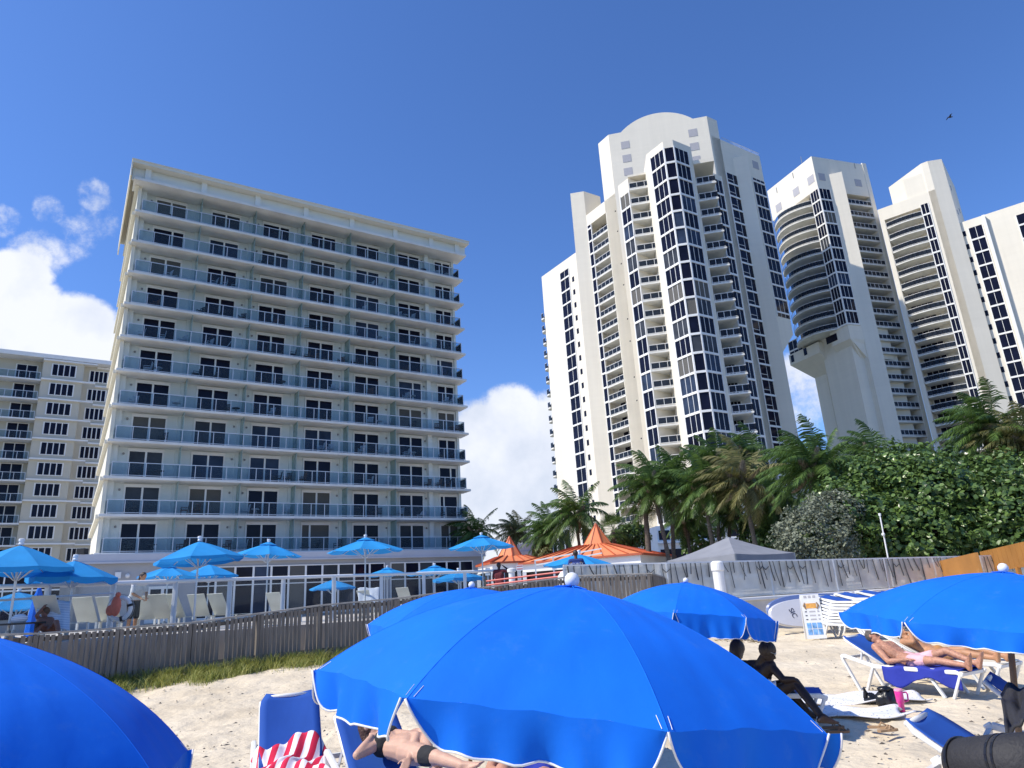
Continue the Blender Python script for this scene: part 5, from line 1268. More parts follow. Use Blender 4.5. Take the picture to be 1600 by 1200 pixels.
# life ring on the railing, with an orange float bag
def torus(mb, c, R1, r2, n=28, m=10, rot=None, a0=0, a1=6.2832):
    vs = []; fs = []
    for i in range(n):
        a = a0 + (a1 - a0) * i / n
        for j in range(m):
            b = 6.2832 * j / m; q = Vector(((R1 + r2 * math.cos(b)) * math.cos(a), r2 * math.sin(b), (R1 + r2 * math.cos(b)) * math.sin(a)))
            if rot is not None: q = rot @ q
            vs.append(q + Vector(c))
    for i in range(n):
        for j in range(m):
            fs.append((i * m + j, i * m + (j + 1) % m, ((i + 1) % n) * m + (j + 1) % m, ((i + 1) % n) * m + j))
    mb.add(vs, fs)
c = at(188, 951, 21.7); rt = root('life_ring', c, 'white ring buoy with dark bands hanging on the railing', 'life ring')
m_ = MB(); torus(m_, c, .27, .055); m_.build('ring', M_plast, rt, smooth=True)
for a in (R(15), R(105), R(195), R(285)):
    m_ = MB(); q = c + Vector((.27 * math.cos(a), 0, .27 * math.sin(a))); m_.box(q, (.13, .13, .06), Matrix.Rotation(-a, 3, 'Y')); m_.build('band', M_dark, rt)
m_ = MB(); torus(m_, c, .36, .008, 28, 5); m_.build('rope', M_metal, rt)
m_ = MB(); c = at(181, 947, 21.4); m_.ball(c, .2, 12, (.7, .35, 1.3)); m_.ball(c + Vector((-.13, 0, -.1)), .14, 10, (.9, .4, 1.0)); m_.ball(c + Vector((.03, 0, .28)), .07, 8)
m_.build('float_bag', mat('orange_float', (.62, .15, .09), .6, .2, 6), label='orange-red rescue float hanging on the railing post left of the ring buoy', cat='rescue float')

# ------------------------------------------------------------ boards and sandwich sign
M_bgrey = mat('board_grey', (.48, .49, .54), .35, .06, 2, coat=.3); M_bblue = mat('board_blue_edge', (.10, .15, .33), .4, .1, 2)
def board(c, L_, Hh, yaw, lean, m, label, edge):
    rt = root('paddleboard', (c.x, c.y, c.z - Hh), label, 'paddleboard')
    B = Matrix.Rotation(yaw, 3, 'Z') @ Matrix.Rotation(lean, 3, 'X'); n = 40; prof = []
    for i in range(n):
        a = 2 * math.pi * i / n; ca, sa = math.cos(a), math.sin(a); prof.append(Vector((math.copysign(abs(ca) ** .85, ca) * L_ / 2, 0, math.copysign(abs(sa) ** .8, sa) * Hh)))
    m_ = MB(); f0 = [B @ (p * .95 + Vector((0, -.07, 0))) + c for p in prof]; e1 = [B @ (p + Vector((0, -.03, 0))) + c for p in prof]; e2 = [B @ (p + Vector((0, .04, 0))) + c for p in prof]; f1 = [B @ (p * .95 + Vector((0, .07, 0))) + c for p in prof]
    m_.add(f0 + e1, [tuple(range(n))[::-1]] + [(i, (i + 1) % n, (i + 1) % n + n, i + n) for i in range(n)]); m_.build('deck', m, rt, smooth=False)
    m_ = MB(); m_.add(e1 + e2 + f1, [(i, (i + 1) % n, (i + 1) % n + n, i + n) for i in range(n)] + [(i + n, (i + 1) % n + n, (i + 1) % n + 2 * n, i + 2 * n) for i in range(n)] + [tuple(range(2 * n, 3 * n))]); m_.build('rail', edge, rt)
    return rt, B
c = at(1282, 955, 24.2); b1, B1 = board(at(1272, 957, 23.4), 2.6, .42, R(-8), R(-14), M_bgrey, 'pale grey paddleboard lying on its edge behind the sandwich board', M_white)
board(at(1270, 951, 24.0), 2.75, .44, R(-8), R(-14), M_bblue, 'dark blue paddleboard leaning behind the pale grey one', mat('board_rim', (.42, .46, .54), .4, .05, 2))
def text(s, size, loc, rotm, m, parent, name='lettering', ext=.002):
    cu = bpy.data.curves.new('t', 'FONT'); cu.body = s; cu.size = size; cu.extrude = ext; cu.align_x = 'CENTER'; cu.align_y = 'CENTER'
    o = bpy.data.objects.new('t', cu); COL.objects.link(o); bpy.context.view_layer.update()
    me = bpy.data.meshes.new_from_object(o.evaluated_get(bpy.context.evaluated_depsgraph_get())); bpy.data.objects.remove(o); me.name = name
    me.materials.clear(); me.materials.append(m); o = bpy.data.objects.new(name, me); COL.objects.link(o); o.parent = parent
    M4 = Matrix.Translation(Vector(loc) - (top(parent) if parent else Vector((0, 0, 0)))) @ rotm.to_4x4(); o.matrix_local = M4; return o
M_ink = mat('dark_ink', (.03, .03, .05), .6, .1, 3); M_inkb = mat('blue_picture', (.16, .34, .62), .5, .5, 9); M_banner = mat('orange_banner', (.72, .36, .08), .5, .3, 8)
pc_ = at(1272, 957, 23.4); xf = B1 @ Matrix.Rotation(R(90), 3, 'X')
text('SIC', .2, pc_ + B1 @ Vector((-.62, -.078, .0)), xf @ Matrix.Rotation(R(-70), 3, 'Z'), M_ink, b1, ext=.003)
s0 = at(1274, 989, 21.2); s0.z = sand(s0.x, s0.y); sg = root('sandwich_board', s0, 'white A-frame sandwich board with a price list, an orange banner and six small pictures', 'sandwich board')
SB = Matrix.Rotation(R(-14), 3, 'Z'); lean = R(9)
def sp(x, y, z):      # front face coordinates: x right, z up the panel, y out of it
    q = Matrix.Rotation(-lean, 3, 'X') @ Vector((x, -y, z)); return s0 + SB @ (q + Vector((0, -.19, 0)))
def panel(x0, x1, z0, z1, y, m, name, t=.01, parent=None):
    m_ = MB(); m_.hexa([sp(x0, y, z0), sp(x1, y, z0), sp(x1, y - t, z0), sp(x0, y - t, z0)], [sp(x0, y, z1), sp(x1, y, z1), sp(x1, y - t, z1), sp(x0, y - t, z1)]); return m_.build(name, m, parent or sg)
pan = panel(-.24, .24, .03, 1.16, .0, M_plast, 'front_panel', .03)
m_ = MB(); q = lambda x, y, z: s0 + SB @ (Matrix.Rotation(R(15), 3, 'X') @ Vector((x, 0, z)) + Vector((0, .30, 0)))
m_.hexa([q(-.24, 0, .0), q(.24, 0, .0), q(.24, 0, .0) + Vector((0, .03, 0)), q(-.24, 0, .0) + Vector((0, .03, 0))], [q(-.24, 0, 1.13), q(.24, 0, 1.13), q(.24, 0, 1.13) + Vector((0, .03, 0)), q(-.24, 0, 1.13) + Vector((0, .03, 0))]); m_.build('back_panel', M_plast, sg)
m_ = MB(); m_.hexa([sp(.225, -.035, .05), sp(.235, -.035, .05), q(.235, 0, .05), q(.225, 0, .05)], [sp(.225, -.035, 1.1), sp(.235, -.035, 1.1), q(.235, 0, 1.1), q(.225, 0, 1.1)]); m_.build('side_gusset', mat('grey_plastic', (.5, .48, .45), .5, .05, 3), sg)
for i in (-1, 0, 1):
    for k in range(1): panel(i * .11 - .035, i * .11 + .035, 1.07, 1.13, .006, M_louver, 'printed_square', .004, pan)
panel(-.13, .13, .80, .93, .006, M_banner, 'banner', .004, pan)
for sx in (-1, 1):
    m_ = MB(); m_.tube([sp(sx * .15, .006, .95), sp(sx * .18, .006, .87), sp(sx * .14, .006, .78)], [.012, .028, .012], 6); m_.build('palm_picture', mat('brown_print', (.25, .16, .08), .7, .2, 5), pan)
for r_i, z in enumerate((.70, .60, .50)):
    panel(-.07, .08, z, z + .035, .005, M_louver, 'printed_line', .003, pan); panel(.13, .18, z, z + .04, .005, M_louver, 'printed_line', .003, pan); panel(-.18, -.13, z + .005, z + .03, .005, M_ink, 'printed_line', .003, pan)
for i in range(3):
    for j in range(2): panel(-.19 + i * .13, -.08 + i * .13, .13 + j * .16, .27 + j * .16, .005, M_inkb, 'picture_tile', .003, pan)
M_red = mat('red_sign', (.55, .05, .06), .5, .1, 3)
for px, py, D, lab, cat in ((812, 887, 33, 'white notice with two red bands on the fence left of the red ramp rail', 'notice'), (866, 884, 30, 'small white upright notice with a red line below the orange roof', 'notice'), (762, 889, 33, 'upper one of two small white notices beside the man in dark red', 'notice'), (762, 897, 33, 'lower one of two small white notices beside the man in dark red', 'notice')):
    c = at(px, py, D); w, h = (.3, .25) if px == 812 else ((.2, .32) if px == 866 else (.22, .12))
    rt = root('notice_board', c, lab, cat); m_ = MB(); m_.box(c, (w, .03, h)); m_.build('board', M_white, rt)
    for k in range(2 if px != 762 else 1):
        m_ = MB(); m_.box(c + Vector((0, -.018, h * (.28 - .5 * k))), (w * .9, .006, h * .14)); m_.build('printed_band', M_red if px != 762 else M_louver, rt)
    m_ = MB(); m_.box((c.x, c.y + .03, (c.z + 1.42) / 2), (.04, .02, c.z - 1.42)); m_.build('post', M_alu, rt)
a, b = at(760, 908, 26), at(882, 893, 24.5); m_ = MB()
for dz in (0, -.14): m_.tube([a + Vector((0, 0, dz)), b + Vector((0, 0, dz))], .028, 8)
m_.build('ramp_rail', mat('red_rail', (.55, .06, .05), .4, .1, 3), label='red painted ramp handrail rising towards the security guard', cat='handrail')
m_ = MB(); c = at(800, 905, 27.5); m_.lathe([(.12, -.9), (.12, .25), (.17, .27), (.17, .38), (.05, .42)], c, 14); m_.build('bollard_pipe', M_plast, label='short white capped pipe beside the man in dark red', cat='pipe')
c = at(884, 900, 23.6); m_ = MB(); g = []
m_.lathe([(.24, -.9), (.28, -.2), (.26, 0), (.16, .14), (.03, .18)], c - Vector((0, 0, .0)), 16); m_.build('white_bin', M_plast, label='rounded white bin beside the security guard', cat='bin')
c = at(940, 900, 25); m_ = MB()
F_ = MB(); F_.box(c + Vector((.5, 0, -.2)), (2.4, .5, .9)); F_.build('counter', mat('grey_counter', (.45, .45, .43), .7, .1, 3), label='pale grey counter the security guard leans on', cat='counter', bevel=.03)
c = at(15, 980, 20); m_ = MB(); rt = root('side_table', (c.x, c.y, 1.43), 'dark slatted side table with a white towel at the far left of the deck', 'side table')
m_.box((c.x + .1, c.y, 1.86), (1.1, .5, .04)); m_.build('table_top', M_dark, rt)
for sx in (-.4, .6):
    m_ = MB(); m_.box((c.x + sx, c.y, 1.64), (.05, .05, .4)); m_.build('leg', M_dark, rt)
m_ = MB(); m_.ball((c.x + .2, c.y, 1.96), .14, 10, (1.3, .9, .8)); m_.build('folded_towel', M_towst, label='crumpled white towel on the dark side table at far left', cat='towel', smooth=True)

# ------------------------------------------------------------ towels, bags, cup, sandals
M_redst = stripes('red_white_stripes', (.62, .012, .06), (.80, .78, .80), 'X', 2.9, .5, wob=1.2); M_bluet = fabric('blue_towel_fabric', (.03, .045, .33), .05, bump=.5)
def spread(cx, cy, w, l, rz, z, m, name, label, amp=.03, nz=20, seed=1, ruf=.0, zf=None):
    rg = np.random.RandomState(seed); p1, p2, p3 = rg.rand(3) * 6; g = []; rm = Matrix.Rotation(rz, 2)
    for j in range(nz * 2):
        v = j / (nz * 2 - 1); row = []
        for i in range(nz * 2):
            u = i / (nz * 2 - 1); x = (u - .5) * w + ruf * .5 * math.sin(v * 9 + p1); y = (v - .5) * l + ruf * .5 * math.sin(u * 8 + p2)
            q = rm @ Vector((x, y)); X_, Y_ = cx + q.x, cy + q.y
            f = amp * (.5 + .5 * math.sin(u * 11 + math.sin(v * 7 + p1) * 2)) + amp * .7 * (.5 + .5 * math.sin(v * 15 + u * 6 + p3)); zz = (zf(X_, Y_) if zf else sand(X_, Y_) + z)
            row.append((X_, Y_, zz + f))
        g.append(row)
    m_ = MB(); m_.sheet(g); return m_.build(name, m, None, smooth=True, solid=.012, label=label, cat='towel')
# red and white towel heaped on the lounger facing the camera
lr = L_red.location; th = L_red.rotation_euler.z
def loc2w(rt, x, y, z):
    c, s = math.cos(rt.rotation_euler.z), math.sin(rt.rotation_euler.z); return Vector((rt.location.x + c * x - s * y, rt.location.y + s * x + c * y, rt.location.z + z))
g = []
for j in range(40):
    row = []; v = j / 39
    for i in range(40):
        u = i / 39; x = -.40 + .95 * v + .05 * math.sin(u * 7); y = (u - .5) * .68 + .05 * math.sin(v * 9); env = math.sin(math.pi * min(1, max(0, u * .96 + .02))) ** .5
        z = .41 + max(0, (-.22 - x)) * .9 + (.03 + .06 * math.exp(-((v - .4) / .3) ** 2)) * env * (.75 + .35 * math.sin(u * 10 + 4 * math.sin(v * 5))) + .018 * math.sin(u * 25 + v * 17) - (.12 * max(0, (abs(u - .5) - .42) / .08))
        row.append(loc2w(L_red, x, y, z))
    g.append(row)
m_ = MB(); m_.sheet(g); m_.build('towel', M_redst, None, smooth=True, solid=.015, label='crumpled red and white striped beach towel heaped on the empty blue lounger', cat='towel')
g = []
for j in range(36):
    row = []; v = j / 35
    for i in range(30):
        u = i / 29; x = -.25 + 1.15 * v; s = (u - .32); y = -.34 + .68 * max(0, (u - .32) / .68) if u > .32 else -.34 - .03 * math.sin(v * 12); z = .40 + .012 * math.sin(v * 21 + u * 9) - (.26 * (.32 - u) / .32 * (.8 + .3 * math.sin(v * 8)) if u < .32 else 0)
        row.append(loc2w(L_man, x, y, z))
    g.append(row)
m_ = MB(); m_.sheet(g); m_.build('towel', M_bluet, None, smooth=True, solid=.012, label='dark blue towel hanging over the side of the tattooed man\'s lounger', cat='towel')
def patt():
    m, nt, N, L = nodes('patterned_white_cloth'); b = N['Principled BSDF']; b.inputs['Roughness'].default_value = .9
    tc = N.new('ShaderNodeTexCoord'); v = N.new('ShaderNodeTexVoronoi'); v.inputs['Scale'].default_value = 16; mp = N.new('ShaderNodeMapping'); mp.inputs['Scale'].default_value = (1, 3.2, 1); L.new(tc.outputs['Object'], mp.inputs[0]); L.new(mp.outputs[0], v.inputs['Vector'])
    cr = N.new('ShaderNodeValToRGB'); cr.color_ramp.elements[0].position = .16; cr.color_ramp.elements[1].position = .24; cr.color_ramp.elements[0].color = (.14, .15, .18, 1); cr.color_ramp.elements[1].color = (.72, .72, .74, 1)
    L.new(v.outputs['Distance'], cr.inputs[0]); L.new(cr.outputs[0], b.inputs['Base Color']); return m
M_patt = patt()
a = gp(1345, 1098); spread(a.x - .1, a.y, 1.9, .75, R(-4), .03, M_patt, 'beach_blanket', 'white blanket with small dark marks on the sand, the strip beneath the black bag', .05, 20, 2, .12)
a = gp(1318, 1121); spread(a.x - .15, a.y, 1.8, .62, R(-9), .03, M_patt, 'beach_blanket', 'nearer strip of the white marked blanket, just in front of the black bag', .05, 20, 5, .14)
M_blk = mat('black_plastic_bag', (.012, .012, .014), .28, .3, 5, bump=.9, bscale=9)
a = gp(1384, 1110); rt = root('bag', a, 'shiny black drawstring bag on the blanket left of the pink cup', 'bag')
def lumpy(c, r_, sq, seed, n=22):
    rg = random.Random(seed); p = [rg.uniform(0, 6) for _ in range(5)]; vs = []; fs = []; m = n // 2
    for i in range(m + 1):
        t = math.pi * i / m
        for k in range(n):
            q = 2 * math.pi * k / n; l_ = 1 + .10 * math.sin(q * 5 + p[0] + t * 2) + .07 * math.sin(t * 9 + q * 3 + p[1]) + .05 * math.sin(q * 11 + p[2]); vs.append(Vector((math.sin(t) * math.cos(q) * sq[0], math.sin(t) * math.sin(q) * sq[1], -math.cos(t) * sq[2])) * r_ * l_ + c)
    for i in range(m):
        for k in range(n): fs.append((i * n + k, i * n + (k + 1) % n, (i + 1) * n + (k + 1) % n, (i + 1) * n + k))
    return vs, fs
m_ = MB(); m_.add(*lumpy(a + Vector((.06, 0, .12)), .15, (1.05, .8, 1.05), 1)); m_.build('body', M_blk, rt, smooth=True)
m_ = MB(); m_.add(*lumpy(a + Vector((.04, 0, .27)), .075, (1.3, .9, .5), 4)); m_.build('gathered_top', M_blk, rt, smooth=True)
a2 = gp(1363, 1102); m_ = MB(); m_.add(*lumpy(a2 + Vector((0, 0, .07)), .12, (.8, .7, .75), 7)); m_.tube([a2 + Vector((-.08, 0, .1)), a2 + Vector((-.07, 0, .24)), a2 + Vector((-.04, 0, .12))], [.03, .015, .03], 6); m_.build('bag', M_blk, smooth=True, label='small open black sack left of the drawstring bag', cat='bag')
M_pink = mat('pink_enamel', (.75, .035, .30), .3, .05, 3, coat=.5); M_pinkl = mat('pink_lid', (.85, .35, .50), .4, .05, 3)
a = gp(1411, 1116); rt = root('tumbler', a, 'tall hot pink travel tumbler with a handle beside the black bag', 'tumbler')
m_ = MB(); m_.lathe([(.036, 0), (.038, .10), (.05, .115), (.053, .25), (.051, .255)], a + Vector((0, 0, .03)), 20); m_.build('body', M_pink, rt, smooth=True)
m_ = MB(); m_.lathe([(.054, .256), (.054, .28), (.04, .285)], a + Vector((0, 0, .03)), 20); m_.build('lid', M_pinkl, rt)
m_ = MB(); h = a + Vector((0, 0, .03)); m_.tube([h + Vector((.05, 0, .235)), h + Vector((.10, 0, .235)), h + Vector((.112, 0, .21)), h + Vector((.105, 0, .13)), h + Vector((.05, 0, .12))], .011, 8); m_.build('handle', M_pink, rt, smooth=True)
def sandal(px, py, rz, lab, m):
    a = gp(px, py); rt = root('sandal', a, lab, 'sandal'); B = Matrix.Rotation(rz, 3, 'Z'); o = [Vector((x, y, 0)) for x, y in ((-.13, 0), (-.11, .035), (-.02, .03), (.06, .048), (.12, .03), (.135, 0), (.12, -.03), (.06, -.045), (-.02, -.03), (-.11, -.035))]
    m_ = MB(); n = len(o); m_.add([B @ p + a + Vector((0, 0, .035)) for p in o] + [B @ p + a + Vector((0, 0, .06)) for p in o], [tuple(range(n))[::-1], tuple(range(n, 2 * n))] + [(i, (i + 1) % n, (i + 1) % n + n, i + n) for i in range(n)]); m_.build('sole', m, rt)
    m_ = MB(); m_.tube([B @ Vector((.0, .035, .06)) + a, B @ Vector((.03, .02, .1)) + a, B @ Vector((.09, 0, .065)) + a, B @ Vector((.03, -.02, .1)) + a, B @ Vector((0, -.035, .06)) + a], .008, 6); m_.build('strap', m, rt)
M_sand2 = mat('tan_leather', (.38, .24, .13), .6, .1, 4); M_sand3 = mat('brown_leather', (.16, .09, .05), .6, .1, 4)
sandal(1375, 1143, R(-25), 'left tan flip-flop of the pair lying alone on the sand', M_sand2); sandal(1388, 1148, R(10), 'right tan flip-flop of the pair lying alone on the sand', M_sand2)
sandal(1303, 1143, R(-5), 'upper brown sandal in the umbrella shade near the seated man\'s foot', M_sand3); sandal(1310, 1150, R(-12), 'lower brown sandal in the umbrella shade near the seated man\'s foot', M_sand3)
# black padded bag roll lower right and dark draped cover
M_pad = mat('black_padded_nylon', (.022, .022, .026), .7, .2, 5, bump=.3, bscale=60)
a, b = at(1492, 1197, 4.1), at(1650, 1192, 3.8); d = (b - a); rt = root('padded_bag', a - Vector((0, 0, .25)), 'big rounded black padded bag in the lower right corner', 'bag')
m_ = MB(); pts = [a.lerp(b, t) for t in (-.02, .0, .05, .15, .5, 1)]; m_.tube(pts, [.03, .065, .10, .113, .118, .118], 28); m_.build('body', M_pad, rt, smooth=True)
for t in (.13, .56, .62):
    m_ = MB(); c = a.lerp(b, t); m_.tube([c - d.normalized() * .006, c + d.normalized() * .006], .121, 28); m_.build('seam', M_blk, rt)
drape('dark_cover', [at(1566, 1088, 5.8), at(1640, 1055, 5.6), at(1640, 1140, 4.9), at(1572, 1142, 5.0)], M_pad, 'black cloth draped over the lounger behind the umbrella pole at the right edge', 'cloth', amp=.03, seed=9)
a = at(1012, 1190, 5.6); a.z = sand(a.x, a.y); m_ = MB(); m_.add(*lumpy(a + Vector((0, 0, .12)), .15, (1.2, .9, .8), 12)); m_.tube([a + Vector((.12, 0, .1)), a + Vector((.24, -.05, .12)), a + Vector((.26, 0, .04)), a + Vector((.14, .02, .05))], .008, 6); m_.build('bag', M_blk, smooth=True, label='black bag with a loose strap seen through the slit of the biggest umbrella', cat='bag')
# bird
c = at(1484, 183, 75); rt = root('bird', c, 'small dark bird flying high in the blue sky at the upper right', 'bird'); m_ = MB(); m_.ball(c, .12, 10, (1.9, .7, .7)); m_.ball(c + Vector((.24, 0, .03)), .06, 8); m_.build('body', M_ink, rt, smooth=True)
for s in (-1, 1):
    m_ = MB(); m_.sheet([[c + Vector((.10, 0, .02)), c + Vector((.06, s * .25, .14)), c + Vector((-.02, s * .5, .04))], [c + Vector((-.10, 0, .02)), c + Vector((-.08, s * .25, .13)), c + Vector((-.08, s * .5, .04))]]); m_.build('wing', M_ink, rt, solid=.012)

# ------------------------------------------------------------ balcony furniture on the hotel
M_cw = mat('white_chair', (.60, .61, .62), .5, .05, 3); M_cd = mat('dark_chair', (.035, .035, .04), .6, .2, 3); M_cb = mat('brown_chair', (.16, .06, .035), .6, .2, 3)
def chair_mesh(kind):
    m_ = MB()
    if kind == 'chair':
        for x in (-.22, .22):
            for y in (-.22, .22): m_.box((x, y, .21), (.04, .04, .42))
            m_.box((x, 0, .62), (.05, .5, .03)); m_.box((x, -.22, .52), (.03, .03, .2))
        m_.box((0, 0, .43), (.5, .5, .04))
        for x in (-.2, -.1, 0, .1, .2): m_.box((x, .25 + .04, .7), (.06, .02, .52), Matrix.Rotation(-.15, 3, 'X'))
        m_.box((0, .33, .95), (.5, .03, .06))
    elif kind == 'table':
        m_.lathe([(.32, .60), (.32, .64)], (0, 0, 0), 12)
        for a in range(3): m_.tube([(.05, 0, .6), (.25 * math.cos(a * 2.1), .25 * math.sin(a * 2.1), 0)], .018, 5)
    else:
        m_.box((0, 0, .3), (.55, 1.3, .05)); m_.box((0, .75, .55), (.55, .05, .62), Matrix.Rotation(-.5, 3, 'X'))
        for x in (-.24, .24):
            for y in (-.5, .5): m_.box((x, y, .15), (.04, .04, .3))
    me = bpy.data.meshes.new(kind); me.from_pydata([tuple(v) for v in m_.v], [], m_.f); return me
cmesh = {(k, c): None for k in ('chair', 'table', 'chaise') for c in 'wdb'}
for (k, c) in cmesh:
    me = chair_mesh(k); me.materials.append({'w': M_cw, 'd': M_cd, 'b': M_cb}[c]); cmesh[(k, c)] = me
rg = random.Random(21); cn = {'w': 'white', 'd': 'dark', 'b': 'brown'}
bays = [(.6, 4.3), (4.8, 8.8), (9.3, 13.2), (13.7, 17.6), (18.1, 22.1), (22.6, 26.1), (26.6, 29.2)]; bn = ['first', 'second', 'third', 'fourth', 'fifth', 'sixth', 'last']
for k in range(NF):
    row = ORD[NF - 1 - k] if k else 'lowest'
    for i, (a, b) in enumerate(bays):
        if rg.random() < (.32 if k > 8 else .12): continue
        col_ = rg.choice('wwddb' if k < 9 else 'dddw'); pos = sorted(rg.sample([.1, .3, .5, .72, .92], rg.choice((1, 2, 2, 3)))); kinds = []
        for j, t in enumerate(pos):
            kd = 'chair' if j != 1 else rg.choice(('table', 'chair')); kd = 'chaise' if rg.random() < .07 else kd
            wh = ['left', 'middle', 'right'][j] if len(pos) == 3 else (['left', 'right'][j] if len(pos) == 2 else 'only')
            p = HF.pt(a + (b - a) * t, -.75 + rg.uniform(-.1, .1), hz(k) + .005)
            o = bpy.data.objects.new('balcony_' + {'chair': 'chair', 'table': 'table', 'chaise': 'lounger'}[kd], cmesh[(kd, col_)]); COL.objects.link(o); o.location = p; o.rotation_euler = (0, 0, R(-33) + rg.uniform(-.7, .7))
            setp(o, f'{wh} {cn[col_]} {kd} on {row} hotel balcony, {bn[i]} room from left', {'chair': 'chair', 'table': 'table', 'chaise': 'lounger'}[kd], 'furniture on the hotel balconies')
# ================================================================== PEOPLE
def skin(name, col):
    m = mat(name, col, .5, .12, 9, bump=.15, bscale=120, spec=.4)
    b = m.node_tree.nodes['Principled BSDF']; b.inputs['Subsurface Weight'].default_value = .08; b.inputs['Subsurface Radius'].default_value = (.02, .008, .004); return m
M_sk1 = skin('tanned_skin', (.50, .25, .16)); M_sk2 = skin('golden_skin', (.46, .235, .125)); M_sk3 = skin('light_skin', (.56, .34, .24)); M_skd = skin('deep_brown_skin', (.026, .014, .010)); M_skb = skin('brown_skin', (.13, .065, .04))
def tattoo():
    m = skin('tattooed_skin', (.50, .25, .16)); nt = m.node_tree; N, L = nt.nodes, nt.links; b = N['Principled BSDF']; src = b.inputs['Base Color'].links[0].from_socket
    tc = N.new('ShaderNodeTexCoord'); n = N.new('ShaderNodeTexNoise'); n.inputs['Scale'].default_value = 16; n.inputs['Detail'].default_value = 2; n.inputs['Distortion'].default_value = 1.5; L.new(tc.outputs['Object'], n.inputs['Vector'])
    cr = N.new('ShaderNodeValToRGB'); e = cr.color_ramp.elements; e[0].position = .50; e[1].position = .56; e[0].color = (1, 1, 1, 1); e[1].color = (.50, .47, .50, 1); L.new(n.outputs['Fac'], cr.inputs[0])
    mx = N.new('ShaderNodeMix'); mx.data_type = 'RGBA'; mx.blend_type = 'MULTIPLY'; mx.inputs['Factor'].default_value = .45; L.new(src, mx.inputs['A']); L.new(cr.outputs[0], mx.inputs['B']); L.new(mx.outputs['Result'], b.inputs['Base Color']); return m
M_tat = tattoo(); M_hair = mat('dark_hair', (.03, .02, .015), .5, .3, 20, bump=.8, bscale=60, stretch=(1, 1, .2)); M_hairb = mat('brown_hair', (.10, .05, .025), .5, .3, 20, bump=.8, bscale=60); M_hairg = mat('short_grey_hair', (.10, .085, .075), .8, .3, 30, bump=.6, bscale=90)
def cloth(n, c): return mat(n, c, .9, .12, 6, bump=.5, bscale=18)
def remesh(mb, name, m, parent, vox, it=3):
    o = mb.build(name, m, parent, smooth=True)
    r_ = o.modifiers.new('r', 'REMESH'); r_.mode = 'VOXEL'; r_.voxel_size = vox; r_.use_smooth_shade = True
    s = o.modifiers.new('s', 'SMOOTH'); s.factor = .5; s.iterations = it; return o
def cap(mb, a, b, ra, rb=None, n=12):
    rb = ra if rb is None else rb; a = Vector(a); b = Vector(b); mb.tube([a, b], [ra, rb], n); mb.ball(a, ra, n); mb.ball(b, rb, n)
def limb(mb, pts, rs, n=12):
    for i in range(len(pts) - 1):
        a, b = Vector(pts[i]), Vector(pts[i + 1]); m1 = a.lerp(b, .35); rm = rs[i] * 1.06 * .65 + rs[i + 1] * .4
        cap(mb, a, m1, rs[i], rm, n); cap(mb, m1, b, rm, rs[i + 1], n)
def hand(mb, w, d, up, sc=1.0, curl=.5, thumb=1):
    "wrist w, pointing d, back of hand towards up"
    d = Vector(d).normalized(); up = (Vector(up) - d * Vector(up).dot(d)).normalized(); s = d.cross(up)
    pc = w + d * .045 * sc
    for k in (-1.5, -.5, .5, 1.5): cap(mb, w + s * k * .011 * sc + d * .01, w + d * .085 * sc + s * k * .019 * sc, .014 * sc, .0115 * sc, 8)
    for k, l_ in ((-1.5, .058), (-.5, .070), (.5, .075), (1.5, .066)):
        b0 = w + d * .085 * sc + s * k * .020 * sc; c = curl + .08 * k; p1 = b0 + (d * math.cos(c * .5) - up * math.sin(c * .5)) * l_ * .5 * sc; p2 = p1 + (d * math.cos(c * 1.2) - up * math.sin(c * 1.2)) * l_ * .5 * sc
        cap(mb, b0, p1, .0100 * sc, .0092 * sc, 8); cap(mb, p1, p2, .0092 * sc, .0078 * sc, 8)
    t0 = w + d * .025 * sc + s * thumb * .026 * sc; t1 = t0 + (d * .6 + s * thumb * .7 - up * .2).normalized() * .04 * sc; t2 = t1 + (d * .9 + s * thumb * .25 - up * .3).normalized() * .032 * sc
    cap(mb, t0, t1, .014 * sc, .011 * sc, 8); cap(mb, t1, t2, .011 * sc, .009 * sc, 8)
def head(mb, c, face, up, r_=.098):
    "skull with jaw, nose, lips, brow and ears; face = direction looked at"
    f = Vector(face).normalized(); u = (Vector(up) - f * Vector(up).dot(f)).normalized(); s = f.cross(u); Mx = Matrix((s, f, u)).transposed(); c = Vector(c)
    mb.ball(c + u * .02, r_, 16, (.80, .98, 1.02), Mx); mb.ball(c - u * .035 + f * .022, r_ * .78, 14, (.80, .90, .95), Mx); mb.ball(c - u * .088 + f * .055, .032, 10)
    cap(mb, c + f * .088 + u * .012, c + f * .112 - u * .025, .009, .014, 8)
    mb.ball(c + f * .090 - u * .052, .017, 10, (1.5, .7, .7), Mx); cap(mb, c + f * .078 + u * .03 - s * .035, c + f * .078 + u * .03 + s * .035, .012, .012, 8)
    for k in (-1, 1): mb.ball(c + s * k * .080 - f * .005, .030, 10, (.35, .7, 1.1), Mx)
    return f, u, s, Mx
def foot(mb, ank, d, up, sc=1.0):
    d = Vector(d).normalized(); up = (Vector(up) - d * Vector(up).dot(d)).normalized(); s = d.cross(up); heel = ank - d * .045 * sc - up * .045 * sc; ball = ank + d * .125 * sc - up * .05 * sc
    cap(mb, heel, ank, .034 * sc, .038 * sc, 10)
    for k in (-1, 0, 1): cap(mb, heel + s * k * .008, ball + s * k * .022 * sc, .030 * sc, .021 * sc, 10)
    cap(mb, ank, ball, .036 * sc, .022 * sc, 10)
    for k in range(5): b0 = ball + s * (k - 2) * .017 * sc + d * .005; cap(mb, b0, b0 + d * (.050 - .005 * abs(k - 0)) * sc, .0125 * sc if k else .016 * sc, .010 * sc, 8)
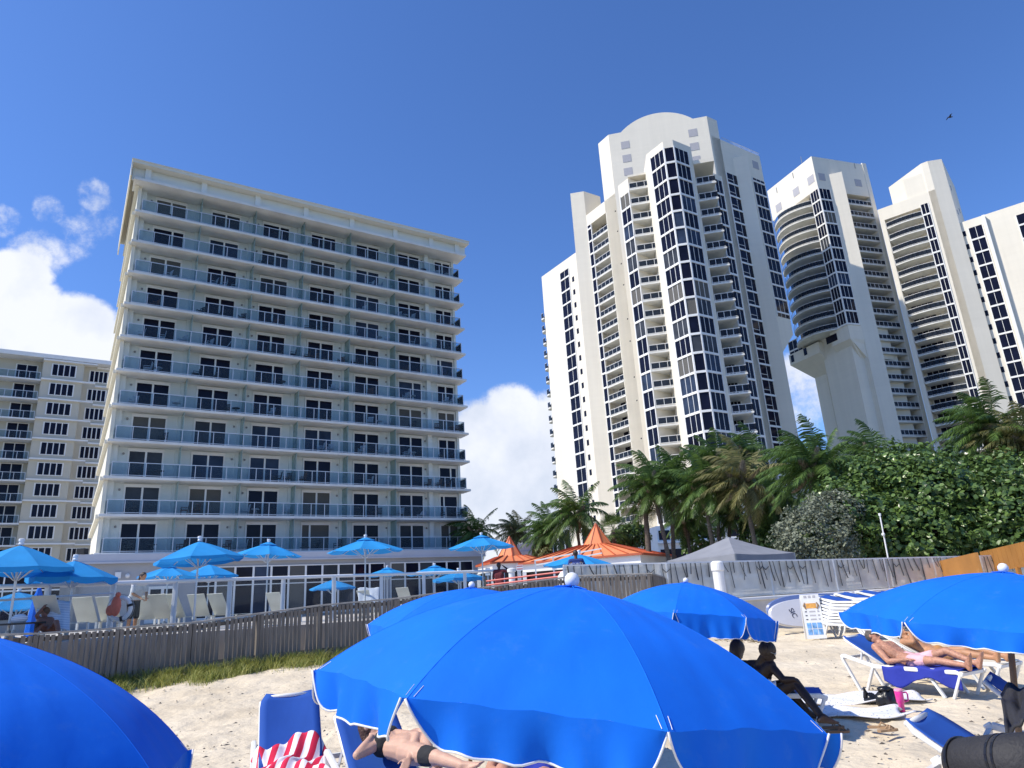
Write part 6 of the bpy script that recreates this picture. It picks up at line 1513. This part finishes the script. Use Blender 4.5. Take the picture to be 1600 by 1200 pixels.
def torso(mb, pel, wst, chs, nk, sL, sR, hL, hR, k=1.0, fem=False):
    sd = (sR - sL).normalized(); w = .070 * k
    for q in (-1, 0, 1):
        cap(mb, pel + sd * q * w * (1.15 if fem else 1), wst + sd * q * w * .72, .108 * k, .090 * k); cap(mb, wst + sd * q * w * .72, chs + sd * q * w * 1.15, .090 * k, .105 * k)
    cap(mb, sL, sR, .062 * k, .062 * k); cap(mb, chs + sd * .1 * k, sR, .085 * k, .062 * k); cap(mb, chs - sd * .1 * k, sL, .085 * k, .062 * k)
    cap(mb, chs, nk, .075 * k, .052 * k); cap(mb, hL, pel, .098 * k, .105 * k); cap(mb, hR, pel, .098 * k, .105 * k)
UP = Vector((0, 0, 1))
def sunglasses(rt, c, f, u, s, m, band=True):
    m_ = MB()
    for k in (-1, 1):
        m_.ball(c + f * .092 + u * .02 + s * k * .033, .028, 12, (1.0, .35, .8), Matrix((s, f, u)).transposed()); m_.tube([c + f * .088 + u * .024 + s * k * .062, c + s * k * .086 + u * .02], .005, 5)
    m_.tube([c + f * .1 + u * .025 - s * .02, c + f * .1 + u * .025 + s * .02], .005, 5); m_.build('sunglasses', m, rt, smooth=True)
def person(name_label, base, **k):
    return root('person', base, name_label, 'person', k.get('group'))
# ---- tattooed man lying on the lounger (positions in the lounger's own frame)
def LW(rt): return lambda x, y, z: loc2w(rt, x, y, z)
def dirw(rt, x, y, z): return loc2w(rt, x, y, z) - loc2w(rt, 0, 0, 0)
def recline(Lr, label, sk, skl, hair, face_dir, fem, shorts, kn=(.10, .16), nose_up=(0, 0, 1), ang=38, arm='side', ankx=.80, glasses=True, vox=.0095, x0=0, k=1.0):
    W_ = LW(Lr); a = R(ang); dv = Vector((-math.cos(a), 0, math.sin(a))); e = Vector((-.20 + x0, 0, .455)); N_ = Vector((math.sin(a), 0, math.cos(a)))
    def b(t, y, h): q = e + dv * t + N_ * h; return W_(q.x, q.y + y, q.z)
    rt = person(label, W_(0, 0, .0))
    pel = W_(-.12 + x0, 0, .465); wst = b(.10, 0, .01); chs = b(.33, 0, .03); nk = b(.50, 0, .045); hd = b(.60, 0, .07)
    sL, sR = b(.42, .185 * k, .01), b(.42, -.185 * k, .01); hL, hR = W_(-.05 + x0, .10, .46), W_(-.05 + x0, -.10, .46)
    B = MB(); torso(B, pel, wst, chs, nk, sL, sR, hL, hR, .92 if fem else 1.0, fem); cap(B, nk, hd - UP * .02, .052, .05)
    f, u, s, Mx = head(B, hd, dirw(Lr, *face_dir), dirw(Lr, dv.x, 0, dv.z))
    if fem:
        for q in (-1, 1): B.ball(b(.30, q * .075, .105), .068, 14, (1, 1, .8))
    legs = []
    for hp_, y, kk, sg in ((hL, .12, kn[0], 1), (hR, -.14, kn[1], -1)):
        kp = W_(.36 + x0, y * 1.15, .44 + kk); an = W_(ankx + x0, y * (1.1), .44); limb(B, [hp_, kp], [.088, .058] if not fem else [.085, .052]); limb(B, [kp, an], [.056, .036]); foot(B, an + UP * .01, dirw(Lr, .25, .15 * sg, .9), dirw(Lr, -.95, 0, .25)); legs.append((hp_, kp, an))
    for sh, y, sg in ((sL, .30, 1), (sR, -.32, -1)):
        if arm == 'side' or sg == 1:
            el = W_(-.30 + x0, y, .47); wr = W_(-.06 + x0, y * .72, .50); limb(B, [sh, el], [.055, .043]); limb(B, [el, wr], [.042, .028]); hand(B, wr, dirw(Lr, .9, -.45 * sg, .0), dirw(Lr, 0, 0, 1), curl=.6, thumb=-sg)
        else:
            el = b(.22, -.27, .12); wr = b(.42, -.06, .16); limb(B, [sh, el], [.048, .038]); limb(B, [el, wr], [.038, .026]); hand(B, wr, b(.5, 0, .14) - wr, UP, sc=.9, curl=.8)
    bd = remesh(B, 'body', skl, rt, vox)
    H = MB(); Hc = hd + u * .028 - f * .018; H.ball(Hc, .103, 16, (.83, .98, 1.0), Mx); ho = H.build('hair', hair, rt, smooth=True)
    if fem:
        H2 = MB(); cap(H2, hd + u * .02 - f * .04, hd - u * .16 - f * .06 - s * .02, .085, .06); remesh(H2, 'long_hair', hair, rt, .012)
    if glasses: sunglasses(rt, hd, f, u, s, M_ink)
    S_ = MB()
    for hp_, kp, an in legs: cap(S_, hp_, hp_.lerp(kp, .45 if not fem else .06), .100, .092)
    cap(S_, hL, hR, .112); cap(S_, pel, wst.lerp(pel, .6), .112)
    if fem: S_ = MB(); cap(S_, hL, hR, .104); cap(S_, pel, pel + UP * .02, .112)
    remesh(S_, 'shorts' if not fem else 'bikini_bottom', shorts, rt, .011)
    if fem:
        S_ = MB()
        for q in (-1, 1): S_.ball(b(.305, q * .075, .118), .062, 14, (1, 1, .75))
        remesh(S_, 'bikini_top', shorts, rt, .010)
    return rt
M_pinks = cloth('pale_pink_fabric', (.74, .42, .45)); M_gold = cloth('golden_bikini', (.42, .20, .07))
recline(L_man, 'tattooed man in sunglasses and pale pink shorts reclining on the blue lounger', M_sk1, M_tat, M_hairg, (1, .25, .25), False, M_pinks, kn=(.16, .05), ang=28, x0=.17, ankx=.76)
recline(L_wom, 'tanned woman in a bikini lying on the lounger behind the man', M_sk2, M_sk2, M_hairb, (.55, -.2, .8), True, M_gold, kn=(.12, .06), ang=26, glasses=False, arm='face')
# ---- woman on her side under the left edge of the biggest umbrella, placed joint by joint
def Pt(px, py, D): return at(px, py, D)
rt = person('woman in a grey cap and bikini lying on her side left of the big umbrella', gz(Pt(620, 1170, 6.6)))
B = MB(); hd = Pt(580, 1136, 6.85); nk = Pt(592, 1148, 6.80); chs = Pt(603, 1158, 6.72); wst = Pt(617, 1166, 6.62); pel = Pt(638, 1169, 6.5)
sL, sR = Pt(606, 1147, 6.86), Pt(588, 1164, 6.62); hL, hR = Pt(645, 1160, 6.58), Pt(636, 1176, 6.42)
for a, b, c, d in ((chs, wst, .100, .085), (wst, pel, .090, .118)):
    cap(B, a, b, c, d)
    for q in (-1, 1): cap(B, a + (sR - sL) * .22 * q, b + (hR - hL) * .2 * q, c * .95, d * .95)
cap(B, sL, sR, .058); cap(B, chs, nk, .07, .048); cap(B, nk, hd, .046, .05)
f, u, s, Mx = head(B, hd, Vector((.80, -.25, .30)), Vector((-.55, .35, .75)))
kn1 = Pt(662, 1146, 6.55); an1 = Pt(672, 1182, 6.15); limb(B, [hL, kn1], [.095, .058]); limb(B, [kn1, an1], [.054, .036]); foot(B, an1, Vector((.5, -.6, -.2)), UP, .92)
kn2 = Pt(684, 1184, 6.05); an2 = Pt(722, 1196, 5.8); limb(B, [hR, kn2], [.095, .058]); limb(B, [kn2, an2], [.054, .035]); foot(B, an2, Vector((.8, -.3, .4)), UP, .92)
el = Pt(558, 1180, 6.5); wr = Pt(580, 1152, 6.62); limb(B, [sR, el], [.048, .038]); limb(B, [el, wr], [.037, .026]); hand(B, wr, hd - wr + Vector((.05, 0, 0)), Vector((0, -1, .2)), .92, .7)
el = Pt(652, 1150, 6.45); wr = Pt(639, 1186, 6.2); limb(B, [sL, el], [.045, .037]); limb(B, [el, wr], [.037, .026]); hand(B, wr, Pt(632, 1199, 6.1) - wr, Vector((0, -1, .1)), .95, .35)
remesh(B, 'body', M_sk3, rt, .009)
H = MB(); H.ball(hd + u * .02 - f * .02, .105, 16, (.85, 1, 1), Mx); cap(H, hd - u * .03 - f * .05, hd - u * .17 - f * .03, .07, .05); remesh(H, 'hair', M_hairb, rt, .012)
H = MB(); H.ball(hd + u * .05 - f * .01, .108, 16, (.88, 1.02, .80), Mx); m2 = hd + u * .055 + f * .10; H.ball(m2, .07, 12, (1.0, .9, .12), Mx); remesh(H, 'cap', cloth('grey_cap', (.13, .12, .13)), rt, .008)
sunglasses(rt, hd, f, u, s, M_red)
S_ = MB(); cap(S_, hL.lerp(hR, .5), pel, .128); cap(S_, hR, hR.lerp(kn2, .12), .104, .1); remesh(S_, 'bikini_bottom', cloth('dark_bikini', (.03, .028, .03)), rt, .010) if False else None
S_ = MB(); q = hR.lerp(kn2, .62); cap(S_, q, hR.lerp(kn2, .85), .080, .071); remesh(S_, 'black_band', cloth('black_cloth', (.02, .02, .022)), rt, .009)
S_ = MB(); cap(S_, chs + (sR - sL) * .3, chs - (sR - sL) * .3, .104); remesh(S_, 'bikini_top', bpy.data.materials['black_cloth'], rt, .010)
m_ = MB(); m_.tube([wst.lerp(pel, .75) + Vector((-.02, -.115, .04)), wst.lerp(pel, .8) + Vector((0, -.13, -.02)), wst.lerp(pel, .8) + Vector((.02, -.12, -.09))], .006, 5); m_.tube([wst.lerp(pel, .8) + Vector((0, -.13, -.02)), wst.lerp(pel, .6) + Vector((0, -.125, .035))], .01, 5); m_.build('bikini_string', bpy.data.materials['black_cloth'], rt)
# ---- seated people in the shade
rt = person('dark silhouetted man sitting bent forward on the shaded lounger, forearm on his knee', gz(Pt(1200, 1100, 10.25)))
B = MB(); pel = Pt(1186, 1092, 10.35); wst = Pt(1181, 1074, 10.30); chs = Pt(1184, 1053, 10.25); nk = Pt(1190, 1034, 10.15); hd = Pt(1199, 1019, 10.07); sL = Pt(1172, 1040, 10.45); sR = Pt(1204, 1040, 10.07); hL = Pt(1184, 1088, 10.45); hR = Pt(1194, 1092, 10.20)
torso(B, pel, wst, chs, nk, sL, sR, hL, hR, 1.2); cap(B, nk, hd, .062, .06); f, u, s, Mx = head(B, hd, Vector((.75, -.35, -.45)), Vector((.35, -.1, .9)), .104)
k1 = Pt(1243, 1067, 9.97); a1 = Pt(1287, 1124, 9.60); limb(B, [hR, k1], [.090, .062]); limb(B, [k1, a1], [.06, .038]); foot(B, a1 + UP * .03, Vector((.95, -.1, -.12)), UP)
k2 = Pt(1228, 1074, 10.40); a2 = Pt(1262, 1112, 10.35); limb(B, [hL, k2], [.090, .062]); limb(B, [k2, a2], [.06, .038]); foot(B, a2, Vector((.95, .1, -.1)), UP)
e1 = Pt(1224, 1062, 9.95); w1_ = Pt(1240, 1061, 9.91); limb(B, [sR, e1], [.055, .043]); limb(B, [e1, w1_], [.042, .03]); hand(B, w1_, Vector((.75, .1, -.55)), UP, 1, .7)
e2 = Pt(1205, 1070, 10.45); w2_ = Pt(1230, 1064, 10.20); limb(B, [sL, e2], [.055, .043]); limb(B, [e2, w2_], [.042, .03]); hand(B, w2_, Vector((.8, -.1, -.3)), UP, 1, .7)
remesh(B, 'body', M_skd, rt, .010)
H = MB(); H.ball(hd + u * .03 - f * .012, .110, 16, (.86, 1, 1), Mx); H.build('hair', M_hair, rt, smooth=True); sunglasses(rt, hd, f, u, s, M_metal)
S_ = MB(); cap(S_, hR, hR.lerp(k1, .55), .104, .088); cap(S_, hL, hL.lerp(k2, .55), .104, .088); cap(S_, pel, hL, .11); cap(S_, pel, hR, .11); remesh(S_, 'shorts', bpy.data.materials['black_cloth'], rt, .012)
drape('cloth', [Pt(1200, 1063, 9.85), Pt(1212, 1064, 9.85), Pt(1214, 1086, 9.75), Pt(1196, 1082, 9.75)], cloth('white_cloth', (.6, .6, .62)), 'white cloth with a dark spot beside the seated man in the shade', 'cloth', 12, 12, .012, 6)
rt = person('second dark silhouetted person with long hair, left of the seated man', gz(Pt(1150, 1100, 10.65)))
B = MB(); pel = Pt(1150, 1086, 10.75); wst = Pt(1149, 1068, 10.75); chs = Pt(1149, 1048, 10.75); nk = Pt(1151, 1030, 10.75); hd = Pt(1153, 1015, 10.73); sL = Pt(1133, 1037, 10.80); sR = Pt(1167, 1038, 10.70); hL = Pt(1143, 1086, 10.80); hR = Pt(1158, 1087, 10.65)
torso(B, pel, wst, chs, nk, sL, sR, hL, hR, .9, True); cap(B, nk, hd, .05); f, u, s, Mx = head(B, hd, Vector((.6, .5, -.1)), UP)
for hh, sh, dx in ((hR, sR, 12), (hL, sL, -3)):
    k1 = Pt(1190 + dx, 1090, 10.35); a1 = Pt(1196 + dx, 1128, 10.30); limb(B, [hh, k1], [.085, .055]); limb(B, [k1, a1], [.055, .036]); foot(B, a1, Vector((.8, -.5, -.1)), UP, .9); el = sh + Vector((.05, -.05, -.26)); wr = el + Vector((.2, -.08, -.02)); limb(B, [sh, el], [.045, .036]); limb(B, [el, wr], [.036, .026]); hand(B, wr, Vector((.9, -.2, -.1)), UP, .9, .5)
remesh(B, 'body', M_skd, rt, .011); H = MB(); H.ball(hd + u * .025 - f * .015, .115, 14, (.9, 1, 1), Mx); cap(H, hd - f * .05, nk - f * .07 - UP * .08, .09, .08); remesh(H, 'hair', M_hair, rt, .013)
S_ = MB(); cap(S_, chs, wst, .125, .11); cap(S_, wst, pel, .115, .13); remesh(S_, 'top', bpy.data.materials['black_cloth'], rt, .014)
# ---- standing people on the deck
def standing(label, base, H_, yaw, skn, shirt, pants, hair, pose, lean=0.0, shirt2=None, longs=False, group=None):
    rt = person(label, base); k = H_ / 1.75; c, s = math.cos(yaw), math.sin(yaw)
    def W_(x, y, z):        # x forward, y left
        x2 = x + math.sin(lean) * max(0, z - .95); z2 = z - (1 - math.cos(lean)) * max(0, z - .95); return Vector((base[0] + (c * x2 - s * y) * k, base[1] + (s * x2 + c * y) * k, base[2] + z2 * k))
    B = MB(); pel = W_(0, 0, .93); wst = W_(.01, 0, 1.08); chs = W_(.0, 0, 1.28); nk = W_(0, 0, 1.48); hd = W_(.02, 0, 1.63); sL, sR = W_(0, .18, 1.42), W_(0, -.18, 1.42); hL, hR = W_(0, .09, .90), W_(0, -.09, .90)
    torso(B, pel, wst, chs, nk, sL, sR, hL, hR); cap(B, nk, hd, .054); fd = Vector((c, s, -pose.get('look', .1))); f, u, s_, Mx = head(B, hd, fd, UP)
    legs = []
    for hh, y in ((hL, .10), (hR, -.10)):
        kn_ = W_(.03, y, .49); an = W_(-.01, y, .09); limb(B, [hh, kn_], [.088, .056]); limb(B, [kn_, an], [.056, .038]); foot(B, an, Vector((c, s, 0)), UP); legs.append((hh, kn_, an))
    arms = []
    for sh, key, sg in ((sL, 'L', 1), (sR, 'R', -1)):
        e, w = pose[key]; e = W_(*e); w = W_(*w); limb(B, [sh, e], [.054, .042]); limb(B, [e, w], [.042, .029]); hand(B, w, (w - e), UP if key != 'U' else UP, 1, .6, -sg); arms.append((sh, e, w))
    remesh(B, 'body', skn, rt, .013)
    Hh = MB(); Hh.ball(hd + u * .028 - f * .018, .104, 14, (.85, 1, 1), Mx)
    if longs: cap(Hh, hd - f * .05, nk - f * .08 - UP * .1, .08, .05); remesh(Hh, 'hair', hair, rt, .014)
    else: Hh.build('hair', hair, rt, smooth=True)
    S_ = MB(); sd = (sR - sL).normalized()
    for q in (-1, 0, 1): cap(S_, pel + UP * .05 + sd * q * .07, wst + sd * q * .06, .122, .112); cap(S_, wst + sd * q * .06, chs + sd * q * .085, .112, .122)
    cap(S_, sL, sR, .076)
    for sh, e, w in arms: cap(S_, sh, sh.lerp(e, .75), .072, .066)
    remesh(S_, 'shirt', shirt, rt, .015)
    P_ = MB()
    for hh, kn_, an in legs: cap(P_, hh, kn_, .104, .082)
    cap(P_, hL, hR, .112); remesh(P_, 'trousers', pants, rt, .015)
    return rt, W_
def deck(px, D): q = at(px, 900, D); return Vector((q.x, q.y, 1.42))
g, Wg = standing('security guard seen from behind in a blue and black shirt at the counter', deck(902, 24), 1.80, R(86), M_skb, cloth('guard_blue', (.025, .05, .20)), bpy.data.materials['black_cloth'], M_hair, {'L': ((.12, .28, 1.12), (.34, .14, 1.15)), 'R': ((.15, -.30, 1.12), (.36, -.16, 1.15)), 'look': .5})
p = Wg(-.205, 0, 1.30); rm = Matrix.Rotation(R(-4), 3, 'Z') @ Matrix.Rotation(R(90), 3, 'X')
text('SECURITY', .105, p + Vector((0, 0, .0)), rm, M_white, g, ext=.012)
m_ = MB(); m_.box(p + Vector((0, .03, -.10)), (.42, .05, .03)); m_.build('reflective_band', M_white, g)
standing('man in a dark red shirt with one hand raised to his head beside the railing', deck(780, 28.5), 1.78, R(70), M_skd, cloth('dark_red_shirt', (.11, .015, .022)), cloth('dark_red_trousers', (.13, .03, .035)), M_hair, {'L': ((.02, .26, 1.15), (.12, .24, .92)), 'R': ((.10, -.42, 1.40), (.12, -.16, 1.60)), 'look': 0})
standing('person in a white shirt and black shorts bending forward near the ring buoy', deck(213, 23.2), 1.72, R(-25), M_sk2, cloth('white_shirt', (.66, .66, .68)), bpy.data.materials['black_cloth'], M_hair, {'L': ((.14, .22, 1.15), (.36, .10, 1.0)), 'R': ((.16, -.22, 1.12), (.40, -.10, .98)), 'look': .5}, lean=R(24), longs=True)
# sunbather on the striped towel behind the railing
rt = person('brown-skinned sunbather curled up on the striped towel at the far left', Pt(75, 985, 20.2)); B = MB()
hd = Pt(70, 957, 20.5); nk = Pt(70, 965, 20.4); chs = Pt(71, 972, 20.3); pel = Pt(78, 982, 20.1); sL, sR = Pt(62, 968, 20.4), Pt(80, 968, 20.4)
torso(B, pel, chs.lerp(pel, .5), chs, nk, sL, sR, pel + Vector((-.1, 0, 0)), pel + Vector((.1, 0, 0))); cap(B, nk, hd, .05); f, u, s, Mx = head(B, hd, Vector((.2, -.8, .4)), UP)
k1 = Pt(88, 972, 19.8); limb(B, [pel + Vector((.1, 0, 0)), k1], [.09, .06]); limb(B, [k1, Pt(92, 988, 19.5)], [.056, .04]); k2 = Pt(62, 978, 19.8); limb(B, [pel + Vector((-.1, 0, 0)), k2], [.09, .06]); limb(B, [k2, Pt(56, 988, 19.5)], [.056, .04])
for sh, e, w in ((sL, Pt(57, 962, 20.3), Pt(66, 951, 20.4)), (sR, Pt(86, 975, 20.2), Pt(78, 980, 19.9))): limb(B, [sh, e], [.05, .04]); limb(B, [e, w], [.04, .028]); hand(B, w, w - e, UP)
remesh(B, 'body', skin('bronzed_skin', (.24, .10, .06)), rt, .013); H = MB(); H.ball(hd + UP * .03, .106, 12); H.build('hair', M_hairb, rt, smooth=True)
# sunbather under the biggest umbrella (only a shoulder and arm show below its edge)
recline(L_c, 'sunbather whose reddish shoulder shows under the front edge of the biggest umbrella', M_sk1, M_sk1, M_hairb, (.4, 0, .9), False, M_bluet, ang=34, vox=.010, glasses=False)
